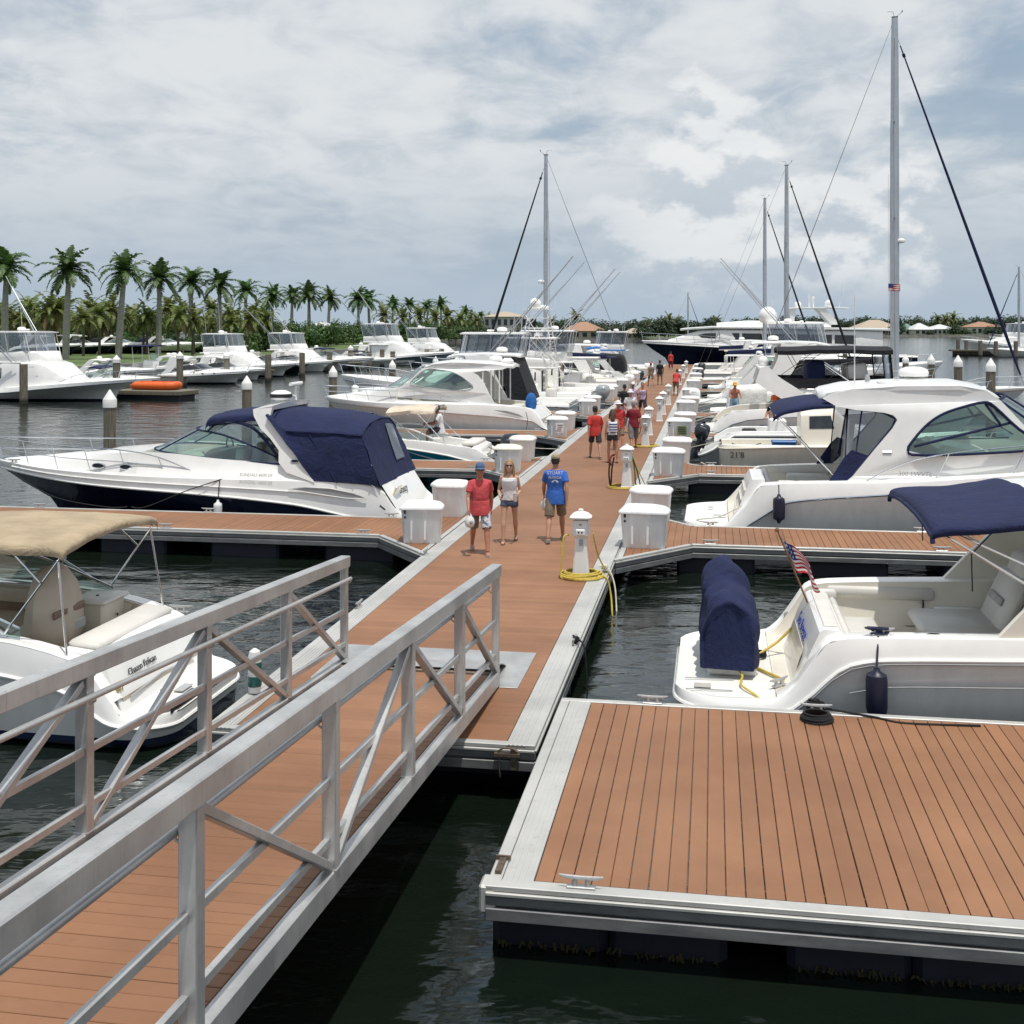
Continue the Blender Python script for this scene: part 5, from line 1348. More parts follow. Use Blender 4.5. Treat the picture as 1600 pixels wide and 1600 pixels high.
    canvas(r, 'aft_curtain', subdiv([[aftp(q, f) for q in (-1, -.66, -.33, 0, .33, .66, 1)] for f in (1, .66, .33, 0)], 5, 3), 'canvas_navy', seed=8, wr=.02)
    mb = MB(); mb.loft([[Vector(aftp(q, f)) + Vector((-.03, 0, .012)) for q in (-.62, -.4, -.15)] for f in (.92, .6, .32)]); mb.build('curtain_window', 'vinyl_smoke', r)
    # sloping transom, door and steps
    mb = MB(); rows = [[(x, y, z_) for y in (-1.5, -.75, 0, .75, 1.5)] for x, z_ in ((.72, .40), (.80, .62), (1.02, .95), (1.14, 1.14), (1.4, 1.16), (1.4, .55))]
    mb.loft(rows); mb.build('transom', 'gelcoat', r, ang=40)
    mb = MB(); mb.box((1.0, .95, .78), (.06, .45, .62), ry(-24), .02); mb.build('transom_door', 'gelcoat_cream', r)
    text_on(r, 'Breezy', .26, (.90, .35, .83), (0, -1, 0), (.36, 0, .9), 'ink_dark', .2, 'boat_name')
    text_on(r, 'SUNDALI 4600 ER', .105, (4.1, 1.735, 1.30), (-1, 0, 0), (0, -.25, 1), 'ink_grey', .15)
    text_on(r, 'SUNDALI 4600 ER', .105, (4.1, -1.735, 1.30), (1, 0, 0), (0, .25, 1), 'ink_grey', .15)
    # recessed quarter vent
    for sg in (1, -1):
        mb = MB(); P = [(3.3, 1.02), (2.9, 1.08), (2.3, 1.06), (1.75, .96), (1.45, .84), (1.9, .84), (2.4, .90)]; V = [(x, sg * (H.w(x) + .012), z) for x, z in P]; mb.add(V, [tuple(range(7))]); mb.build('side_vent', 'gelcoat_grey', r, ang=0)
        mb = MB(); mb.tube(V, .012, 6, closed=True); mb.build('vent_trim', 'gelcoat', r)
    for x in (8.3, 7.5): portlight(r, H, x, 1.42, .16, .06, off=-.13)
    portlight(r, H, 3.2, 1.66, .1, .04, y=1.58, off=.01)
    bow_rail(r, H, 5.4, .58, 6, .014, .12)
    mb = MB(); mb.tube([(1.0, 1.7, .6), (1.12, 1.72, .7)], .02, 6); mb.build('stern_light', 'plastic_black', r)
    loc = D(16.1 - 1.82, -2.85 - 5.0, .28); fender(loc, .1, .42, 'plastic_white', 'white cylinder fender on a black line beside the navy hull', D(16.1 - 1.72, -2.85 - 5.0, 1.22), 'rope_black')
    hose('mooring_line', [D(14.45, -13.2, 1.25), D(14.1, -11.9, .75), D(13.75, -10.4, .6), D(13.66, -9.8, DZ + .08)], 'rope_black', 'dark bow line from the navy boat down to the finger dock cleat', .012, 'rope')
    hose('mooring_line', [D(14.42, -7.8, 1.22), D(14.2, -8.6, .95), D(13.8, -9.4, .62), D(13.66, -9.7, DZ + .08)], 'rope_black', 'short dark spring line of the navy boat to the same cleat', .012, 'rope')
    put_cleat(r, 7.3, 0, 0, 0).location = (5.0, 1.55, 1.25); put_cleat(r, 7.3, 0, 0, 0).location = (11.0, .55, 1.36)
boat_navy()
# ================================================================== hardtop cruisers (one on each side)
def hardtop_cruiser(r, H, shell, hole, roof, ws, wmap, dkrise, zt, x_tr, xdk, glass='glass_green', frame='canvas_navy', plat=1.0, roofm='gelcoat', thick=.10, pw=.02):
    H.build(r, 'hull_white', 'gelcoat', 'stainless', .024, n=34)
    H.liner(r, .02, plat, [(0, H.z(0) - .01), (3, H.z(.3))], gw=.08, mat_='nonskid', n=8, cap=False, name='swim_platform')
    H.liner(r, plat, xdk, [(plat, H.z(.3)), (x_tr + .3, .62), (xdk, .66)], gw=.32, n=16, zt=zt)
    H.deck(r, xdk, H.L, dkrise, n=20, side=.36, full=1.0, fx=2.6)
    mb = MB()
    for sg in (1, -1): mb.poly([shell, hole], lambda x, z, s_, sg=sg: (x, sg * (wmap(x, z) - s_), z), thick)
    mb.build('cabin_side', 'gelcoat', r, ang=28)
    for sg in (1, -1):
        mb = MB(); mb.poly([hole], lambda x, z, s_, sg=sg: (x, sg * (wmap(x, z) - .04), z)); g = mb.build('side_window', glass, r, ang=0)
        mb = MB(); mb.tube([(x, sg * (wmap(x, z) + .004), z) for x, z in smooth_path([(a, b, 0) for a, b in hole], 3, True) for x, z in [(x, z)]] if False else [(p.x, sg * (wmap(p.x, p.y) + .004), p.y) for p in smooth_path([(a, b, 0) for a, b in hole], 3, True)], pw + .012, 6, closed=True); mb.build('window_frame', frame, g)
    # roof
    mb = MB(); rows = []
    for x, z, f in roof:
        w_ = wmap(x, z) * f
        rows.append([(x, w_ * q, z + .10 * (1 - q * q)) for q in (-1, -.85, -.5, 0, .5, .85, 1)] + [(x, w_ * q, z - .09 + .05 * (1 - q * q)) for q in (1, .85, .5, 0, -.5, -.85, -1)])
    mb.loft(rows, close=True, cap=True); mb.build('hardtop', roofm, r, ang=50)
    # windscreen across the front
    (xa, za), (xb, zb_) = ws
    wa, wb_ = wmap(xa, za) * .95, wmap(xb, zb_) * .95
    n = 10; top = [(xa + .35 * (1 - q * q), wa * q, za + .06 * (1 - q * q)) for q in [-1 + 2 * i / n for i in range(n + 1)]]; bot = [(xb + .75 * (1 - q * q), wb_ * q, zb_) for q in [-1 + 2 * i / n for i in range(n + 1)]]
    mb = MB(); mb.loft([bot, top]); mb.build('windshield', glass, r, ang=60)
    mb = MB(); mb.tube(bot, .03, 6); mb.tube(top, .03, 6)
    for i in (0, 3, 7, 10): mb.tube([bot[i], top[i]], .028, 6)
    mb.build('windshield_frame', frame, r)
def boat_right():
    r = boat_root('express_cruiser', 16.25, 2.9, 1, 'white hardtop cruiser with navy framed windows and a wide swim platform', 'motorboat')
    H = Hull(11.5, 3.85, [(0, .42), (.9, .45), (1.1, .62), (1.35, .87), (1.7, 1.33), (2.5, 1.40), (4.5, 1.47), (7, 1.66), (11.5, 1.95)], [(0, .30), (1.15, .34), (1.6, .6), (2.3, 1.0), (4, 1.18), (7, 1.42), (11.5, 1.72)], p=2.4, rake=1.7, rnd_st=.75)
    shell = [(3.02, 3.22), (3.25, 3.33), (3.6, 3.42), (4.6, 3.49), (5.9, 3.52), (6.45, 3.42), (6.75, 3.2), (7.2, 2.70), (7.9, 2.24), (8.5, 1.98), (8.5, 1.7), (5.5, 1.5), (3.45, 1.42), (3.62, 1.56), (4.1, 2.15), (4.48, 2.60), (4.58, 2.78), (4.5, 2.88), (4.3, 2.93), (3.7, 2.98), (3.3, 3.06)]
    hole = [(4.78, 2.13), (4.95, 2.42), (5.23, 2.72), (5.55, 2.93), (5.95, 3.07), (6.38, 3.17), (6.6, 3.08), (7.1, 2.60), (7.6, 2.28), (7.5, 2.17), (5.15, 2.04)]
    wm = lambda x, z: 1.70 - .17 * (z - 1.5) - .10 * max(0, x - 5.6) ** 1.4
    zt = [(1.0, .5), (1.4, 1.0), (1.75, 1.36), (2.6, 1.42), (3.5, 1.46), (8.4, 1.78)]
    hardtop_cruiser(r, H, shell, hole, [(2.98, 3.26, .55), (3.1, 3.32, .86), (3.6, 3.43, .97), (4.6, 3.50, 1.0), (5.9, 3.52, 1.0), (6.45, 3.42, .98), (6.75, 3.26, .9)], ((6.72, 3.22), (8.45, 1.98)), wm, [(8.4, .30), (10, .2), (11.5, .02)], zt, 1.45, 8.4)
    # transom with its moulded steps
    mb = MB(); rows = [[(x, y, z) for y in (-1.45, -.9, 0, .55)] for x, z in ((1.12, .45), (1.2, .75), (1.42, 1.3), (1.5, 1.42), (1.78, 1.42), (1.85, .62))]
    mb.loft(rows); mb.add([rows[i][0] for i in range(6)], [tuple(range(6))]); mb.add([rows[i][3] for i in range(6)], [tuple(range(6))[::-1]]); mb.build('transom', 'gelcoat', r, ang=35)
    mb = MB()
    for z, x in ((.72, 1.16), (.95, 1.26), (1.16, 1.34)): mb.tube([(x, -1.3, z), (x, .4, z)], .015, 6)
    mb.build('transom_trim', 'gelcoat_cream', r)
    cushion(r, 'seat', (2.1, 0, .82), (.5, 2.2, .4), 'vinyl_seat'); cushion(r, 'seat_back', (1.86, 0, 1.22), (.14, 2.3, .34), 'vinyl_seat')
    cushion(r, 'side_seat', (2.9, 1.25, .95), (1.0, .4, .6), 'vinyl_seat'); cushion(r, 'bolster', (2.7, -1.28, 1.3), (1.3, .1, .2), 'vinyl_seat'); cushion(r, 'bolster', (2.7, 1.50, 1.3), (1.5, .1, .2), 'vinyl_seat')
    cushion(r, 'helm_seat', (4.7, -.6, 1.7), (.3, .7, 1.0), 'vinyl_seat', ry(-8)); cushion(r, 'helm_seat', (4.7, .6, 1.7), (.3, .7, 1.0), 'vinyl_seat', ry(-8))
    mb = MB(); mb.box((6.1, 0, 1.85), (1.3, 2.4, .55), ry(10), .1); mb.build('dashboard', 'gelcoat_cream', r)
    cushion(r, 'cabin_bulkhead', (3.75, .95, 1.6), (.12, 1.2, 2.0), 'gelcoat', ry(6), .03)
    # drop curtains under the roof with navy lower panels
    for sg in (1, -1):
        P = [(3.45, 1.45), (3.62, 1.58), (4.1, 2.15), (4.48, 2.62), (4.55, 2.80), (4.3, 2.93), (3.55, 3.0)]
        mb = MB(); mb.poly([P], lambda x, z, s_, sg=sg: (x, sg * (wm(x, z) - .09), z)); mb.build('clear_curtain', 'vinyl', r, ang=0)
        mb = MB(); mb.tube([(p[0], sg * (wm(*p) - .08), p[1]) for p in P], .026, 6, closed=True); mb.tube([(3.66, sg * (wm(3.6, 2) - .07), 1.7), (3.85, sg * (wm(3.8, 3) - .07), 2.97)], .02, 6); mb.build('curtain_edge', 'canvas_navy', r)
        mb = MB(); Q = [(3.1, 1.40), (3.5, 1.40), (3.98, 2.0), (3.62, 2.12), (3.45, 1.95)]; mb.poly([Q], lambda x, z, s_, sg=sg: (x, sg * (wm(x, z) - .06 - s_), z), .015); mb.build('navy_flap', 'canvas_navy', r, ang=0)
    rows = []
    for x, z, w_ in ((3.25, 3.24, 1.42), (2.7, 3.18, 1.44), (2.2, 3.08, 1.44), (1.95, 2.92, 1.42)):
        rows.append([(x, w_ * q, z - .12 * abs(q) ** 3 - (.1 if abs(q) == 1 else 0)) for q in (-1, -.97, -.6, -.2, .2, .6, .97, 1)])
    canvas(r, 'aft_sunshade', subdiv(rows, 4, 3), 'canvas_navy', seed=4)
    mb = MB()
    for sg in (1, -1): mb.tube([(2.0, sg * 1.4, 2.85), (3.3, sg * 1.5, 1.5)], .014, 6)
    mb.build('sunshade_pole', 'stainless', r)
    for a, b in (((4.92, 2.22), (6.95, 2.74)), ((6.42, 3.14), (6.72, 2.70))):
        for sg in (1, -1): mb = MB(); mb.tube([(a[0], sg * (wm(*a) - .02), a[1]), (b[0], sg * (wm(*b) - .02), b[1])], .03, 6); mb.build('window_bar', 'canvas_navy', r)
    mb = MB()
    for sg in (1, -1): mb.box((4.35, sg * (wm(4.3, 2.1) + .01), 2.08), (.2, .03, .06), bev=.015)
    mb.build('side_lamp', 'stainless', r)
    text_on(r, '300 LWVTL', .14, (4.9, -1.745, 1.60), (1, 0, 0), (0, .2, 1), 'ink_grey', .2); text_on(r, '300 LWVTL', .14, (4.9, 1.745, 1.60), (-1, 0, 0), (0, -.2, 1), 'ink_grey', .2)
    for sg in (1, -1):
        yy = lambda x: H.w(x) * .95 - .06
        pts = [(3.9, sg * yy(3.9), 1.48)] + [(x, sg * (yy(x) - .05), H.z(x) + h) for x, h in ((4.5, .32), (5.3, .52), (7, .6), (9, .62), (11, .62))] + [(11.6, 0, 2.6)]
        rail(r, 'side_rail', pts, [((x - .28, sg * yy(x), H.z(x)), (x, sg * (yy(x) - .05), H.z(x) + h)) for x, h in ((5.6, .54), (7.2, .6), (9, .62), (10.5, .62))])
    radar_dome(r, (5.2, .3, 3.62), .34); antenna(r, (3.75, -.9, 3.48), (3.75, -.9, 5.5), .016); antenna(r, (3.75, -.95, 3.5), (3.1, -.9, 3.95), .014)
    mb = MB(); mb.lathe([(.05, 0), (.06, .08), (.03, .16)], (4.1, -.3, 3.55), 10); mb.box((4.5, -.7, 3.55), (.5, .3, .03), bev=.01); mb.build('roof_fitting', 'gelcoat_grey', r)
    mb = MB(); mb.box((.8, -.5, .47), (.3, .1, .02), bev=.006); mb.box((.6, .7, .47), (.12, .12, .02), bev=.006); mb.build('platform_hatch', 'gelcoat_grey', r)
    fp = D(16.25 - 2.03, 2.9 + 2.05, .62); fender(fp, .13, .52, 'fender_navy', 'navy fender hanging on a navy line from the white hardtop cruiser', D(16.25 - 1.93, 2.9 + 2.05, 1.38))
    hose('mooring_line', [D(16.3 - 1.6, 2.9 + 1.35, .9), D(14.6, 3.7, .62), D(14.2, 3.2, .6), D(13.6, 3.5, DZ + .08)], 'rope_white', 'pale stern line of the white hardtop cruiser over its swim platform', .012, 'rope')
boat_right()
def boat_white_left():
    r = boat_root('express_cruiser', 38.0, -2.8, -1, 'white hardtop cruiser with tinted green wrap windows and a blue bag aft', 'motorboat')
    H = Hull(10.4, 3.7, [(0, .5), (.3, .56), (.7, 1.1), (1.05, 1.38), (1.5, 1.48), (3.7, 1.56), (7.2, 1.57), (10.4, 1.70)], [(0, .38), (.5, .6), (1.05, .92), (4.4, 1.2), (9.7, 1.5), (10.4, 1.56)], p=2.4, rake=1.8, rnd_st=.5)
    shell = [(1.95, 3.12), (2.4, 3.2), (3.6, 3.27), (4.5, 3.28), (5.3, 3.2), (5.75, 3.02), (6.4, 2.40), (6.9, 2.15), (6.9, 1.8), (2.35, 1.55), (2.6, 1.66), (2.8, 2.0), (3.05, 2.45), (3.3, 2.76), (3.5, 2.88), (3.0, 2.96), (2.3, 3.0)]
    hole = [(3.48, 2.25), (3.8, 2.57), (4.1, 2.76), (4.45, 2.90), (5.0, 2.98), (5.6, 2.97), (6.25, 2.42), (5.9, 2.28), (4.2, 2.12)]
    wm = lambda x, z: 1.66 - .19 * (z - 1.5) - .12 * max(0, x - 4.4) ** 1.4
    hardtop_cruiser(r, H, shell, hole, [(1.9, 3.12, .6), (2.05, 3.16, .9), (3.0, 3.25, .98), (4.5, 3.29, 1.0), (5.3, 3.2, .97), (5.7, 3.05, .9)], ((5.72, 3.0), (6.85, 2.2)), wm, [(6.8, .62), (8.2, .42), (9.4, .2), (10.4, .02)], [(.6, .75), (1.05, 1.4), (2.4, 1.56), (6.8, 1.7)], .9, 6.8, frame='gelcoat_grey', plat=.6, pw=.005)
    mb = MB(); rows = [[(x, y, z) for y in (-1.5, 0, 1.5)] for x, z in ((.5, .55), (.65, .95), (.95, 1.35), (1.2, 1.36), (1.25, .6))]
    mb.loft(rows); mb.build('transom', 'gelcoat', r, ang=35)
    for sg in (1, -1):
        mb = MB(); P = [(2.6, 1.36), (2.0, 1.32), (1.5, 1.18), (1.3, 1.05), (1.7, 1.14), (2.2, 1.26)]; V = [(x, sg * (H.w(x) + .012), z) for x, z in P]; mb.add(V, [tuple(range(6))]); mb.build('side_vent', 'gelcoat_grey', r, ang=0)
    cushion(r, 'helm_seat', (4.3, -.5, 2.0), (.3, 1.6, .8)); cushion(r, 'seat', (2.0, 0, 1.2), (.6, 2.2, .5)); mb = MB(); mb.box((5.4, 0, 2.0), (1.0, 2.4, .6), ry(10), .1); mb.build('dashboard', 'gelcoat_grey', r)
    mb = MB()
    for x in (2.4, 2.75, 3.1): mb.tube([(x, 1.35, 1.6), (x, 1.35, 2.98)], .03, 6); mb.tube([(x, -1.35, 1.6), (x, -1.35, 2.98)], .03, 6)
    mb.build('roof_post', 'gelcoat', r)
    bow_rail(r, H, 3.6, .5, 6, .014, .12); portlight(r, H, 6.4, 1.66, .2, .06, off=-.30); portlight(r, H, 8.6, 1.15, .12, .045, off=-.1); portlight(r, H, 7.9, 1.1, .12, .045, off=-.06)
    radar_dome(r, (2.8, 0, 3.3), .3); mb = MB(); mb.box((2.2, .5, 3.32), (.5, .4, .3), bev=.12); mb.build('deck_light', 'gelcoat', r)
    mb = MB(); mb.lathe([(.14, 0), (.16, .1), (.16, .25), (.05, .32)], (9.2, -.5, 1.9), 12); mb.tube([(9.2, -.5, 1.75), (9.2, -.5, 1.95)], .04, 6); mb.build('searchlight', 'gelcoat', r)
    p = empty('gear_bag', D(38.0 - .8, -2.8 - 1.15, 1.36), 0, 'bright blue bag standing on the white hardtop cruiser transom', 'bag')
    mb = MB(); mb.loft([[(.22 * f * math.cos(a), .2 * f * math.sin(a), z) for a in [2 * math.pi * i / 12 for i in range(12)]] for z, f in ((0, .9), (.2, 1.1), (.45, 1.0), (.62, .55), (.66, .2))], close=True, cap=True); mb.build('body', 'canvas_blue', p, ang=60)
    mb = MB(); mb.tube(smooth_path([(.1, 0, .6), (.05, 0, .74), (-.08, 0, .72), (-.1, 0, .6)], 4), .012, 5); mb.build('strap', 'canvas_navy', p)
    hose('mooring_line', [D(36.1, -4.0, 1.3), D(35.95, -3.9, .95), D(35.85, -3.95, DZ + .05)], 'rope_black', 'thin dark line down the quarter of the white hardtop cruiser', .012, 'rope')
boat_white_left()
# ================================================================== near boat on the open water side with covered tender
def boat_near():
    U, V = 3.85, 3.08
    r = boat_root('express_cruiser', U, V, 1, 'cream white cruiser with open cockpit, navy bimini and a flag at the transom', 'motorboat')
    H = Hull(9.6, 3.5, [(0, .42), (1.15, .45), (1.35, .58), (1.55, .85), (1.8, 1.17), (2.1, 1.22), (4, 1.30), (9.6, 1.65)], [(0, .30), (1.25, .33), (1.5, .48), (2.02, .92), (2.4, 1.0), (3.9, 1.07), (9.6, 1.4)], p=2.3, rake=1.6, rnd_st=.65, sw=.95)
    H.build(r, 'hull_white', 'gelcoat', 'gelcoat', .026, n=40)
    mb = MB()
    for sg in (1, -1): mb.tube([(x, sg * (H.w(x) * .99 + .012), H.zr(x) - .30) for x in H.xs(2.0, 8, 16)], .008, 5); mb.tube([(p[0], sg * (p[1] + .02), p[2] - .035) for p in (H.pt(3, x / H.L) for x in H.xs(.3, 9, 40))], .010, 5)
    mb.build('hull_crease', 'gelcoat_grey', r)
    H.liner(r, .02, 1.2, [(0, .435), (2, .445)], gw=.10, mat_='nonskid', n=12, cap=False, name='swim_platform')
    H.liner(r, 1.2, 5.2, [(1.2, .445), (1.72, .45), (1.95, .56), (5.2, .58)], gw=.30, mat_='gelcoat_cream', n=26, cap=True)
    H.deck(r, 5.2, 9.6, [(5.2, .5), (7, .42), (8.6, .2), (9.6, .02)], n=12)
    # transom block with passage on the far side
    def slab(y0, y1, pts, nm, m='gelcoat'):
        mb = MB(); a = [(x, y0, z) for x, z in pts]; b = [(x, y1, z) for x, z in pts]; n = len(pts)
        mb.loft([a, b], close=True); mb.add(a, [tuple(range(n))[::-1]]); mb.add(b, [tuple(range(n))]); return mb.build(nm, m, r, ang=25, fix=True)
    slab(-1.37, .78, [(1.40, .44), (1.48, .66), (1.60, .98), (1.70, 1.20), (1.75, 1.235), (1.93, 1.235), (1.98, 1.19), (1.99, .5)], 'transom')
    slab(-.95, .5, [(1.452, .62), (1.545, .90), (1.535, .905), (1.442, .625)], 'transom_hatch', 'gelcoat_cream')
    mb = MB(); mb.box((1.84, -.26, 1.245), (.16, 1.9, .02), bev=.008); mb.build('transom_cap', 'vinyl_seat', r)
    text_on(r, 'Sea Breeze', .24, (1.555, -.25, .93), (0, -1, 0), (.33, 0, .9), 'ink_blue', .25, 'boat_name')
    # aft bench, side bolsters, far wall panels
    cushion(r, 'bench_base', (2.28, -.28, .69), (.52, 1.85, .28), 'gelcoat_cream', None, .03); cushion(r, 'bench_cushion', (2.30, -.28, .87), (.58, 1.9, .12), 'vinyl_seat', None, .045)
    cushion(r, 'bench_back', (2.04, -.28, 1.05), (.10, 1.85, .28), 'vinyl_seat', ry(-6), .04)
    cushion(r, 'bolster', (2.75, 1.36, 1.10), (1.45, .09, .17), 'vinyl_seat', None, .04); cushion(r, 'bolster', (1.98, 1.27, 1.05), (.35, .10, .2), 'vinyl_seat', None, .04)
    cushion(r, 'locker_door', (2.75, 1.385, .82), (1.2, .03, .36), 'vinyl_seat', None, .012); cushion(r, 'locker_trim', (2.75, 1.362, .66), (.95, .02, .03), 'gelcoat_grey', None, .005)
    cushion(r, 'shelf', (3.75, 1.33, .94), (.6, .18, .03), 'gelcoat', None, .01); cushion(r, 'shelf', (3.75, 1.33, .75), (.6, .18, .03), 'gelcoat', None, .01)
    mb = MB()
    for x, z in ((3.32, .98), (3.32, .78)): mb.tube([(x, 1.355, z - .06), (x, 1.33, z), (x, 1.355, z + .06)], .012, 6)
    mb.build('locker_latch', 'plastic_black', r)
    # aft facing lounge and helm seat back to back
    cushion(r, 'lounge_base', (3.65, .62, .70), (.95, 1.0, .28), 'gelcoat_cream', None, .04); cushion(r, 'lounge_cushion', (3.60, .62, .90), (1.05, 1.06, .15), 'vinyl_seat', None, .06)
    cushion(r, 'lounge_back', (4.22, .62, 1.24), (.17, 1.06, .78), 'vinyl_seat', ry(24), .07); cushion(r, 'back_stripe', (4.11, .62, 1.26), (.03, .62, .10), 'carpet_grey', ry(24), .01)
    cushion(r, 'headrest', (4.45, .62, 1.66), (.17, .9, .36), 'vinyl_seat', ry(20), .07)
    cushion(r, 'helm_seat', (4.75, .62, 1.05), (.6, 1.0, .16), 'vinyl_seat', None, .06)
    cushion(r, 'console', (5.1, -.7, 1.1), (.7, .9, 1.1), 'gelcoat_cream', ry(-8), .06); cushion(r, 'cabin_bulkhead', (5.25, .3, 1.15), (.1, 2.6, 1.25), 'gelcoat_cream', None, .03)
    mb = MB(); mb.tube([(3.35, .9, .66), (3.36, .83, .6), (3.38, .7, .6)], .02, 6); mb.build('drain_fitting', 'stainless', r)
    # arch wings and white roof
    far = [(3.55, 1.20), (3.98, 1.68), (4.35, 2.06), (4.75, 2.58), (5.5, 2.62), (5.3, 2.3), (5.5, 1.8), (6.3, 1.4)]
    for sg in (1, -1): mb = MB(); mb.poly([far], lambda x, z, s_, sg=sg: (x, sg * (1.66 - .07 * (z - 1.3) - s_), z), .10); mb.build('arch_wing', 'gelcoat_cream', r, ang=28)
    mb = MB(); rows = []
    for x, z in ((4.22, 2.60), (4.4, 2.68), (5.2, 2.76), (6.0, 2.72)): rows.append([(x, 1.62 * q, z + .07 * (1 - q * q)) for q in (-1, -.8, -.4, 0, .4, .8, 1)] + [(x, 1.62 * q, z - .1) for q in (1, .8, .4, 0, -.4, -.8, -1)])
    mb.loft(rows, close=True, cap=True); mb.build('arch_roof', 'gelcoat', r, ang=50)
    antenna(r, (4.85, -.6, 2.78), (4.62, -.6, 3.9), .018)
    rows = []
    for x, z in ((2.92, 2.42), (3.0, 2.50), (3.4, 2.55), (3.85, 2.60), (4.3, 2.68)):
        rows.append([(x, 1.66 * q, z + .10 * (1 - abs(q) ** 2.5) - (.10 if abs(q) == 1 else 0)) for q in (-1, -.985, -.7, -.35, 0, .35, .7, .985, 1)])
    canvas(r, 'bimini_top', subdiv(rows, 5, 3), 'canvas_navy', seed=6, wr=.022)
    mb = MB(); mb.tube([(2.92, 1.66 * q, 2.41 + .10 * (1 - abs(q) ** 2.5) - (.07 if abs(q) == 1 else 0)) for q in (-1, -.98, -.7, -.35, 0, .35, .7, .98, 1)], .03, 6); mb.build('bimini_hem', 'canvas_navy', r)
    mb = MB()
    for sg in (1, -1):
        mb.tube([(3.0, sg * 1.62, 2.46), (4.4, sg * 1.6, 1.62), (4.8, sg * 1.6, 1.4)], .016, 6); mb.tube([(3.1, sg * 1.6, 2.48), (4.3, sg * 1.55, 1.95)], .013, 6)
    mb.build('bimini_pole', 'stainless', r)
    mb = MB()
    for sg in (1, -1): mb.tube([(3.6, sg * 1.6, 2.5), (3.35, sg * 1.61, 2.22), (3.36, sg * 1.61, 1.8)], .008, 5)
    mb.build('bimini_strap', 'rope_black', r)
    # windshield beyond the arch
    arc_band(r, 'windshield', 'glass_green', (5.2, 7.0, 1.45, lambda x: 1.62), (5.2, 6.2, 1.35, lambda x: 2.3), frame='stainless', mull=(.3, .7))
    # fittings on the near gunwale
    for x, m in ((2.95, 'stainless'), (4.05, 'stainless')):
        mb = MB(); mb.lathe([(.07, 0), (.075, .012), (.05, .018)], (x, -1.52, H.z(x) + .012), 14, sy=.55); mb.build('filler_cap', m, r)
    mb = MB()
    for x in (3.2, 3.6, 4.0, 4.4, 4.8): mb.lathe([(.012, 0), (.012, .01)], (x, -1.67, H.z(x) - .05), 8)
    mb.build('snap', 'stainless', r)
    c = put_cleat(r, 0, 0, 0, 0); c.location = (2.35, -1.56, H.z(2.35) + .012); c = put_cleat(r, 0, 0, 0, 0); c.location = (1.25, -1.05, .46); c.rotation_euler = (0, 0, R(50))
    mb = MB(); mb.box((.34, -1.15, .452), (.2, .16, .012), bev=.004); mb.build('ladder_hatch', 'carpet_grey', r)
    mb = MB(); mb.box((.42, -.85, .448), (.6, .02, .008)); mb.box((.42, -1.3, .448), (.55, .02, .008)); mb.build('platform_seam', 'gelcoat_grey', r)
    for y, z, x in ((1.36, .92, 1.72), (1.36, .74, 1.5)):
        mb = MB(); mb.tube([(x, y + .02, z), (x, y - .02, z)], .055, 12); mb.build('speaker', 'gelcoat_grey', r)
    def W(x, y, z): return Vector(r.matrix_world @ Vector((x, y, z))) if False else D(U + y, V + x, z)
    fender(W(2.28, -1.87, .42), .12, .50, 'fender_navy', 'black fender hanging on a navy line beside the wide platform', W(2.33, -1.62, 1.25))
    mb = MB()
    for q in range(5): mb.tube(smooth_path([W(2.33 + rnd.uniform(-.14, .14), -1.56 + rnd.uniform(-.03, .03), 1.27 + .015 * q) for _ in range(5)], 5, True), .012, 6, closed=True)
    tag(mb.build('rope_knot', 'rope_navy'), 'navy fender line wound on the gunwale cleat of the near cruiser', 'rope')
    # hose lying over the swim platform
    hose('water_hose', [W(1.5, .42, .80), W(1.3, .35, .62), W(1.0, .12, .47), W(.92, -.15, .47), W(1.1, -.5, .47), W(1.32, -.85, .48)], 'hose_yellow', 'yellow hose lying across the swim platform from the transom', .018)
    hose('water_hose', [W(.75, -.72, .55), W(.82, -.85, .50), W(.80, -1.15, .48), W(.95, -1.45, .46), W(1.05, -1.6, .42)], 'hose_yellow', 'short yellow hose from the covered tender over the platform edge', .014)
    cw = W(1.02, .22, .47); coil('mooring_line', (cw.x, cw.y, .45), .13, 4, 'rope_black', 'small dark coil of line on the swim platform', None, .012, 'rope', jit=.01)
    # covered tender on its chocks
    t = empty('covered_tender', W(.68, 0, .45), RZD, 'navy fabric cover over a small tender stood on edge on the swim platform', 'covered tender')
    rows = []
    for y, w_, h_, xo in ((-.80, .30, .80, 0), (-.78, .35, .90, 0), (-.55, .37, .97, 0), (-.1, .37, 1.0, -.02), (.1, .35, 1.12, -.05), (.35, .33, 1.22, -.08), (.7, .28, 1.2, -.10), (1.0, .22, 1.05, -.10), (1.08, .18, .95, -.1)):
        sec = []
        for a, zf in ((-1.0, .08), (-1.06, .35), (-1.0, .65), (-.80, .86), (-.38, .965), (0, 1.0), (.36, .95), (.80, .82), (1.02, .66), (1.0, .4), (.92, .08)): sec.append((xo * zf + w_ * a * .9, y, .03 + h_ * 1.03 * zf))
        rows.append(sec)
    R2 = subdiv(rows, 4, 4)
    for row in R2:
        for p in row:
            f = max(0, 1 - (p.z / 1.2)); p.x += .025 * math.sin(p.y * 19 + p.z * 3) * (0.3 + f); p.y += .022 * math.sin(p.x * 21 + p.z * 2) * (0.3 + f)
    mb = MB()
    for row in R2:
        for p in row: p += Vector((mnoise.noise(p * 3.5), mnoise.noise(p * 3.5 + Vector((5, 1, 2))), mnoise.noise(p * 3.1 + Vector((1, 8, 2))))) * .06
    mb.loft(R2); mb.add(R2[0], [tuple(range(len(R2[0])))]); mb.add(R2[-1], [tuple(range(len(R2[0])))[::-1]]); mb.build('cover', 'canvas_navy', t, ang=70)
    mb = MB()
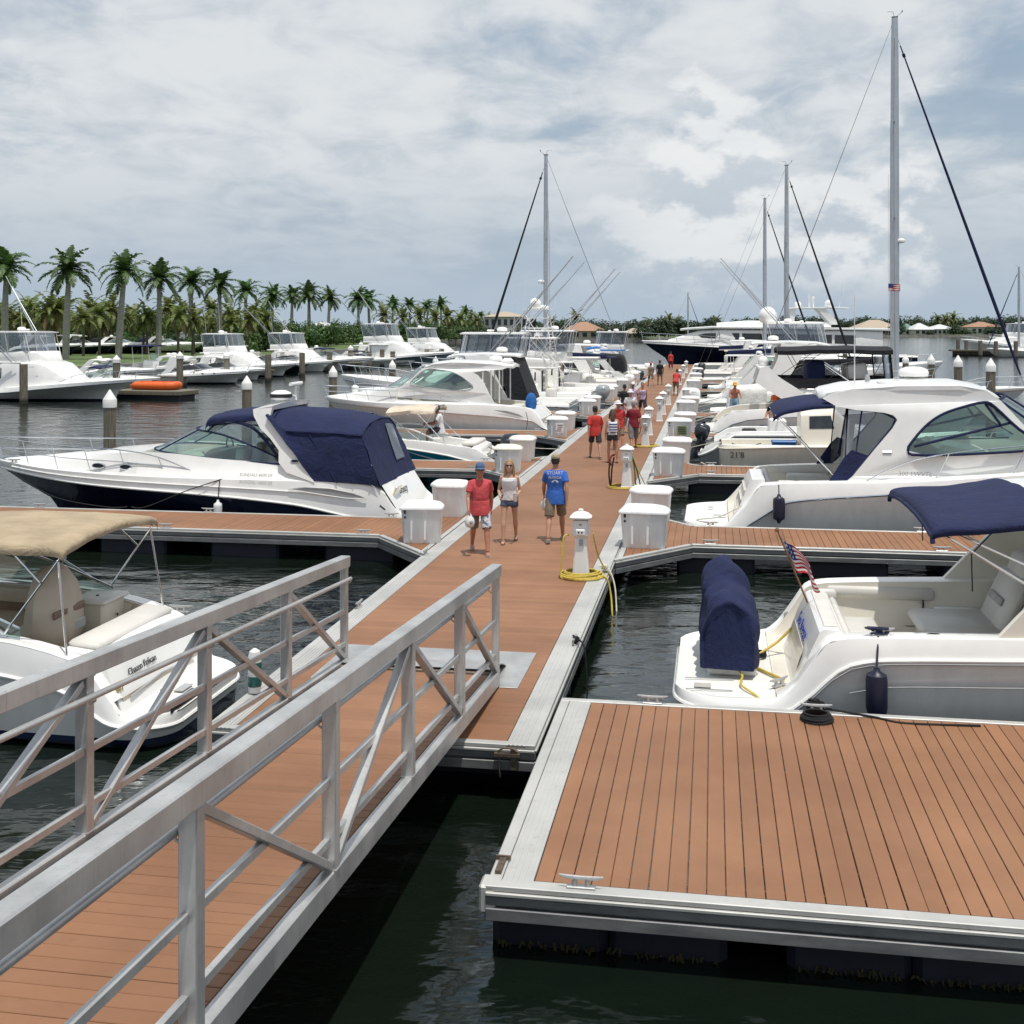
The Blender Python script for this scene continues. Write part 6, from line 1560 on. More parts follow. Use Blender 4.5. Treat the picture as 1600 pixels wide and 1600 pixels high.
    for y in (-.6, .7):
        mb = MB(); mb.box((.02, y, .04), (.6, .1, .1), bev=.015); mb.build('chock', 'plastic_white', t)
    # ensign on its staff
    f = empty('flag', W(1.72, .28, 1.2), RZD, 'stars and stripes flag drooping from a staff on the near cruiser', 'flag')
    tip = Vector((-.42, 0, .92)); mb = MB(); mb.tube([(0, 0, -.1), tip], .013, 8); mb.ball(tip, .03, 8); mb.build('staff', 'wood_trim', f)
    # cloth: hangs from the staff in folds; grid coloured cell by cell
    nu, nv = 26, 13; hoist0, hoist1 = tip * .93, tip * .52
    V, Fs, Ms = [], [], []
    for i in range(nu + 1):
        s_ = i / nu
        for j in range(nv + 1):
            q = j / nv; h = lerp(hoist0, hoist1, q)
            fold = .045 * math.sin(s_ * 10 + q * 3) * (0.25 + s_)
            fold2 = .05 * math.sin(s_ * 6.5 + q * 5 + 1)
            p = h + Vector(((.40 - .06 * q) * s_, -.05 * s_ + fold2 * 1.6 * s_, -.34 * s_ - .04 * math.sin(s_ * 9))) + Vector((fold * .5, fold * 1.3, 0))
            V.append(p)
    for i in range(nu):
        for j in range(nv):
            a = i * (nv + 1) + j; Fs.append((a, a + 1, a + nv + 2, a + nv + 1))
            if i < nu * .42 and j < 7: Ms.append(2 if not ((i % 3 == 1) and (j % 2 == 1)) else 1)
            else: Ms.append(0 if j % 2 == 0 else 1)
    mb = MB(); mb.v = [tuple(p) for p in V]; mb.f = Fs; mb.m = Ms; mb.build('cloth', ['flag_red', 'flag_white', 'flag_blue'], f, ang=80)
boat_near()
# ================================================================== bowrider with tan top behind the gangway
def boat_tan():
    U, V = 1.82, -2.52
    r = boat_root('bowrider', U, V, -1, 'white runabout with tan bimini and beige seats beside the gangway', 'motorboat')
    H = Hull(7.2, 2.75, [(0, .36), (.5, .40), (.68, .62), (.95, .93), (1.35, 1.08), (2.0, 1.2), (3.5, 1.3), (7.2, 1.32)], [(0, .24), (.6, .32), (1.2, .68), (2.2, .86), (7.2, 1.1)], p=2.2, rake=1.2, rnd_st=.6, sw=.94)
    H.build(r, 'hull_white_blue', 'gelcoat', 'gelcoat', .024, n=34)
    H.liner(r, .02, .62, [(0, .375), (2, .395)], gw=.08, mat_='nonskid', n=8, cap=False, name='swim_platform')
    H.liner(r, .62, 4.6, [(.62, .4), (.95, .42), (1.15, .5), (4.6, .5)], gw=.26, mat_='vinyl_beige', n=20)
    H.deck(r, 4.6, 7.2, [(4.6, .28), (6, .18), (7.2, .02)], n=10)
    mb = MB()
    for sg in (1, -1): rows = [[(x, sg * (H.pt(5, x / H.L)[1] + .002), H.z(x) + .006), (x, sg * (H.pt(5, x / H.L)[1] - .245), H.z(x) + .018)] for x in H.xs(.9, 4.6, 16)]; mb.loft(rows)
    mb.build('gunwale', 'gelcoat', r, ang=50)
    # transom with sun pad
    pts = [(.58, .38), (.66, .58), (.76, .82), (.84, .98), (.95, 1.03), (1.32, 1.07), (1.38, 1.0), (1.4, .5)]
    rows = [[(x, y, z + (.06 * (1 - (y / 1.1) ** 2) if z > .95 else 0)) for y in (-1.08, -.7, -.3, .3, .7, 1.08)] for x, z in pts]
    mb = MB(); mb.loft(rows); mb.add([q[0] for q in rows], [tuple(range(8))]); mb.add([q[-1] for q in rows], [tuple(range(8))[::-1]]); mb.build('transom', 'gelcoat', r, ang=40, fix=True)
    cushion(r, 'sun_pad', (1.14, 0, 1.09), (.42, 1.9, .10), 'vinyl_seat', ry(-5), .05); cushion(r, 'aft_bench', (1.62, .1, .72), (.45, 1.5, .4), 'vinyl_beige', None, .06)
    text_on(r, 'Chazen Pelican', .115, (.69, .36, .70), (0, -1, 0), (.4, 0, .9), 'ink_dark', .15, 'boat_name'); text_on(r, '867', .12, (.655, .97, .60), (0, -1, 0), (.4, 0, .9), 'ink_gold', 0, 'hull_number')
    mb = MB(); mb.tube([(.60, -.85, .50), (.63, 0, .54), (.60, .85, .50)], .012, 6); mb.tube([(.5, -.2, .415), (.5, .3, .415)], .012, 6); mb.box((.3, .1, .40), (.12, .3, .012), bev=.004); mb.build('transom_trim', 'gelcoat_grey', r)
    mb = MB(); mb.beam((.12, .2, .42), (.12, .95, .42), .05, .03); mb.beam((.05, .2, .40), (.05, .95, .40), .02, .05); mb.build('ladder', 'plastic_black', r)
    cl = put_cleat(r, 0, 0, 0, 0); cl.location = (.95, -1.22, .98)
    # helm bucket seat, wet bar cabinet, dash, wheel, side coaming
    q = 0.15
    cushion(r, 'seat_pedestal', (2.25, q, .70), (.75, .95, .42), 'vinyl_seat', None, .06)
    rows = []
    for z, x0, x1, w_ in ((.88, 1.82, 2.6, .46), (1.0, 1.78, 2.62, .50), (1.12, 1.78, 2.15, .51), (1.4, 1.80, 2.12, .50), (1.6, 1.84, 2.1, .44), (1.78, 1.92, 2.1, .30), (1.84, 1.97, 2.06, .16)):
        rows.append([(x0, q - w_ * .7, z), (x0 - .04, q, z), (x0, q + w_ * .7, z), (lerp(x0, x1, .5), q + w_, z), (x1, q + w_ * .8, z), (x1 - .03, q, z), (x1, q - w_ * .8, z), (lerp(x0, x1, .5), q - w_, z)])
    mb = MB(); mb.loft(rows, close=True, cap=True); mb.build('helm_seat', 'vinyl_beige', r, ang=60)
    mb = MB(); mb.box((1.775, q, 1.30), (.03, .72, .09), ry(3), .03); mb.build('seat_accent', 'vinyl_brown', r, ang=50)
    mb = MB(); mb.box((1.765, q - .1, 1.08), (.03, .5, .13), None, .02); mb.build('seat_pocket', 'gelcoat_grey', r)
    mb = MB(); mb.loft([[(1.88 + a * .24 * f, -.75 + b * .30 * f, z) for a, b in ((-1, -.8), (-.8, -1), (.8, -1), (1, -.8), (1, .8), (.8, 1), (-.8, 1), (-1, .8))] for z, f in ((.5, .8), (1.2, .98), (1.215, 1.0))], close=True, cap=True); mb.build('wet_bar', 'gelcoat_cream', r, ang=40)
    cushion(r, 'wet_bar_lid', (1.88, -.75, 1.245), (.54, .68, .06), 'vinyl_seat', None, .03)
    mb = MB(); mb.lathe([(.02, 0), (.022, .012)], (1.88, -.72, 1.275), 8); mb.box((1.63, -.78, 1.03), (.012, .03, .03)); mb.build('wet_bar_drain', 'plastic_black', r)
    mb = MB(); mb.box((3.5, .35, 1.2), (.5, 1.2, .62), ry(-16), .08); mb.build('dashboard', 'gelcoat_cream', r)
    mb = MB(); mb.tube([(3.10 + .06 * math.sin(a), .45 + .19 * math.cos(a), 1.42 + .18 * math.sin(a)) for a in [2 * math.pi * k / 18 for k in range(18)]], .022, 6, closed=True); mb.tube([(3.1, .27, 1.42), (3.1, .63, 1.42)], .016, 6); mb.tube([(3.1, .45, 1.42), (3.3, .45, 1.34)], .03, 6); mb.lathe([(.06, -.01), (.06, .01)], (3.1, .45, 1.42), 10); mb.build('steering_wheel', 'plastic_black', r)
    mb = MB()
    rows = [[(x, -(H.pt(5, x / H.L)[1] - .27), H.z(x) - .02), (x, -(H.pt(5, x / H.L)[1] - .33), H.z(x) - .12), (x, -(H.pt(5, x / H.L)[1] - .31), z)] for x, z in ((1.55, .55), (1.75, .78), (2.1, 1.0), (2.6, 1.05), (4.2, 1.12))]
    mb.loft(rows); mb.build('side_coaming', 'vinyl_beige', r, ang=60)
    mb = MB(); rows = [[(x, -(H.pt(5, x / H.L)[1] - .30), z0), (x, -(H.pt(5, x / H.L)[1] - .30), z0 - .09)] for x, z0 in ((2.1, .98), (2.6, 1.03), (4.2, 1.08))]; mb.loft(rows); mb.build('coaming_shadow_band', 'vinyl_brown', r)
    zb = lambda x: H.z(min(x, 4.6)) + .02 + .25 * max(0, (x - 3.2) / 2); zg = lambda x: interp([(1.85, 1.3), (2.5, 1.55), (3.5, 1.85), (4.2, 1.95)], x)
    arc_band(r, 'windshield', 'glass_green', (1.8, 4.7, 1.16, zb), (1.85, 4.1, 1.08, zg), n=24, frame='stainless', fr=.016, mull=(.36, .5, .64))
    # tan top: high in the middle, edges sweeping down aft
    rows = []
    for x, z, w_ in ((1.27, 2.14, 1.16), (1.32, 2.25, 1.17), (1.9, 2.27, 1.18), (2.7, 2.28, 1.18), (3.6, 2.24, 1.17), (3.7, 2.1, 1.16)):
        rows.append([(x, w_ * s_, z + .11 * (1 - abs(s_) ** 2.4) - (.10 if abs(s_) == 1 else 0)) for s_ in (-1, -.985, -.75, -.4, 0, .4, .75, .985, 1)])
    canvas(r, 'bimini_top', subdiv(rows, 4, 3), 'canvas_tan', seed=9, wr=.018)
    mb = MB()
    for sg in (1, -1):
        mb.tube([(1.32, sg * 1.13, 2.14), (1.98, sg * 1.2, 1.26)], .014, 6); mb.tube([(1.35, sg * 1.13, 2.12), (1.2, sg * 1.2, 1.06)], .013, 6); mb.tube([(3.55, sg * 1.13, 2.15), (1.98, sg * 1.2, 1.26)], .016, 6)
        mb.tube([(2.5, sg * 1.14, 2.2), (2.6, sg * 1.17, 1.62)], .013, 6); mb.tube([(1.95, sg * 1.14, 2.22), (1.55, sg * 1.17, 1.86)], .013, 6)
    for x, z in ((1.32, 2.16), (2.5, 2.22), (3.55, 2.18)): mb.tube([(x, 1.13 * s_, z + .09 * (1 - abs(s_) ** 2.4)) for s_ in (-1, -.75, -.4, 0, .4, .75, 1)], .013, 6)
    mb.build('bimini_frame', 'stainless', r)
boat_tan()
# ================================================================== teal striped runabout with its driver's place
def boat_teal():
    r = boat_root('runabout', 26.65, -3.25, -1, 'small white runabout with a teal hull flash and beige top behind the navy canvas', 'motorboat')
    H = Hull(6.6, 2.4, [(0, .42), (.35, .62), (.8, .86), (1.4, .94), (3, 1.1), (6.6, 1.15)], [(0, .32), (.9, .46), (1.8, .66), (4, .92), (6.6, 1.02)], p=2.1, rake=1.1, rnd_st=.4)
    H.build(r, 'hull_teal', 'gelcoat', 'gelcoat', .03, n=24)
    for sg in (1, -1):
        mb = MB(); P = [(.1, .30), (.9, .44), (2.0, .69), (3.4, .86), (2.6, .62), (1.4, .32), (.6, .10), (.1, .05)]; V = [(x, sg * (H.w(x) * (.97 if z < .3 else .99) + .01), z) for x, z in P]; mb.add(V, [tuple(range(8))]); mb.build('hull_flash', 'gelcoat_grey', r, ang=0)
    H.liner(r, .35, 3.9, [(0, .45), (4, .45)], gw=.22, mat_='gelcoat', n=10); H.deck(r, 3.9, 6.6, [(3.9, .25), (6.6, .02)], n=8)
    mb = MB(); mb.box((.75, 0, .72), (.35, 1.9, .4), ry(-20), .08); mb.build('transom', 'gelcoat', r, ang=40); cushion(r, 'seat', (1.35, -.3, .72), (.5, 1.3, .3)); cushion(r, 'sun_pad', (1.0, 0, .98), (.5, 1.7, .14))
    arc_band(r, 'windshield', 'glass_clear', (2.0, 4.2, 1.02, lambda x: 1.02 + .08 * (x - 2)), (2.1, 3.7, .95, lambda x: interp([(2.1, 1.12), (3, 1.45), (3.7, 1.5)], x)), frame='white_pipe', fr=.03, mull=(.4, .6))
    bimini(r, 2.15, 3.75, 1.0, 2.05, 1.98, 'canvas_beige', .14, .1, 3, 3, feet=[(0, 2.7, 1.1, 1.05), (1, 2.5, 1.1, 1.05), (.35, 1.7, 1.12, 1.0)])
    cushion(r, 'helm_seat', (2.2, .35, .85), (.45, .5, .6), 'vinyl_seat'); outboard(r, -.12, 0, .38, 1.15, 'engine_black', 4)
boat_teal()
# ================================================================== skiff with cooler, open water side
def boat_skiff():
    r = boat_root('skiff', 26.75, 3.75, 1, 'off white workboat with black number 21 near its stern and blue cooler', 'motorboat')
    H = Hull(6.6, 2.5, [(0, 1.10), (3, 1.12), (6.6, 1.4)], [(0, .98), (6.6, 1.28)], p=2.2, sw=.88, rake=1.0, rnd_st=.35)
    H.build(r, 'hull_offwhite', 'gelcoat_cream', 'gelcoat_cream', .03, n=22); H.liner(r, .08, 3.4, [(0, .6), (4, .6)], gw=.22, mat_='gelcoat_cream', n=8); H.deck(r, 3.4, 6.6, [(3.4, .2), (6.6, .05)], n=8)
    st = [(2.5, 1.0, 1.1, .85, 2.15), (3.6, 1.0, 1.1, .8, 2.2), (4.3, .8, 1.2, .5, 1.5)]
    house(r, st, 'wheelhouse', 'gelcoat_cream'); side_window(r, st, [(2.75, .5), (3.5, .5), (3.4, .86), (2.75, .86)], 'window_house'); text_on(r, "21'8", .26, (.55, -1.17, .72), (1, 0, 0), (0, .1, 1), 'ink_dark', 0, 'hull_number')
    mb = MB(); mb.tube([(.4, -.7, 1.12), (.8, -.4, .95), (1.3, -.6, 1.13)], .015, 6); mb.build('gear_line', 'rope_black', r)
    c = empty('cooler', D(26.75 - .5, 3.75 + 2.0, .95), RZD, 'blue cooler in the off white workboat', 'cooler'); mb = MB(); mb.box((0, 0, .0), (.75, .42, .38), bev=.04); mb.build('tub', 'cooler_blue', c); mb = MB(); mb.box((0, 0, .23), (.78, .45, .09), bev=.03); mb.build('lid', 'cooler_blue', c); mb = MB(); mb.tube([(-.4, 0, .05), (-.44, 0, -.02), (-.4, 0, -.09)], .015, 6); mb.build('handle', 'plastic_white', c)
    hose('mooring_line', [D(24.7, 3.2, DZ + .1), D(24.9, 3.45, .5), D(25.3, 3.7, .25), D(25.9, 3.85, .5)], 'rope_white', 'loose white dock line slung below the skiff stern', .025, 'rope')
    mb = MB()
    for q in range(9): mb.tube(smooth_path([D(35.2 + rnd.uniform(-.25, .25), 4.6 + rnd.uniform(-.3, .3), DZ + .05 + .02 * q) for _ in range(7)], 5, True), .022, 6, closed=True)
    for q in range(6): mb.tube(smooth_path([D(33.7 + rnd.uniform(-.1, .1), 4.3 + rnd.uniform(-.3, .3), DZ + .03), D(33.62, 4.3 + .1 * q, DZ - .3), D(33.6, 4.45 + .08 * q, -.05)], 5), .018, 6)
    tag(mb.build('rope_pile', 'rope_white'), 'heap of pale rope hanging off a finger dock edge', 'rope')
boat_skiff()
# grey inflatable between the skiff and the flybridge cruiser
def boat_rib():
    r = boat_root('inflatable_boat', 29.8, 3.1, 1, 'grey hulled launch with white sheer and black engine behind the skiff', 'motorboat')
    H = Hull(6.2, 2.3, [(0, .5), (.5, .9), (1.2, 1.25), (6.2, 1.3)], [(0, .4), (.6, .7), (1.2, 1.12), (6.2, 1.18)], p=2.2, rake=.9, rnd_st=.3); H.build(r, 'hull_grey', 'gelcoat', 'gelcoat', .05, n=20); H.liner(r, .5, 5.2, [(0, .5), (6, .6)], gw=.25, mat_='gelcoat', n=10); H.deck(r, 5.2, 6.2, [(5.2, .05), (6.2, .02)], n=4)
    mb = MB(); mb.box((2.6, 0, 1.2), (.6, .7, .9), ry(5), .06); mb.build('console', 'gelcoat', r); cushion(r, 'seat', (1.7, 0, 1.0), (.5, 1.0, .5), 'canvas_black'); outboard(r, .1, 0, .8, .8, 'engine_black', 20)
boat_rib()
# ================================================================== cruiser with black bimini and leaning white arch
def boat_black_top():
    r = boat_root('flybridge_cruiser', 38.6, 2.7, 1, 'white cruiser with black bimini, black curtains and slanting white arch', 'motorboat')
    H = Hull(11.8, 4.0, [(0, .5), (.7, .55), (1.2, 1.15), (2, 1.4), (6, 1.6), (11.8, 1.95)], [(0, .4), (1, .5), (2, 1.0), (6, 1.3), (11.8, 1.7)], p=2.3, rnd_st=.6); H.build(r, 'hull_white', 'gelcoat', n=24)
    H.liner(r, .03, 1.0, [(0, .5), (2, .52)], gw=.07, mat_='nonskid', n=6, cap=False, name='swim_platform'); H.liner(r, 1.0, 4.2, [(1, .55), (4.2, .6)], gw=.3, n=10); H.deck(r, 4.2, 11.8, [(4.2, .9), (8, .7), (10, .3), (11.8, .02)], n=16)
    st = [(3.6, 1.7, 1.4, 1.62, 2.35), (7.2, 1.7, 1.5, 1.5, 2.4), (9.0, 1.2, 1.9, .9, 2.05)]
    house(r, st, 'deckhouse', 'gelcoat'); side_window(r, st, [(4.2, .35), (7.0, .35), (7.4, .75), (4.2, .8)])
    mb = MB(); out = [(2.55, 2.55), (2.75, 3.15), (3.05, 3.2), (3.5, 2.75), (5.4, 1.55), (4.6, 1.3), (3.4, 2.0)]
    for sg in (1, -1): mb.poly([out], lambda x, z, s_, sg=sg: (x, sg * (1.88 - .1 * (z - 1.3) - s_), z), .14)
    mb.box((2.85, 0, 3.12), (.4, 3.3, .12), None, .03); mb.build('arch', 'gelcoat', r, ang=30)
    bimini(r, 3.45, 7.9, 1.7, 3.82, 3.85, 'canvas_black', .14, .16, 4, 4, feet=[(.1, 4.6, 1.6, 2.5), (.4, 3.6, 1.6, 2.6), (.6, 6.2, 1.6, 2.5), (.95, 7.0, 1.6, 2.5), (.75, 5.2, 1.6, 2.5)], fm='plastic_black')
    P = [(3.5, -1.62), (5.5, -1.66), (7.6, -1.6), (8.0, -.9), (8.1, 0), (8.0, .9), (7.6, 1.6), (5.5, 1.66), (3.5, 1.62)]
    mb = MB(); mb.loft([[(x, y, 2.3) for x, y in P], [(x, y, 2.72) for x, y in P]]); mb.build('bridge_coaming', 'canvas_black', r, ang=60)
    mb = MB(); mb.loft([[(x, y, 2.72) for x, y in P[2:7]], [(x - .1, y, 3.75) for x, y in P[2:7]]]); mb.build('clear_curtain', 'vinyl', r, ang=60)
    mb = MB()
    for x, y in P[2:7]: mb.tube([(x, y, 2.72), (x - .1, y, 3.75)], .03, 6)
    mb.build('curtain_edge', 'canvas_black', r)
    cushion(r, 'bridge_seat', (5.0, .2, 2.95), (.7, 2.4, .9), 'canvas_navy', None, .08); cushion(r, 'bridge_console', (6.6, 0, 2.9), (.8, 2.4, .8), 'vinyl_seat', ry(-10), .08); cushion(r, 'seat', (1.9, 0, .95), (.6, 2.6, .5))
    cushion(r, 'cabin_door', (3.62, 0, 1.4), (.08, 2.6, 1.6), 'glass_dark', None, .02); antenna(r, (3.2, 1.6, 3.1), (2.8, 1.6, 5.2)); sat_dome(r, (2.9, -.8, 3.2), .22); bow_rail(r, H, 6.5, .6)
boat_black_top()
# ================================================================== the other berths
def v_at(px, u):                          # where picture column px crosses the line u = const of the walkway frame
    k = (px - 800) / FPX
    Y = (u + ORG.dot(DV)) / (k * DV.x + DV.y)
    return (Vector((k * Y, Y, 0)) - ORG).dot(NV)
GP, GO = 'boats berthed on the palm shore side of the walkway', 'boats berthed on the open water side of the walkway'
def berth(kind, name, u, v, side, label, **kw):
    r = boat_root(name, u, v, side, label, 'motorboat', GP if side < 0 else GO)
    kind(r, **kw); return r
berth(express, 'express_cruiser', 43.2, -3.3, -1, 'white sedan cruiser with dark navy aft canvas behind the blue bag', L=10.2, B=3.5, roof='gelcoat', glass='glass_dark', curtain='canvas_black', zk=1.15)
berth(sportfish, 'sportfishing_boat', 49.6, -3.6, -1, 'sportfishing boat with navy trimmed bridge curtains', L=12.6, B=4.2, navy=True, outr=True)
berth(sportfish, 'sportfishing_boat', 60.6, -3.6, -1, 'sportfishing boat with a white pipe tuna tower and two antenna domes', L=11.6, B=4.0, tower=.66, fly=None, outr=False, top=True)
berth(center_console, 'center_console_boat', 53.8, -2.7, -1, 'pale blue hulled open boat with an outboard engine', L=8.6, B=2.7, hm='hull_ice', ttop=None, engines=2, em='engine_grey')
berth(sportfish, 'sportfishing_boat', 65.0, -2.8, -1, 'sportfishing boat with clear bridge curtains and long raised outriggers', L=12.8, B=4.3, outr=True, outr_ang=4)
berth(center_console, 'center_console_boat', 70.8, -2.4, -1, 'white open boat with white top before the navy glass sedan', L=8.2, B=2.6, ttop='canvas_white', engines=2, em='gelcoat')
berth(express, 'express_cruiser', 75.8, -2.6, -1, 'white sedan with slanting white arch and dark navy glass', L=10.5, B=3.5, roof='gelcoat', glass='glass_dark', zk=1.1)
berth(center_console, 'center_console_boat', 82.0, -2.3, -1, 'small white open boat with navy seat covers far along the walkway', L=7.4, B=2.5, ttop='canvas_navy', engines=1)
berth(express, 'express_cruiser', 87.0, -2.4, -1, 'white cruiser with black cockpit cover far along the palm shore side', L=10, B=3.4, arch=True, enc='canvas_black')
berth(center_console, 'center_console_boat', 93.5, -2.2, -1, 'open boat under a bright blue canvas top', L=8.4, B=2.7, ttop='canvas_blue', engines=2, em='gelcoat')
berth(express, 'express_cruiser', 98.2, -2.4, -1, 'white cruiser with blue canvas near the walkway end', L=11, B=3.6, canvas_m='canvas_blue')
berth(sportfish, 'sportfishing_boat', 109.5, -2.6, -1, 'small looking sportfishing boat last before the walkway end', L=12, B=4, outr=False)
berth(express, 'express_cruiser', 42.8, 3.2, 1, 'white cruiser with white cover bow beside the black bimini boat', L=8.5, B=3.0, arch=False, rails=False, enc='canvas_white')
berth(center_console, 'center_console_boat', 31.9, 5.6, 1, 'white open boat crowded behind the skiff', L=7, B=2.4, ttop=None, engines=1)
berth(express, 'express_cruiser', 49.8, 3.4, 1, 'white coupe cruiser with a dark navy side glass and grey hull', L=11, B=3.6, hm='hull_grey', roof='gelcoat', glass='glass_dark', zk=1.22)
berth(center_console, 'center_console_boat', 54.0, 2.8, 1, 'open white boat with pale shrouded bow past the coupe cruiser', L=7.6, B=2.5, ttop=None, engines=1, em='gelcoat')
berth(sportfish, 'sportfishing_boat', 70.5, 4.4, 1, 'sportfishing boat with curtained hardtop bridge and a big white antenna dome', L=14.2, B=4.6, outr=True, outr_ang=3)
berth(express, 'express_cruiser', 64.6, 3.2, 1, 'low white cruiser between the tall sailboat and the sportfishing boat', L=9.6, B=3.3, canvas_m='canvas_black')
berth(express, 'express_cruiser', 76.0, 3.2, 1, 'white arch cruiser behind the curtained sportfishing boat', L=10.4, B=3.4, canvas_m='canvas_navy')
berth(center_console, 'center_console_boat', 81.5, 2.8, 1, 'white open boat with white top past the seventh finger dock', L=8, B=2.6, ttop='gelcoat', engines=2)
berth(express, 'express_cruiser', 93.0, 3.0, 1, 'white cruiser with navy sunshade near the walkway end', L=10.8, B=3.5, canvas_m='canvas_navy')
berth(center_console, 'center_console_boat', 98.5, 2.8, 1, 'open boat with beige top near the walkway end', L=8, B=2.6, ttop='canvas_beige', engines=2)
berth(express, 'express_cruiser', 104.5, 3.0, 1, 'white hardtop cruiser just before the navy yacht', L=11.5, B=3.7, roof='gelcoat')
o = berth(center_console, 'tender', 62.5, -6.4, -1, 'small tender under a lime yellow cover', L=4.6, B=1.9, ttop=None, engines=1)
rows = [[(x, w_ * q, .8 + h_ * (1 - abs(q) ** 1.6)) for q in (-1, -.6, -.2, .2, .6, 1)] for x, w_, h_ in ((.2, .9, .15), (1.2, .95, .6), (2.2, .95, .8), (3.4, .8, .5), (4.3, .3, .15))]
canvas(o, 'cover', subdiv(rows, 3, 3), 'canvas_lime')
sat_dome([q for q in bpy.data.objects if q.get('label', '').startswith('sportfishing boat with curtained')][0], (2.9, .9, 5.05), .62)
# ---- sailboats: masts set by their picture columns
def sail(px, u, side, top_py, label, L=12, mast_x=None, **kw):
    mx = mast_x or L * .56; v = v_at(px, u); p = D(u, v); mh = ZC - (top_py - HZ) * p.y / FPX
    r = boat_root('sailboat', u, v - side * mx, side, label, 'sailboat', 'sailboats berthed along the walkway')
    sailboat(r, L=L, mast_x=mx, mast_h=mh, **kw); return r
sail(1398, 59.0, 1, 28, 'tall sailboat with a thick grey mast and black furled jib', L=15.5, mast_x=8.3, B=4.4, spread=3, mr=.20, radar_z=9.6, furl='canvas_navy', lazy='canvas_black')
sail(853, 72.5, -1, 243, 'sailboat on the palm shore side with dark furled jib', L=11.5, mr=.14, furl='canvas_black', radar_z=7.9)
sail(1229, 88.0, 1, 259, 'sailboat with a tall thin mast behind the curtained sportfishing boat', L=12.5, mr=.15, furl='canvas_black')
sail(1195, 110.0, 1, 311, 'farther sailboat with the shorter of two neighbouring masts', L=12, mr=.15, furl='canvas_black')
def far_sail(px, Y, top_py, label, rz):
    p = Vector(((px - 800) * Y / FPX, Y, 0)); mh = ZC - (top_py - HZ) * Y / FPX
    r = empty('sailboat', p, rz, label, 'sailboat'); c = Matrix.Rotation(rz, 3, 'Z') @ Vector((6.2, 0, 0)); r.location = p - c
    sailboat(r, L=11, mast_x=6.2, mast_h=mh, mr=.16, boom=False)
far_sail(1592, 185, 418, 'sailboat with grey mast at the far dock on the open water', R(170))
far_sail(1075, 300, 458, 'distant sailboat whose thin mast shows above the navy yacht', R(20))
# small flag on the tall mast's halyard
fp = atY(1388, 443, 65.0); f = empty('flag', fp, RZD, 'small stars and stripes pennant flying beside the tall mast', 'flag')
mb = MB(); nu = 12; nv = 7; V = []
for i in range(nu + 1):
    for j in range(nv + 1): V.append((.62 * i / nu, .08 * math.sin(i * .9 + j * .3), -.38 * j / nv - .06 * i / nu))
mb.v = V
for i in range(nu):
    for j in range(nv): a = i * (nv + 1) + j; mb.f.append((a, a + 1, a + nv + 2, a + nv + 1)); mb.m.append(2 if (i < 5 and j < 4) else (0 if j % 2 == 0 else 1))
mb.build('cloth', ['flag_red', 'flag_white', 'flag_blue'], f, ang=80)
mb = MB(); mb.tube([(0, 0, -3.5), (0, 0, 6.0)], .008, 5); mb.build('halyard', 'rope_white', f)
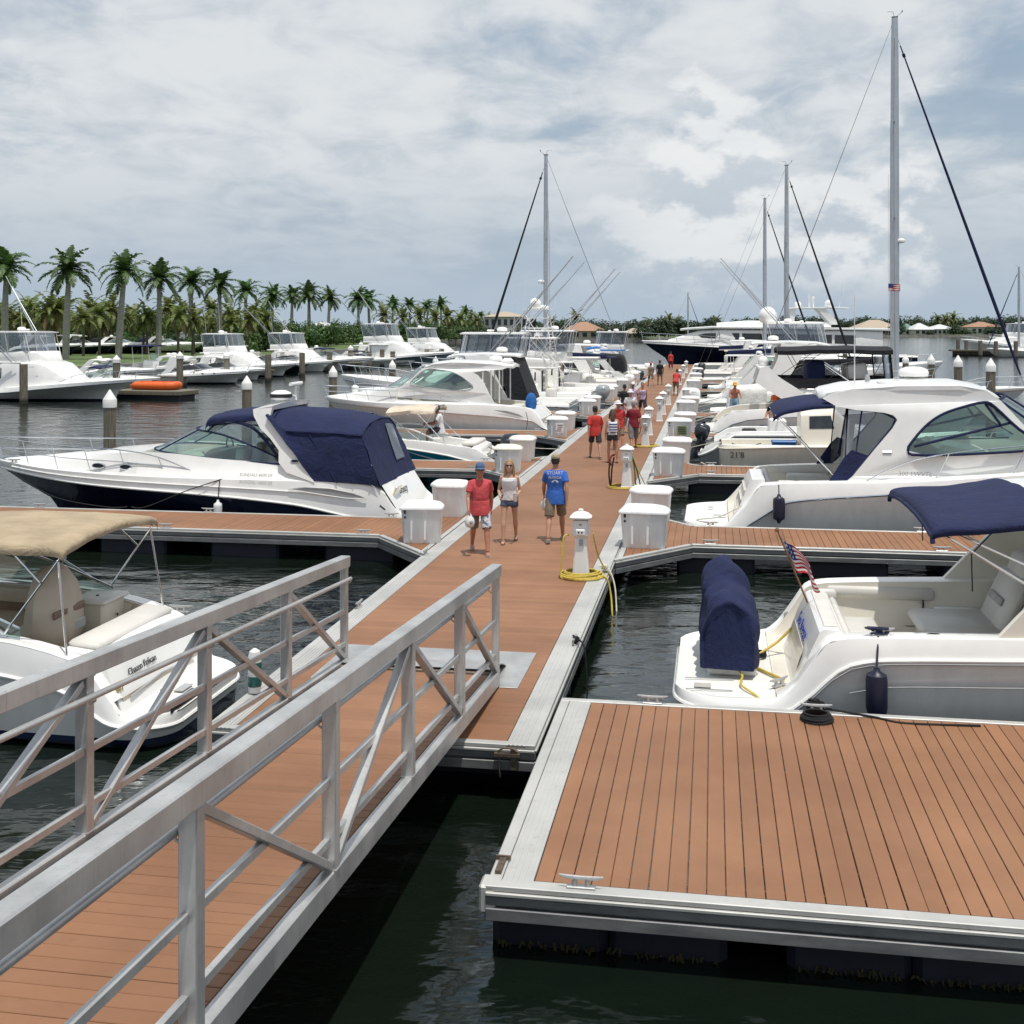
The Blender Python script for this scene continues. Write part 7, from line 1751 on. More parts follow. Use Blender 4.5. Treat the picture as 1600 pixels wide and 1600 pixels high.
# ---- navy yacht across the end of the walkway
def yacht():
    u = UEND + 4.4; vb = v_at(1003, u); L = 30.0
    r = boat_root('motor_yacht', u, vb + L, -1, 'large motor yacht with navy hull and white upper decks across the walkway end', 'yacht')
    H = Hull(L, 6.8, [(0, 1.6), (6, 1.7), (14, 2.3), (22, 2.75), (L, 3.15)], [(0, 1.45), (6, 1.5), (14, 2.05), (22, 2.5), (L, 2.9)], p=2.2, tm=.45, rake=3.6, draft=1.0, flare=.45, chz=(.05, 1.2))
    H.build(r, 'hull_navy', 'gelcoat', 'gelcoat', .06, n=26); H.liner(r, .1, 4.5, [(0, .9), (5, .9)], gw=.4, n=6); H.deck(r, 4.5, L, [(4.5, .1), (20, .35), (26, .2), (L, .03)], n=16)
    s1 = [(3.6, 2.9, 1.5, 2.75, 4.3), (6, 2.95, 1.7, 2.8, 4.35), (21, 2.6, 2.6, 2.3, 4.45), (23.5, 2.0, 2.75, 1.6, 4.3), (27, 1.0, 3.0, .5, 3.25)]
    house(r, s1, 'main_deckhouse', 'gelcoat', rnd_=.25)
    for x0 in (6.5, 9.0, 11.5, 14.0, 16.5, 19.0): side_window(r, s1, [(x0, .42), (x0 + 2.2, .42), (x0 + 2.2, .8), (x0, .8)])
    side_window(r, s1, [(21.6, .45), (23.2, .5), (23.6, .7), (22.8, .8), (21.6, .8)])
    mb = MB(); rows = [[(x, w_ * q, z + .1 * (1 - q * q)) for q in (-1, -.6, 0, .6, 1)] + [(x, w_ * q, z - .16) for q in (1, .6, 0, -.6, -1)] for x, w_, z in ((1.8, 2.6, 4.45), (3, 3.0, 4.5), (16, 2.95, 4.7), (22, 2.4, 4.75), (25, 1.3, 4.55), (25.6, .6, 4.45))]
    mb.loft(rows, close=True, cap=True); mb.build('upper_deck', 'gelcoat', r, ang=50)
    s2 = [(9, 1.9, 4.7, 1.8, 5.3), (18, 2.0, 4.75, 1.8, 5.45), (21.5, 1.4, 4.8, 1.0, 5.2)]; house(r, s2, 'bridge_coaming', 'gelcoat')
    mb = MB(); rows = [[(x, w_ * q, z + .08 * (1 - q * q)) for q in (-1, 0, 1)] + [(x, w_ * q, z - .08) for q in (1, 0, -1)] for x, w_, z in ((7.0, 1.7, 6.85), (9, 2.0, 6.9), (13.2, 1.9, 6.85), (14, 1.4, 6.75))]; mb.loft(rows, close=True, cap=True); mb.build('hardtop', 'gelcoat', r, ang=50)
    mb = MB()
    for sg in (1, -1): mb.poly([[(8.0, 5.0), (9.0, 5.0), (10.6, 6.8), (9.6, 6.8)]], lambda x, z, s_, sg=sg: (x, sg * (1.9 - s_), z), .14); mb.poly([[(13.0, 5.1), (13.5, 5.1), (13.3, 6.8), (12.8, 6.8)]], lambda x, z, s_, sg=sg: (x, sg * (1.75 - s_), z), .1)
    mb.build('hardtop_leg', 'gelcoat', r, ang=30)
    sat_dome(r, (9.2, 1.1, 6.95), .45); sat_dome(r, (12.4, -.9, 6.95), .4); mb = MB(); mb.box((10.8, 0, 8.05), (.3, 1.8, .14), bev=.05); mb.tube([(10.8, 0, 6.9), (10.8, 0, 8.0)], .12, 8); mb.tube([(11.2, .7, 6.9), (11.2, .7, 8.6)], .04, 6); mb.tube([(11.2, -.7, 6.9), (11.2, -.7, 8.4)], .04, 6); mb.tube([(11.2, -.9, 7.9), (11.2, .9, 7.9)], .04, 6); mb.build('radar_mast', 'gelcoat', r)
    bow_rail(r, H, 18, .9, 6, .03, .25); antenna(r, (8, .8, 6.9), (7.6, .8, 10), .03)
    for x in (13, 16, 19): portlight(r, H, x, 1.35, .3, .16, off=.0)
    for x in (20.5, 16.5, 12.5):
        p = D(u - 3.75, vb + L - x, .6); fender(p, .22, 1.0, 'plastic_white', 'white fender between the navy yacht and the walkway end', D(u - 3.5, vb + L - x, 2.5), 'rope_white')['group'] = 'white fenders of the navy yacht'
yacht()
# ---- row of boats along the palm shore (bows towards the fairway)
HB = Vector((.963, -.27, 0)); RZB = math.atan2(HB.y, HB.x)
def shore_boat(kind, name, px, yw, L, label, dz=0.0, **kw):
    b = pix(px, yw, 0.0); p = b - HB * (L - 1.2); p.z = dz
    r = empty(name, p, RZB, label, 'motorboat', 'boats moored along the palm shore'); kw.update(dict(fb=.66) if kind is sportfish else (dict(zk=.82) if kind is express else {})); kind(r, L=L, **kw); return r
GW = 'moored along the palm shore'
shore_boat(sportfish, 'sportfishing_boat', 188, 627, 12.6, 'big sportfishing boat with dark cabin windows and navy boot stripe moored along the palm shore', B=4.4, hm='hull_white_blue', outr=True, outr_ang=40)
shore_boat(express, 'express_cruiser', 228, 612, 8.5, 'low cruiser with navy sunshade between the big sportfishing boat and the orange raft', B=2.9, canvas_m='canvas_navy')
shore_boat(express, 'express_cruiser', 368, 600, 9.0, 'white arch cruiser with a grey hull just behind the orange raft', B=3.4, hm='hull_white_blue', glass='glass_dark')
shore_boat(express, 'express_cruiser', 400, 594, 8.6, 'white arch cruiser next to the grey hulled one, palm shore', B=3.2, glass='glass_dark', roof='gelcoat')
shore_boat(sportfish, 'sportfishing_boat', 446, 589, 11.6, 'sportfishing boat with black striped hull in the middle of the palm shore row', B=4.4, hm='hull_white_blue', outr=False)
shore_boat(express, 'express_cruiser', 468, 585, 10, 'dark hulled cruiser moored along the palm shore', B=3.3, hm='hull_black', glass='glass_dark')
shore_boat(sportfish, 'sportfishing_boat', 536, 580, 11.6, 'sportfishing boat with white hull before the dense green shrubs', B=4.3, outr=True, outr_ang=40)
shore_boat(express, 'express_cruiser', 570, 577, 11, 'white cruiser with navy sunshade moored by the leaning outriggers', B=3.5, canvas_m='canvas_navy')
shore_boat(sportfish, 'sportfishing_boat', 696, 571, 14.5, 'long pale blue hulled sportfishing boat with dark cabin windows', B=5.2, hm='hull_ice', outr=True, outr_ang=40)
shore_boat(sportfish, 'sportfishing_boat', 742, 566, 13, 'last sportfishing boat of the palm shore row', B=4.8, outr=True, outr_ang=40)
shore_boat(express, 'express_cruiser', 330, 588, 9.0, 'low white cruiser behind the arch cruisers of the palm shore row', B=3.1, canvas_m='canvas_beige')
shore_boat(center_console, 'center_console_boat', 640, 571, 8.0, 'open boat with grey top before the long pale blue boat', B=2.6, ttop='gelcoat')
for i, (px, yw, kd, kw) in enumerate(((118, 604, express, dict(canvas_m='canvas_navy')), (225, 596, express, dict(canvas_m='canvas_white')), (300, 594, center_console, dict(ttop='canvas_navy')), (338, 590, express, dict(roof='gelcoat', glass='glass_dark')), (420, 584, center_console, dict(ttop='gelcoat')), (505, 581, express, dict(glass='glass_dark')), (520, 576, express, dict(roof='gelcoat', glass='glass_dark')), (604, 574, express, dict(canvas_m='canvas_black', glass='glass_dark')), (628, 569, express, dict(roof='gelcoat')), (660, 567, center_console, dict(ttop='canvas_white')), (722, 568, express, dict(glass='glass_dark')))):
    o = shore_boat(kd, 'small_cruiser' if kd is express else 'open_boat', px, yw, 8.0 + (i % 3) * .8, ('low white cruiser' if kd is express else 'small open boat') + ' squeezed between larger boats of the palm shore row', B=2.8, **kw); o['group'] = 'low cruisers of the palm shore row' if kd is express else 'open boats of the palm shore row'
# finger piers of that row
for px, yw in ((165, 621), (285, 604), (420, 592), (560, 578)):
    b = pix(px, yw, 0); o = empty('mooring_pier', b - HB * 9.0, RZB, 'narrow timber pier between two palm shore boats', 'pier', 'narrow piers of the palm shore row')
    mb = MB(); mb.box((3.8, 0, .78), (11, 1.3, .12), bev=.02); mb.build('deck', 'pile_wood', o); mb = MB()
    for x in (-1, 2.5, 6, 9): mb.box((x, 0, .1), (.3, .9, 1.4))
    mb.build('support', 'pile_wood', o)
# orange raft on a low swim dock
b = pix(244, 592, 1.3); o = empty('life_raft', (b.x, b.y, .56), RZB, 'bright orange raft lying on a low dark dock along the palm shore', 'raft')
mb = MB(); mb.tube(smooth_path([(-1.2, -.5, .3), (1.2, -.5, .3), (1.45, 0, .35), (1.2, .5, .3), (-1.2, .5, .3), (-1.45, 0, .3)], 5, True), .26, 10, closed=True); mb.box((0, 0, .25), (2.4, 1.0, .12)); mb.build('tube', 'orange_plastic', o, ang=60)
mb = MB()
for x in (-.8, 0, .8): mb.tube([(x, -.52, .57), (x, .52, .57)], .03, 6)
mb.build('thwart', 'orange_plastic', o)
o = empty('float_dock', (b.x, b.y, 0), RZB, 'low dark float dock under the orange raft', 'dock'); mb = MB(); mb.box((0, 0, .42), (5.0, 2.4, .34), bev=.05); mb.build('body', 'pile_wood', o); mb = MB(); mb.box((0, 0, .15), (4.6, 2.0, .3)); mb.build('float', 'float_navy', o)
# boats laid up ashore behind the row
for i, (px, Y, kw, lb) in enumerate(((70, 118, dict(hm='hull_navy', roof='gelcoat', glass='glass_dark', zk=.75), 'navy hulled boat laid up ashore behind the big sportfishing boat'),
                                     (128, 124, dict(hm='hull_navy', roof='gelcoat', glass='glass_dark', zk=.75), 'navy hulled boat laid up ashore between the two nearest palms'),
                                     (190, 126, dict(hm='hull_black', enc='canvas_black', zk=.75), 'black covered boat laid up ashore under the palms'),
                                     (262, 132, dict(hm='hull_white', enc='canvas_navy', zk=.75), 'white boat with navy cover laid up ashore under the palms'),
                                     (306, 138, dict(hm='hull_black', roof='gelcoat_grey', glass='glass_dark', zk=.75), 'black hulled boat laid up ashore with a grey top'))):
    x = (px - 800) * Y / FPX; r = empty('laid_up_boat', ((px - 800) * (Y + 40) / FPX - 5, Y + 40, 1.25), R(-6), lb, 'motorboat', 'boats laid up ashore'); express(r, L=10.5, B=3.5, rails=False, **kw)
    mb = MB()
    for xx in (2.5, 8):
        for sg in (1, -1): mb.tube([(xx, sg * 1.5, -.35), (xx, sg * .9, .2)], .07, 6)
    mb.box((5, 0, -.35), (6, .4, .3)); mb.build('boat_stand', 'steel_dark', r)
# far dock on the open water side
p = pix(1494, 556, 0); o = empty('far_dock', p, R(-4), 'low timber dock with boats far out on the open water side', 'dock'); mb = MB(); mb.box((16, 0, .9), (34, 1.6, .25)); mb.build('deck', 'pile_wood', o); mb = MB(); mb.box((16, .2, .35), (33, .3, .8)); mb.build('beam', 'pile_wood', o)
for (px, Y, L, lb, kd) in ((1502, 203, 15, 'white sportfishing boat at the far open water dock', sportfish), (1546, 208, 17, 'larger white sportfishing boat at the far open water dock', sportfish)):
    x = (px - 800) * Y / FPX; r = empty('sportfishing_boat', (x + L, Y, 0), R(180), lb, 'motorboat', 'boats at the far dock'); kd(r, L=L, B=4.6, outr=False)
for px, Y, lb in ((1262, 232, 'white cruiser far out beside the black bimini boat'), (1316, 215, 'low white cruiser far out before the grey roofed house')):
    x = (px - 800) * Y / FPX; r = empty('express_cruiser', (x + 6, Y, 0), R(180), lb, 'motorboat', 'cruisers lying far out'); express(r, L=12, B=3.8, roof='gelcoat')

# ---- stern lines of the berthed boats
SLN = [(43.2, -1), (49.6, -1), (54.0, -1), (60.3, -1), (65.0, -1), (26.6, -1), (38.0, -1), (38.6, 1), (42.8, 1), (49.8, 1), (29.8, 1), (54.0, 1)]
for (u_, sd) in SLN:
    for q in (-1, 1):
        vv = sd * (3.4 + .6 * rnd.random()); hose('stern_line', [D(u_ + q * 1.3, vv, .95), D(u_ + q * 1.5, sd * 2.6, .62 + .1 * rnd.random()), D(u_ + q * 1.7, sd * 1.73, DZ + .06)], rnd.choice(['rope_white', 'rope_black', 'rope_white']), 'stern line running from a berthed boat to the walkway edge', .013, 'rope', 'stern lines of the berthed boats', 5)
# ================================================================== people
for nm, c in (('skin_tan', (0.42, 0.22, 0.145)), ('skin_fair', (0.52, 0.30, 0.21)), ('skin_brown', (0.24, 0.12, 0.075)), ('skin_red', (0.45, 0.19, 0.12))):
    m, t, o_ = newmat(nm); n_ = noise(t, coords(t), 9, 4); c_ = mixc(t, ramp(t, n_, .3, .7), shift(c, .9), shift(c, 1.1)); b_ = prin(t, o_, **{'Base Color': c_, 'Roughness': .5}); b_.inputs['Subsurface Weight'].default_value = .08; b_.inputs['Subsurface Radius'].default_value = (.02, .008, .005)
def cloth(name, c, var=.12): fabric(name, c, .85, var)
for nm, c in (('c_coral', (.56, .075, .085)), ('c_red', (.52, .04, .035)), ('c_maroon', (.20, .012, .022)), ('c_white', (.74, .73, .74)), ('c_blue', (.035, .135, .50)), ('c_lav', (.50, .38, .52)), ('c_grey', (.20, .19, .19)), ('c_khaki', (.20, .155, .11)), ('c_denim', (.085, .115, .20)), ('c_dark', (.03, .033, .045)), ('c_black', (.012, .012, .014)), ('c_orange', (.72, .13, .03)), ('c_yellow', (.75, .40, .04)), ('c_capblue', (.06, .12, .24)), ('c_captan', (.36, .30, .20)), ('c_sky', (.35, .52, .66))): cloth(nm, c)
mat('hair_blonde', (.30, .19, .09), .55, var=.25, scale=30, stretch=(4, 4, 1)); mat('hair_brown', (.085, .045, .022), .5, var=.25, scale=30, stretch=(4, 4, 1)); mat('hair_dark', (.018, .014, .012), .5, var=.2); mat('hair_grey', (.30, .28, .26), .6, var=.2)
mat('shoe_grey', (.32, .30, .28), .8, var=.15); mat('shoe_brown', (.10, .06, .04), .8, var=.15)
def camo():
    m, t, o_ = newmat('c_pattern'); co = coords(t); n1 = noise(t, co, 14, 2); c = mixc(t, mth(t, 'GREATER_THAN', n1, .53), (.55, .56, .58), (.09, .12, .20)); c = mixc(t, mth(t, 'GREATER_THAN', noise(t, co, 22, 2), .6), c, (.25, .26, .27)); prin(t, o_, **{'Base Color': c, 'Roughness': .85})
camo()
def stripes():
    m, t, o_ = newmat('c_stripe'); tc = N(t, 'ShaderNodeTexCoord'); sp = N(t, 'ShaderNodeSeparateXYZ'); t.links.new(tc.outputs['Object'], sp.inputs[0])
    f = mth(t, 'GREATER_THAN', mth(t, 'SINE', mth(t, 'MULTIPLY', sp.outputs[2], 70.0)), 0.1); c = mixc(t, f, (.70, .71, .74), (.04, .06, .22)); prin(t, o_, **{'Base Color': c, 'Roughness': .85})
stripes()
def fused(name, mb, voxel, m, parent, it=4):
    me = bpy.data.meshes.new(name); me.from_pydata(mb.v, [], mb.f)
    bm = bmesh.new(); bm.from_mesh(me); bmesh.ops.remove_doubles(bm, verts=bm.verts, dist=1e-5); bmesh.ops.recalc_face_normals(bm, faces=bm.faces); bm.to_mesh(me); bm.free()
    ob = bpy.data.objects.new(name, me); col.objects.link(ob)
    r_ = ob.modifiers.new('r', 'REMESH'); r_.mode = 'VOXEL'; r_.voxel_size = voxel; r_.use_smooth_shade = True
    s_ = ob.modifiers.new('s', 'SMOOTH'); s_.factor = .5; s_.iterations = it
    bpy.context.view_layer.update(); dg = bpy.context.evaluated_depsgraph_get()
    nm = bpy.data.meshes.new_from_object(ob.evaluated_get(dg)); bpy.data.objects.remove(ob); bpy.data.meshes.remove(me)
    nm.materials.clear(); nm.materials.append(MT[m]); nm.polygons.foreach_set('use_smooth', [True] * len(nm.polygons))
    o_ = bpy.data.objects.new(name, nm); col.objects.link(o_); o_.parent = parent; return o_
def ell(mb, secs, n=14):                  # stacked ellipses: (centre, rx, ry, axis up)
    rows = [[Vector(c) + Vector((rx * math.cos(2 * math.pi * k / n), ry * math.sin(2 * math.pi * k / n), 0)) for k in range(n)] for c, rx, ry in secs]
    mb.loft(rows, close=True, cap=True)
def dirv(pitch, side): return Vector((math.sin(R(side)), math.sin(R(pitch)) * math.cos(R(side)), -math.cos(R(pitch)) * math.cos(R(side))))
POSES = {
    'walk': dict(legs=((23, 3, 6), (-19, 3, 13)), arms=((-22, 10, 16), (18, 11, 22))),
    'walk2': dict(legs=((-19, 3, 13), (23, 3, 6)), arms=((18, 12, 22), (-20, 10, 14))),
    'stand': dict(legs=((3, 4, 3), (-3, 5, 4)), arms=((-4, 12, 14), (4, 13, 16))),
    'hold': dict(legs=((-14, 3, 10), (16, 3, 5)), arms=((-8, 12, 82), (-6, 13, 70))),
    'bend': dict(legs=((12, 4, 20), (-6, 5, 16)), arms=((38, 10, 40), (30, 12, 50)), lean=32),
    'work': dict(legs=((6, 4, 10), (-4, 5, 10)), arms=((35, 14, 60), (28, 14, 70)), lean=10),
    'sit': dict(legs=((82, 8, 80), (80, 8, 78)), arms=((40, 12, 50), (36, 12, 56)), lean=8, drop=.42),
}
def person(loc, face, h, pose, fit, label, vox=.014, group=None):
    ps = POSES[pose]; k = h / 1.75; root = empty('person', loc, 0, label, 'person', group)
    root.rotation_euler = (0, 0, face)
    fem = fit.get('fem', 0); bel = fit.get('belly', 0.0); wd = .9 if fem else 1.0
    skin = fit.get('skin', 'skin_tan'); lean = R(ps.get('lean', 0))
    hipz = .93; low = []
    L = []
    for i, sg in enumerate((-1, 1)):
        p, s_, kb = ps['legs'][i]; hip = Vector((sg * .092, 0, hipz)); kn = hip + dirv(p, sg * s_) * .43; an = kn + dirv(p - kb, sg * s_ * .4) * .42
        L.append((hip, kn, an)); low.append(an.z - .075)
    dz = -min(low) if pose != 'sit' else -ps['drop']
    M = Matrix.Translation((0, 0, dz)); Rl = Matrix.Translation((0, 0, hipz)) @ Matrix.Rotation(-lean, 4, 'X') @ Matrix.Translation((0, 0, -hipz))
    def up(p): return (M @ Rl @ Vector(p)) * k
    def dn(p): return (M @ Vector(p)) * k
    A = []
    for i, sg in enumerate((-1, 1)):
        p, s_, eb = ps['arms'][i]; sh = Vector((sg * .178 * wd, 0, 1.385)); el = sh + dirv(p, sg * s_) * .285; wr = el + dirv(p + eb, sg * (s_ - (10 if eb < 40 else 22))) * .25
        A.append((sh, el, wr, dirv(p + eb * 1.1, sg * (s_ - 12))))
    def torso(mb, g, z0=.84, z1=1.47, neck=True):
        rows = []; n = 18
        for z, rx, ry, yo in ((.84, .155, .112, 0), (.92, .168, .122, 0), (1.02, .152 - .012 * fem, .112, bel * .5), (1.12, .145 - .02 * fem, .108, bel), (1.24, .160 - .01 * fem, .118, bel * .6 + .012 * fem), (1.33, .168 * wd, .118, .01 + .014 * fem), (1.385, .158 * wd, .100, 0), (1.425, .122 * wd, .082, 0), (1.455, .088 * wd, .070, 0), (1.485, .064, .060, 0)):
            if z < z0 - .001 or z > z1 + .02: continue
            b = max(0, yo)
            rows.append([up((( rx + g) * math.cos(a), (ry + g + (b if math.sin(a) > 0 else 0)) * math.sin(a), z)) for a in [2 * math.pi * q / n for q in range(n)]])
        mb.loft(rows, close=True, cap=True)
    body = MB(); torso(body, 0)
    body.tube([up((0, 0, 1.45)), up((0, .008, 1.53)), up((0, .02, 1.58))], [.060 * k, .054 * k, .054 * k], 12)
    HC = Vector((0, .025, 1.64)); turn = fit.get('turn', 0)
    rows = []
    for z, rx, ry, yo in ((-.118, .030, .035, .045), (-.105, .048, .055, .030), (-.07, .062, .078, .014), (-.02, .070, .090, .004), (.03, .074, .096, 0), (.07, .068, .090, -.004), (.10, .048, .066, -.006), (.113, .02, .03, -.006)):
        rows.append([up(HC + Matrix.Rotation(R(turn), 3, 'Z') @ Vector((rx * math.cos(a), ry * math.sin(a) + yo, z)) * 1.07) for a in [2 * math.pi * q / 18 for q in range(18)]])
    body.loft(rows, close=True, cap=True)
    T3 = Matrix.Rotation(R(turn), 3, 'Z')
    def hd(p): return up(HC + T3 @ Vector(p) * 1.07)
    body.tube([hd((0, .088, .01)), hd((0, .112, -.028)), hd((0, .092, -.042))], [.010 * k, .016 * k, .010 * k], 8)
    for sg in (-1, 1): body.tube([hd((sg * .070, -.005, .01)), hd((sg * .086, -.012, 0)), hd((sg * .072, -.005, -.03))], [.014 * k, .018 * k, .010 * k], 8)
    body.tube([hd((-.022, .086, -.066)), hd((0, .094, -.066)), hd((.022, .086, -.066))], .008 * k, 6)
    hands = []
    for i, (sh, el, wr, hdv) in enumerate(A):
        sg = -1 if i == 0 else 1
        a, b, c = up(sh), up(el), up(wr); f = .88 if fem else 1.0
        body.tube([up(sh + Vector((-sg * .06, 0, .015))), a, lerp(a, b, .35), b, lerp(b, c, .3), lerp(b, c, .75), c], [.05 * k, .052 * k * f, .048 * k * f, .038 * k * f, .040 * k * f, .030 * k * f, .026 * k * f], 12)
        dh = (c - b).normalized(); sidev = dh.cross(Vector((0, 0, 1)) if abs(dh.z) < .8 else Vector((0, 1, 0))).normalized(); nrm = Vector((-sg, 0, 0)); nrm = (nrm - dh * nrm.dot(dh)).normalized(); sidev = nrm.cross(dh).normalized()
        if sidev.y < 0: sidev = -sidev
        pal = [c, c + dh * .045 * k, c + dh * .088 * k]
        rows = []
        for q, (p, w_, t_) in enumerate(zip(pal, (.026, .040, .042), (.018, .016, .013))): rows.append([p + sidev * (w_ * k * math.cos(a_)) + nrm * (t_ * k * math.sin(a_)) for a_ in [2 * math.pi * j / 10 for j in range(10)]])
        body.loft(rows, close=True, cap=True)
        for j, (off, ln) in enumerate(((.031, .062), (.011, .072), (-.010, .068), (-.030, .054))):
            b0 = pal[2] + sidev * off * k - dh * .012 * k; c1 = b0 + dh * ln * .55 * k + nrm * .008 * k; c2 = c1 + (dh * .65 + nrm * .75) * ln * .5 * k
            body.tube([b0, c1, c2], [.0098 * k, .0092 * k, .0078 * k], 8)
        t0 = pal[0] + sidev * .028 * k + dh * .02 * k; body.tube([t0, t0 + (sidev * .6 + dh * .8 + nrm * .3) * .032 * k, t0 + (sidev * .5 + dh * 1.2 + nrm * .7) * .05 * k], [.0125 * k, .0105 * k, .0085 * k], 8)
        hands.append(c + dh * .10 * k + nrm * .02 * k)
    fl = .95 if fem else 1.0
    for hip, kn, an in L:
        a, b, c = dn(hip), dn(kn), dn(an)
        body.tube([a + Vector((0, 0, .06)) * k, a, lerp(a, b, .45), b, lerp(b, c, .28), lerp(b, c, .7), c], [.085 * k, .088 * k * fl, .072 * k * fl, .052 * k * fl, .056 * k * fl, .040 * k * fl, .034 * k * fl], 14)
        body.tube([c + Vector((0, -.045, -.03)) * k, c + Vector((0, .0, -.035)) * k, c + Vector((0, .09, -.05)) * k, c + Vector((0, .155, -.058)) * k], [.034 * k, .040 * k, .036 * k, .022 * k], 10, flat=.8)
    fused('body', body, vox * (.55 if vox < .012 else .8), skin, root, 3)
    g = .016
    if fit.get('shirt'):
        sb = MB(); torso(sb, g + .006, z0=fit.get('hem', .92), z1=1.38 if fit.get('sleeve', 1) <= 0 else 1.44)
        hm_ = fit.get('hem', .9)
        if hm_ < .9:
            sb.loft([[up(((rx) * math.cos(a), (ry + (bel * .8 if math.sin(a) > 0 else 0)) * math.sin(a), z)) for a in [2 * math.pi * q / 18 for q in range(18)]] for z, rx, ry in ((hm_ - .05, .212, .164), (hm_, .208, .162), (1.05, .180 - .012 * fem, .138))], close=True, cap=True)
        sl = fit.get('sleeve', .55)
        for i, (sh, el, wr, hdv) in enumerate(A):
            if sl <= 0: continue
            a, b, c = up(sh), up(el), up(wr); sg = -1 if i == 0 else 1; st_ = up(sh + Vector((-sg * .09, 0, .022)))
            if sl <= 1: sb.tube([st_, a, lerp(a, b, sl * .5), lerp(a, b, sl)], [.060 * k, .062 * k, .064 * k, .067 * k], 14)
            else: sb.tube([st_, a, b, lerp(b, c, sl - 1)], [.060 * k, .060 * k, .052 * k, .042 * k], 14)
        fused('shirt', sb, vox, fit['shirt'], root, 3)
    if fit.get('shorts'):
        ln = fit.get('leg', .75)
        sb = MB(); rows = []
        for z, rx, ry in ((.80, .165, .125), (.86, .178, .136), (.94, .182, .138), (1.03, .168, .128)): rows.append([dn((rx * math.cos(a), ry * math.sin(a), z)) for a in [2 * math.pi * q / 18 for q in range(18)]])
        sb.loft(rows, close=True, cap=True)
        legs2 = []
        for i, (hip, kn, an) in enumerate(L):
            a, b, c = dn(hip), dn(kn), dn(an)
            e_ = lerp(a, b, ln) if ln <= 1 else lerp(b, c, ln - 1)
            tb = sb
            if fit.get('leg2') and i == fit['leg2'][0]: tb = MB(); legs2.append(tb)
            path = [a + Vector((0, 0, .05)) * k, lerp(a, e_, .5) if ln <= 1 else b, e_]
            tb.tube(path, [.094 * k, .098 * k * fl, (.098 if ln <= 1 else .062) * k * fl], 16)
        fused('shorts', sb, vox, fit['shorts'], root, 2)
        for tb in legs2: fused('shorts_leg', tb, vox, fit['leg2'][1], root, 2)
    # hair, cap, glasses
    if fit.get('hair'):
        hb = MB(); rows = []
        for z, rx, ry, yo in ((-.06, .060, .040, -.062), (-.02, .074, .062, -.044), (.03, .082, .090, -.018), (.07, .078, .094, -.010), (.105, .056, .074, -.010), (.124, .02, .03, -.01)): rows.append([hd((rx * math.cos(a), ry * math.sin(a) + yo, z)) for a in [2 * math.pi * q / 16 for q in range(16)]])
        hb.loft(rows, close=True, cap=True)
        if fit.get('long'):
            for sg in (-1, 1): hb.tube([hd((sg * .066, .01, .05)), hd((sg * .082, .0, -.05)), hd((sg * .088, .01, -.16)), hd((sg * .075, .03, -fit['long']))], [.026 * k, .030 * k, .032 * k, .014 * k], 10)
            hb.tube([hd((0, -.07, .03)), hd((0, -.095, -.08)), hd((0, -.105, -.2)), hd((0, -.09, -fit['long'] - .06))], [.06 * k, .07 * k, .075 * k, .03 * k], 12)
        fused('hair', hb, vox * .8, fit['hair'], root, 2)
    if fit.get('cap'):
        hb = MB(); rows = []
        for z, rx, ry, yo in ((.035, .083, .105, -.004), (.07, .083, .104, -.006), (.105, .068, .086, -.008), (.13, .035, .045, -.008)): rows.append([hd((rx * math.cos(a), ry * math.sin(a) + yo, z)) for a in [2 * math.pi * q / 16 for q in range(16)]])
        hb.loft(rows, close=True, cap=True); fused('cap', hb, vox * .7, fit['cap'], root, 2)
        bm_ = MB(); r0 = [hd((.076 * math.cos(a), .085 * math.sin(a), .045)) for a in [math.pi * q / 10 for q in range(11)]]
        if fit.get('brim') == 'all':
            ring0 = [hd((.08 * math.cos(a), .10 * math.sin(a), .045)) for a in [2 * math.pi * q / 20 for q in range(20)]]; ring1 = [hd((.145 * math.cos(a), .17 * math.sin(a), .025)) for a in [2 * math.pi * q / 20 for q in range(20)]]; ring2 = [p - Vector((0, 0, .008)) for p in ring1]; ring3 = [p - Vector((0, 0, .008)) for p in ring0]
            bm_.loft([ring0, ring1, ring2, ring3], close=True)
        else:
            r1 = [hd((.070 * math.cos(a), .085 + .10 * math.sin(a), .030)) for a in [math.pi * q / 10 for q in range(11)]]; bm_.loft([r0, r1]); bm_.loft([[p - Vector((0, 0, .008)) for p in r0], [p - Vector((0, 0, .008)) for p in r1]], flip=True); bm_.loft([r1, [p - Vector((0, 0, .008)) for p in r1]])
        bm_.build('cap_brim', fit['cap'] if fit.get('brimm') is None else fit['brimm'], root)
    if fit.get('shades'):
        mb = MB()
        for sg in (-1, 1): mb.ball(hd((sg * .034, .092, .012)), .026 * k, 10, sz=(1, .35, .8)); mb.tube([hd((sg * .058, .085, .018)), hd((sg * .078, .0, .015))], .004 * k, 5)
        mb.tube([hd((-.012, .098, .016)), hd((.012, .098, .016))], .005 * k, 5); mb.build('sunglasses', 'plastic_black', root)
    else:
        for sg in (-1, 1):
            mb = MB(); mb.ball(hd((sg * .031, .083, .008)), .011 * k, 8, sz=(1, .6, .6)); mb.build('eye', 'ink_dark', root)
    for hip, kn, an in L:
        c = dn(an); sm = fit.get('shoe', 'shoe_brown')
        mb = MB(); P = [c + Vector(q) * k for q in ((0, -.055, -.045), (0, 0, -.05), (0, .09, -.058), (0, .165, -.062))]
        if fit.get('sneaker'): mb.tube(P, [.040 * k, .048 * k, .046 * k, .028 * k], 12, flat=.75)
        else: mb.tube([p - Vector((0, 0, .012 * k)) for p in P], [.036 * k, .042 * k, .045 * k, .030 * k], 12, flat=.28); mb.tube([c + Vector(q) * k for q in ((-.04, .07, -.05), (0, .075, -.012), (.04, .07, -.05))], .010 * k, 6)
        mb.build('shoe', sm, root, ang=60)
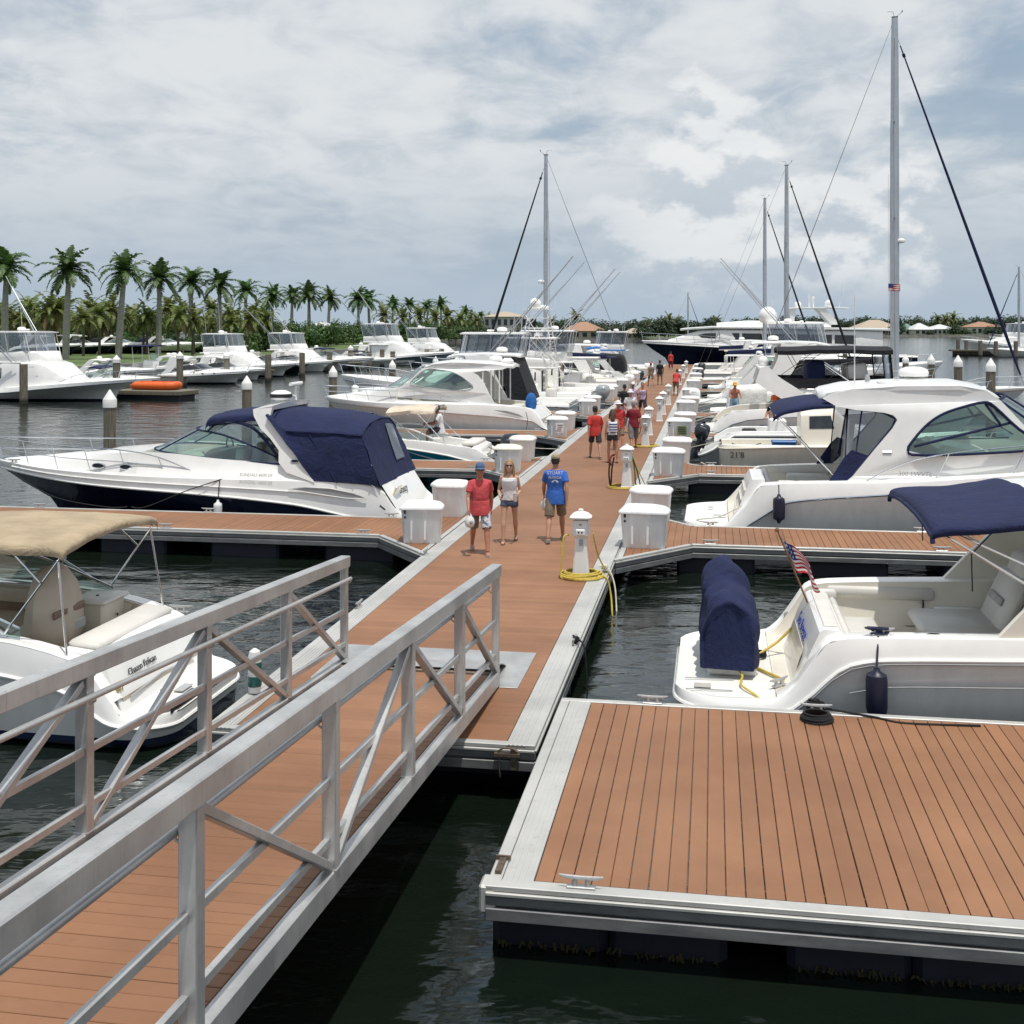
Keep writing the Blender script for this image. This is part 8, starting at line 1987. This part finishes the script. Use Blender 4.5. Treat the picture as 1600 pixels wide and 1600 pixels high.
    bpy.context.view_layer.update()
    root['hand_l'] = 0; del root['hand_l']
    return root, [root.matrix_world @ p for p in hands], up
def gpix(px, py): p = pix(px, py, DZ + .004); return p
def bundle(p, label, m='white_fabric', s=1.0):
    o_ = empty('carried_bundle', p + Vector((0, 0, -.14 * s)), 0, label, 'bundle')
    mb = MB(); mb.loft([[(.09 * f * s * math.cos(a) * (1 + .15 * math.sin(3 * a)), .075 * f * s * math.sin(a), z * s) for a in [2 * math.pi * q / 14 for q in range(14)]] for z, f in ((-.11, .3), (-.09, .8), (-.02, 1.05), (.05, .85), (.10, .5), (.14, .25))], close=True, cap=True); mb.build('bag', m, o_, ang=70)
    mb = MB(); mb.tube(smooth_path([(-.05 * s, 0, .09 * s), (0, 0, .17 * s), (.05 * s, 0, .09 * s)], 4), .008, 6); mb.ball((.03 * s, -.07 * s, 0), .035 * s, 8); mb.build('strap', 'gelcoat_grey', o_); return o_
FC = math.pi                                # facing the camera (local +y turned to world -Y)
r_, hs, _ = person(gpix(750, 864), FC + R(6), 1.73, 'walk', dict(skin='skin_red', shirt='c_coral', hem=.84, sleeve=.62, shorts='c_grey', leg=.98, leg2=(0, 'c_pattern'), hair='hair_brown', cap='c_capblue', shades=1, belly=.05, shoe='shoe_grey'), 'person in coral red tee, grey shorts and blue cap walking towards the gangway', .011)
bundle(hs[1], 'white and grey bundle held by the person in the coral red tee')
r_, hs, _ = person(gpix(796, 847), FC - R(3), 1.64, 'hold', dict(fem=1, skin='skin_fair', shirt='c_white', hem=.92, sleeve=0, shorts='c_denim', leg=.36, hair='hair_blonde', long=.26, shades=1, shoe='shoe_brown'), 'person with long blonde hair, white sleeveless top and denim shorts', .011)
o_ = empty('drinks_cup', hs[0] + Vector((0, -.02, -.02)), 0, 'white cup held by the person with long blonde hair', 'cup'); mb = MB(); mb.lathe([(.032, -.06), (.036, -.055), (.045, .08), (.046, .085)], n=14); mb.build('cup', 'plastic_white', o_); mb = MB(); mb.lathe([(.047, .085), (.047, .095), (.02, .1)], n=14); mb.build('lid', 'gelcoat_grey', o_)
r_, hs, upf = person(gpix(868, 845), R(-6), 1.76, 'walk2', dict(skin='skin_tan', shirt='c_blue', hem=.84, sleeve=.6, shorts='c_khaki', leg=.92, hair='hair_dark', cap='c_captan', belly=.03, sneaker=1, shoe='shoe_grey'), 'person in blue tee printed on the back, khaki shorts and tan cap walking away', .011)
bundle(hs[0], 'white and grey bundle held by the person in the blue tee')
for bd, z_, s_ in (('STUART', 1.335, .088), ('FLORIDA', 1.25, .062)):
    text_mesh('shirt_print', bd, s_, frame_mtx((0, -.150, z_), (1, 0, 0), (0, .03, 1)), 'c_white', r_, 0, .004)
mb = MB()
for q in range(9): a = R(20 * q - 80); mb.box((.05 * math.sin(a), -.150, 1.20 + .02 * math.cos(a * 2)), (.035, .006, .012), None)
mb.build('shirt_print', 'c_white', r_)
G2 = 'people strolling along the walkway'
def P(px, py, face, h, pose, fit, label): return person(gpix(px, py), face, h, pose, fit, label, .016, G2)
P(930, 716, R(4), 1.72, 'walk', dict(skin='skin_tan', shirt='c_red', hem=.84, sleeve=.9, shorts='c_dark', leg=.85, hair='hair_dark', cap='c_dark', brimm='c_white', belly=.04), 'person in red shirt and dark shorts walking away, white peaked cap')
r_, hs, upf = P(957, 723, R(2), 1.66, 'stand', dict(fem=1, skin='skin_tan', shirt='c_white', hem=.92, sleeve=0, shorts='c_dark', leg=.45, hair='hair_brown', long=.3), 'person with long brown hair and blue striped backpack walking away')
mb = MB(); mb.box((0, -.20, 1.18), (.27, .13, .36), None, .05); bp = mb.build('backpack', 'c_stripe', r_); bp.scale = (.95,) * 3
P(966, 703, FC, 1.74, 'walk', dict(skin='skin_red', shirt='c_red', hem=.84, sleeve=.6, shorts='c_khaki', leg=.9, hair='hair_grey', cap='c_white', brim='all', belly=.03), 'person in red shirt and white brimmed hat walking towards the camera')
P(990, 700, R(3), 1.70, 'walk2', dict(skin='skin_tan', shirt='c_maroon', hem=.84, sleeve=.85, shorts='c_grey', leg=1.4, hair='hair_grey', belly=.04), 'person in maroon shirt walking away beside the pedestal')
P(985, 676, FC + R(8), 1.74, 'hold', dict(skin='skin_tan', shirt='c_white', hem=.84, sleeve=.6, shorts='c_sky', leg=1.8, cap='c_white', brim='all', shades=1, hair='hair_grey'), 'person in white shirt and white hat with arms folded, facing the camera')
P(1004, 652, FC, 1.68, 'walk', dict(fem=1, skin='skin_red', shirt='c_lav', hem=.92, sleeve=0, shorts='c_dark', leg=.95, hair='hair_brown'), 'person in lavender top and dark shorts walking towards the camera')
P(976, 662, R(0), 1.72, 'stand', dict(skin='skin_brown', shirt='c_black', hem=.84, sleeve=.7, shorts='c_lav', leg=.9, hair='hair_dark'), 'person in black shirt standing behind the white hatted one')
P(989, 655, FC, 1.70, 'stand', dict(skin='skin_brown', shirt='c_lav', hem=.84, sleeve=.6, shorts='c_dark', leg=.9, cap='c_white', hair='hair_dark'), 'person in pale shirt and white cap beside the lavender top')
P(1031, 601, R(0), 1.78, 'stand', dict(skin='skin_brown', shirt='c_black', hem=.84, sleeve=.8, shorts='c_khaki', leg=.8, hair='hair_dark'), 'person in black shirt and khaki shorts far along the walkway')
P(1017, 603, R(10), 1.70, 'walk', dict(skin='skin_tan', shirt='c_khaki', hem=.84, sleeve=.6, shorts='c_khaki', leg=.8, cap='c_red', hair='hair_dark'), 'person in tan clothes and red cap far along the walkway')
P(1056, 618, R(-20), 1.72, 'bend', dict(skin='skin_brown', shirt='c_red', hem=.84, sleeve=.6, shorts='c_khaki', leg=.8, hair='hair_dark', cap='c_black'), 'person in red shirt bending beside a dock box')
P(1048, 577, R(0), 1.76, 'stand', dict(skin='skin_tan', shirt='c_red', hem=.84, sleeve=.7, shorts='c_maroon', leg=1.8, hair='hair_dark'), 'person in red standing at the walkway end by the navy yacht')
G3 = 'people on the boats'
def PB(u, v, z, face, h, pose, fit, label): return person(D(u, v, z), face, h, pose, fit, label, .016, G3)
PB(41.4, 4.5, .62, FC, 1.74, 'work', dict(skin='skin_red', shorts='c_sky', leg=.8, hair='hair_brown', cap='c_yellow'), 'person without shirt in pale blue shorts and yellow cap working on a boat')
PB(37.5, 6.0, .66, R(-40), 1.72, 'bend', dict(skin='skin_tan', shirt='c_orange', hem=.84, sleeve=.7, shorts='c_orange', leg=.9, hair='hair_dark', cap='c_orange'), 'person dressed in orange under the slanting white arch')
PB(29.7, 5.6, .62, R(150), 1.66, 'work', dict(skin='skin_fair', shorts='c_white', leg=.5, hair='hair_brown'), 'person in white shorts without shirt standing in the grey launch')
PB(26.45, -5.35, .88, R(100), 1.74, 'sit', dict(skin='skin_brown', shirt='c_white', hem=.84, sleeve=.6, shorts='c_dark', leg=.9, hair='hair_dark'), 'person in white shirt seated at the wheel of the teal striped runabout')
# ================================================================== palms, trees, houses
def frond(mb, base, az, el, L, droop, leaf, n=22, wl=.10, mi=0, twist=0.0, rs=None):
    p = Vector(base); d_ = Vector((math.cos(az) * math.cos(el), math.sin(az) * math.cos(el), math.sin(el))); st = L / n; pts = [p.copy()]
    for i in range(n):
        d_ = (d_ + Vector((0, 0, -droop / n * (0.4 + 1.6 * i / n)))).normalized(); p = p + d_ * st; pts.append(p.copy())
    side0 = Vector((-math.sin(az), math.cos(az), 0))
    for i in range(1, n + 1):
        t = i / n; d_ = (pts[i] - pts[i - 1]).normalized(); upv = side0.cross(d_).normalized()
        if upv.z < 0: upv = -upv
        ln = leaf * math.sin(math.pi * min(1, .12 + .88 * (t ** .8))) ** .6 * (1.05 - .35 * t) + .05
        for sg in (-1, 1):
            j = rs.uniform(-.25, .25); dn_ = rs.uniform(.15, .75)
            tip = pts[i] + (side0 * sg * (.85 + .15 * j) + d_ * (.55 + .3 * j) - Vector((0, 0, dn_)) + upv * .25).normalized() * ln
            mid = lerp(pts[i], tip, .5) + upv * .05 * ln
            w_ = d_ * wl
            mb.add([pts[i] - w_ * .5, mid - w_ * .6, tip, mid + w_ * .6, pts[i] + w_ * .5], [(0, 1, 3, 4), (1, 2, 3)], mi)
    mb.tube(pts[::3] + [pts[-1]], [.05 * (1 - .8 * k_ / (len(pts[::3]))) for k_ in range(len(pts[::3]) + 1)], 4, mi=1)
def royal_crown(seed):
    rs = random.Random(seed); mb = MB(); nf = 20
    for i in range(nf):
        az = i * 2.39996 + rs.uniform(-.2, .2); t = i / (nf - 1); el = lerp(1.35, -.55, t ** .9) + rs.uniform(-.1, .1)
        frond(mb, (0, 0, 0), az, el, rs.uniform(3.4, 4.2) * (1 if t > .1 else .75), rs.uniform(1.0, 1.9), rs.uniform(.9, 1.15), 26, .16, rs=rs)
    mb.tube([(0, 0, 0), (.05, .03, 1.6)], [.05, .015], 5, mi=1)
    o = mb.build('crown', ['leaf_royal', 'crownshaft'], ang=0); me = o.data; bpy.data.objects.remove(o); return me
def coco_crown(seed):
    rs = random.Random(seed); mb = MB(); nf = 20
    for i in range(nf):
        az = i * 2.39996 + rs.uniform(-.25, .25); t = i / (nf - 1); el = lerp(1.25, -.85, t) + rs.uniform(-.15, .15)
        frond(mb, (0, 0, 0), az, el, rs.uniform(3.0, 3.8), rs.uniform(1.2, 2.0), rs.uniform(.65, .85), 16, .19, 0 if t < .93 else 2, rs=rs)
    o = mb.build('crown', ['leaf_coconut', 'bark_dark', 'leaf_dry'], ang=0); me = o.data; bpy.data.objects.remove(o); return me
def tree_crown(seed, leaf=.42, n=1500, mname='leaf_shrub', lobes=9, flat=.8):
    rs = random.Random(seed); mb = MB(); C = []
    for i in range(lobes):
        a = rs.uniform(0, 6.28); r = rs.uniform(.0, .72); C.append((Vector((r * math.cos(a), r * math.sin(a), rs.uniform(.15, .85) * flat)), rs.uniform(.26, .45)))
    for i in range(n):
        c, r = rs.choice(C); d_ = Vector((rs.gauss(0, 1), rs.gauss(0, 1), rs.gauss(0, 1))).normalized(); q = c + d_ * r * (rs.random() ** .35)
        if q.z < 0: q.z = -q.z * .5
        nrm = (d_ + Vector((rs.uniform(-.7, .7), rs.uniform(-.7, .7), rs.uniform(-.2, .9)))).normalized(); x = nrm.orthogonal().normalized(); y = nrm.cross(x); s_ = leaf * rs.uniform(.10, .19)
        a = rs.uniform(0, 6.28); x, y = x * math.cos(a) + y * math.sin(a), y * math.cos(a) - x * math.sin(a)
        mb.add([q - x * s_, q + y * s_ * .55, q + x * s_, q - y * s_ * .55], [(0, 1, 2, 3)])
    o = mb.build('crown', mname, ang=0); me = o.data; bpy.data.objects.remove(o); return me
ROY = [royal_crown(s) for s in (1, 2, 3, 4)]; COC = [coco_crown(s) for s in (11, 12, 13)]
SHR = [tree_crown(s) for s in (21, 22, 23, 24)]; FAR = [tree_crown(s, .5, 1100, 'leaf_far', 10, .75) for s in (31, 32, 33, 34)]
def trunk_mesh(h, r0, r1, m, bend=0.0, shaft=None):
    mb = MB(); n = 10; pts = []; rr = []
    for i in range(9): t = i / 8; pts.append((bend * t * t, bend * .4 * t * t, h * t)); rr.append(lerp(r0, r1, t) * (1 + .12 * math.sin(math.pi * t * 1.2)))
    mb.tube(pts, rr, n); 
    if shaft: mb.tube([(bend, bend * .4, h), (bend, bend * .4, h + shaft * .5), (bend, bend * .4, h + shaft)], [r1 * 1.15, r1 * 1.25, r1 * .55], n, mi=1)
    o = mb.build('trunk', [m, 'crownshaft'] if shaft else [m], ang=60); me = o.data; bpy.data.objects.remove(o); return me
TR = [trunk_mesh(8.2, .36, .27, 'bark_palm', b, 1.5) for b in (0, .25, -.2)]
TC = [trunk_mesh(1.0, .17, .12, 'bark_dark', b) for b in (.1, -.12)]
TT = trunk_mesh(1.0, .12, .08, 'bark_dark')
def put(me, name, parent, loc, scale, rz=0.0):
    o = bpy.data.objects.new(name, me); col.objects.link(o); o.parent = parent; o.location = loc; o.scale = scale if isinstance(scale, tuple) else (scale,) * 3; o.rotation_euler = (0, 0, rz); return o
GZ0 = .95
def royal(px, top, label=None):
    Y = (14.0 - ZC) * FPX / (HZ - top); x = (px - 800) * Y / FPX; s_ = (14.0 - GZ0) / 12.9 * rnd.uniform(1.03, 1.12)
    o = empty('royal_palm', (x, Y, GZ0), 0, 'tall royal palm with smooth grey trunk in the row along the shore', 'palm tree', 'royal palms along the shore')
    k = rnd.randrange(3); put(TR[k], 'trunk', o, (0, 0, -.05), (s_, s_, s_)); b = (0, .25, -.2)[k]
    put(rnd.choice(ROY), 'crown', o, (b * s_, b * .4 * s_, 9.6 * s_), s_ * rnd.uniform(.9, 1.12), rnd.uniform(0, 6.28)); o.rotation_euler = (R(rnd.uniform(-2.5, 2.5)), R(rnd.uniform(-2.5, 2.5)), 0)
for px, top in ((8, 388), (103, 385), (185, 388), (247, 405), (297, 413), (343, 412), (383, 432), (424, 441), (455, 445), (483, 440), (512, 446), (560, 452), (578, 454), (612, 463), (640, 462), (668, 468), (690, 465), (727, 478), (752, 484), (779, 489)): royal(px, top)
def palm(px, Y, top, label, group, sp=1.0):
    x = (px - 800) * Y / FPX; zt = ZC - (top - HZ) * Y / FPX; h = zt - GZ0; s_ = min(1.15, max(.5, h / 8.5)) * sp
    o = empty('coconut_palm', (x, Y, GZ0), 0, label, 'palm tree', group); th = max(1.0, h - 2.2 * s_)
    put(rnd.choice(TC), 'trunk', o, (0, 0, -.05), (1, 1, th + .05)); put(rnd.choice(COC), 'crown', o, (0, 0, th), s_, rnd.uniform(0, 6.28))
for i in range(46):
    px = -10 + i * 9.6 + rnd.uniform(-6, 6); palm(px, rnd.uniform(150, 205), rnd.uniform(456, 490) if px < 330 else rnd.uniform(468, 496), 'yellow green coconut palm in the grove behind the royal palms', 'coconut palms in the grove')
for px, Y, top in ((700, 330, 478), (720, 350, 484), (735, 360, 486), (762, 380, 489), (745, 340, 490), (655, 300, 476), (680, 320, 480), (630, 300, 480), (600, 280, 476), (900, 430, 483), (863, 420, 494), (1045, 415, 488), (1062, 420, 494), (1011, 420, 497), (1490, 560, 486), (1478, 555, 490), (1465, 560, 489), (1507, 575, 496), (1120, 430, 492)): palm(px, Y, top, 'distant palm standing above the far shore trees', 'distant palms', 1.15)
def tree(px, Y, top, w_, kind, label, group, z0=GZ0):
    x = (px - 800) * Y / FPX; zt = ZC - (top - HZ) * Y / FPX; h = max(2.5, zt - z0)
    o = empty('broadleaf_tree', (x, Y, z0), 0, label, 'tree', group); tk = h * .28
    put(TT, 'trunk', o, (0, 0, -.1), (max(1, h * .22), max(1, h * .22), tk + .4 * h)); put(rnd.choice(kind), 'crown', o, (0, 0, tk * .35), (w_, w_ * .8, (h - tk * .35) / 1.12), rnd.uniform(0, 6.28))
for i in range(44):
    px = 375 + i * 8.6 + rnd.uniform(-6, 6); Y = lerp(165, 345, (px - 375) / 380) + rnd.uniform(-8, 25); top = lerp(497, 503, (px - 375) / 380) + rnd.uniform(-5, 7); tree(px, Y, top, rnd.uniform(3.2, 5.2), SHR, 'rounded green shore tree behind the moored boats', 'green trees behind the palm shore boats')
for i in range(26):
    px = -15 + i * 16 + rnd.uniform(-6, 6); tree(px, rnd.uniform(205, 240), rnd.uniform(486, 498), rnd.uniform(5, 7), SHR, 'dark green tree at the back of the palm grove', 'trees at the back of the grove')
for i in range(62):
    px = 700 + i * 8.4 + rnd.uniform(-5, 5); tree(px, rnd.uniform(385, 440), rnd.uniform(489, 504) - (4 if 1000 < px < 1130 else 0), rnd.uniform(5, 8.5), FAR, 'distant dark tree on the far shore beyond the walkway end', 'trees on the far shore')
for i in range(52):
    px = 1205 + i * 8.4 + rnd.uniform(-5, 5); Y = rnd.uniform(560, 610); top = rnd.uniform(486, 502) - (6 if 1310 < px < 1345 else 0); tree(px, Y, top, rnd.uniform(7, 11), FAR, 'distant dark tree on the far shore across the open water', 'trees across the open water')
def house_obj(px, Y, wpx, ytop, depth, wallm, roofm, label, storeys=1, hip=.35, nwin=4):
    x = (px - 800) * Y / FPX; W = wpx * Y / FPX; zt = ZC - (ytop - HZ) * Y / FPX; H_ = zt - GZ0; ev = H_ * (1 - hip)
    o = empty('waterfront_house', (x, Y, GZ0 + .05), 0, label, 'house')
    mb = MB(); mb.box((0, 0, ev / 2), (W, depth, ev)); mb.build('wall', wallm, o, ang=0)
    e = .7; mb = MB(); rl = max(.5, W / 2 - depth / 2 * .9)
    mb.add([(-W / 2 - e, -depth / 2 - e, ev), (W / 2 + e, -depth / 2 - e, ev), (W / 2 + e, depth / 2 + e, ev), (-W / 2 - e, depth / 2 + e, ev), (-rl, 0, H_), (rl, 0, H_)], [(0, 1, 5, 4), (1, 2, 5), (2, 3, 4, 5), (3, 0, 4), (3, 2, 1, 0)]); mb.build('roof', roofm, o, ang=0)
    for s_ in range(storeys):
        for i in range(nwin):
            xx = -W / 2 + W * (i + .5) / nwin; zz = ev * (s_ + .5) / storeys; ww, hh = W / nwin * .55, ev / storeys * .55
            mb = MB(); mb.box((xx, -depth / 2 - .03, zz), (ww, .06, hh)); wv = mb.build('window', 'window_house', o, ang=0); mb = MB(); mb.box((xx, -depth / 2 - .08, zz - hh / 2 - .06), (ww + .2, .12, .1)); mb.build('sill', 'stucco_white', wv, ang=0)
house_obj(912, 376, 64, 503, 12, 'stucco_cream', 'roof_terracotta', 'cream house with wide terracotta hip roof on the far shore', 1, .55, 5)
house_obj(990, 374, 28, 513, 9, 'stucco_cream', 'roof_tan', 'small tan roofed house among the far shore trees', 1, .5, 3)
house_obj(790, 372, 66, 487, 14, 'stucco_white', 'roof_tan', 'long cream building above the boats on the palm shore side', 2, .2, 7)
house_obj(1366, 536, 66, 500, 16, 'stucco_cream', 'roof_tan', 'large grey tan roofed house across the open water', 1, .6, 6)
house_obj(1436, 538, 28, 505, 12, 'stucco_white', 'roof_white', 'house with bright white hip roof across the open water', 1, .55, 3)
house_obj(1468, 540, 34, 507, 12, 'stucco_white', 'roof_white', 'white porch house with pale roof next to the bright white one', 1, .45, 5)
house_obj(1417, 544, 14, 506, 8, 'stucco_white', 'roof_green', 'small green roofed house beside the bright white one', 1, .6, 2)
house_obj(1532, 545, 44, 503, 12, 'stucco_white', 'roof_terracotta', 'pale house behind the far dock masts', 1, .4, 5)
house_obj(504, 262, 30, 503, 9, 'stucco_white', 'roof_white', 'pale building between the royal palms', 1, .25, 4)
house_obj(104, 215, 60, 519, 9, 'stucco_white', 'roof_white', 'white shed behind the laid up boats under the palms', 1, .35, 5)

for px, Y, top, w_ in ((880, 368, 512, 4), (944, 367, 510, 5), (960, 368, 505, 5), (1008, 366, 508, 5), (975, 366, 516, 3), (1340, 526, 512, 6), (1392, 527, 508, 6), (1405, 526, 506, 6), (1452, 528, 514, 4), (1490, 528, 504, 6), (1508, 530, 508, 6), (1548, 531, 510, 6), (1560, 534, 505, 7), (1355, 524, 518, 5), (825, 366, 500, 6), (752, 362, 502, 6), (775, 366, 507, 5)): tree(px, Y, top, w_, FAR, 'garden tree standing in front of a far shore house', 'garden trees by the far houses')

for i in range(30):
    px = -12 + i * 14.5 + rnd.uniform(-5, 5); tree(px, rnd.uniform(172, 186), rnd.uniform(512, 527), rnd.uniform(2.6, 4.2), SHR, 'low dark shrub among the trunks of the palm grove', 'shrubs under the palm grove')
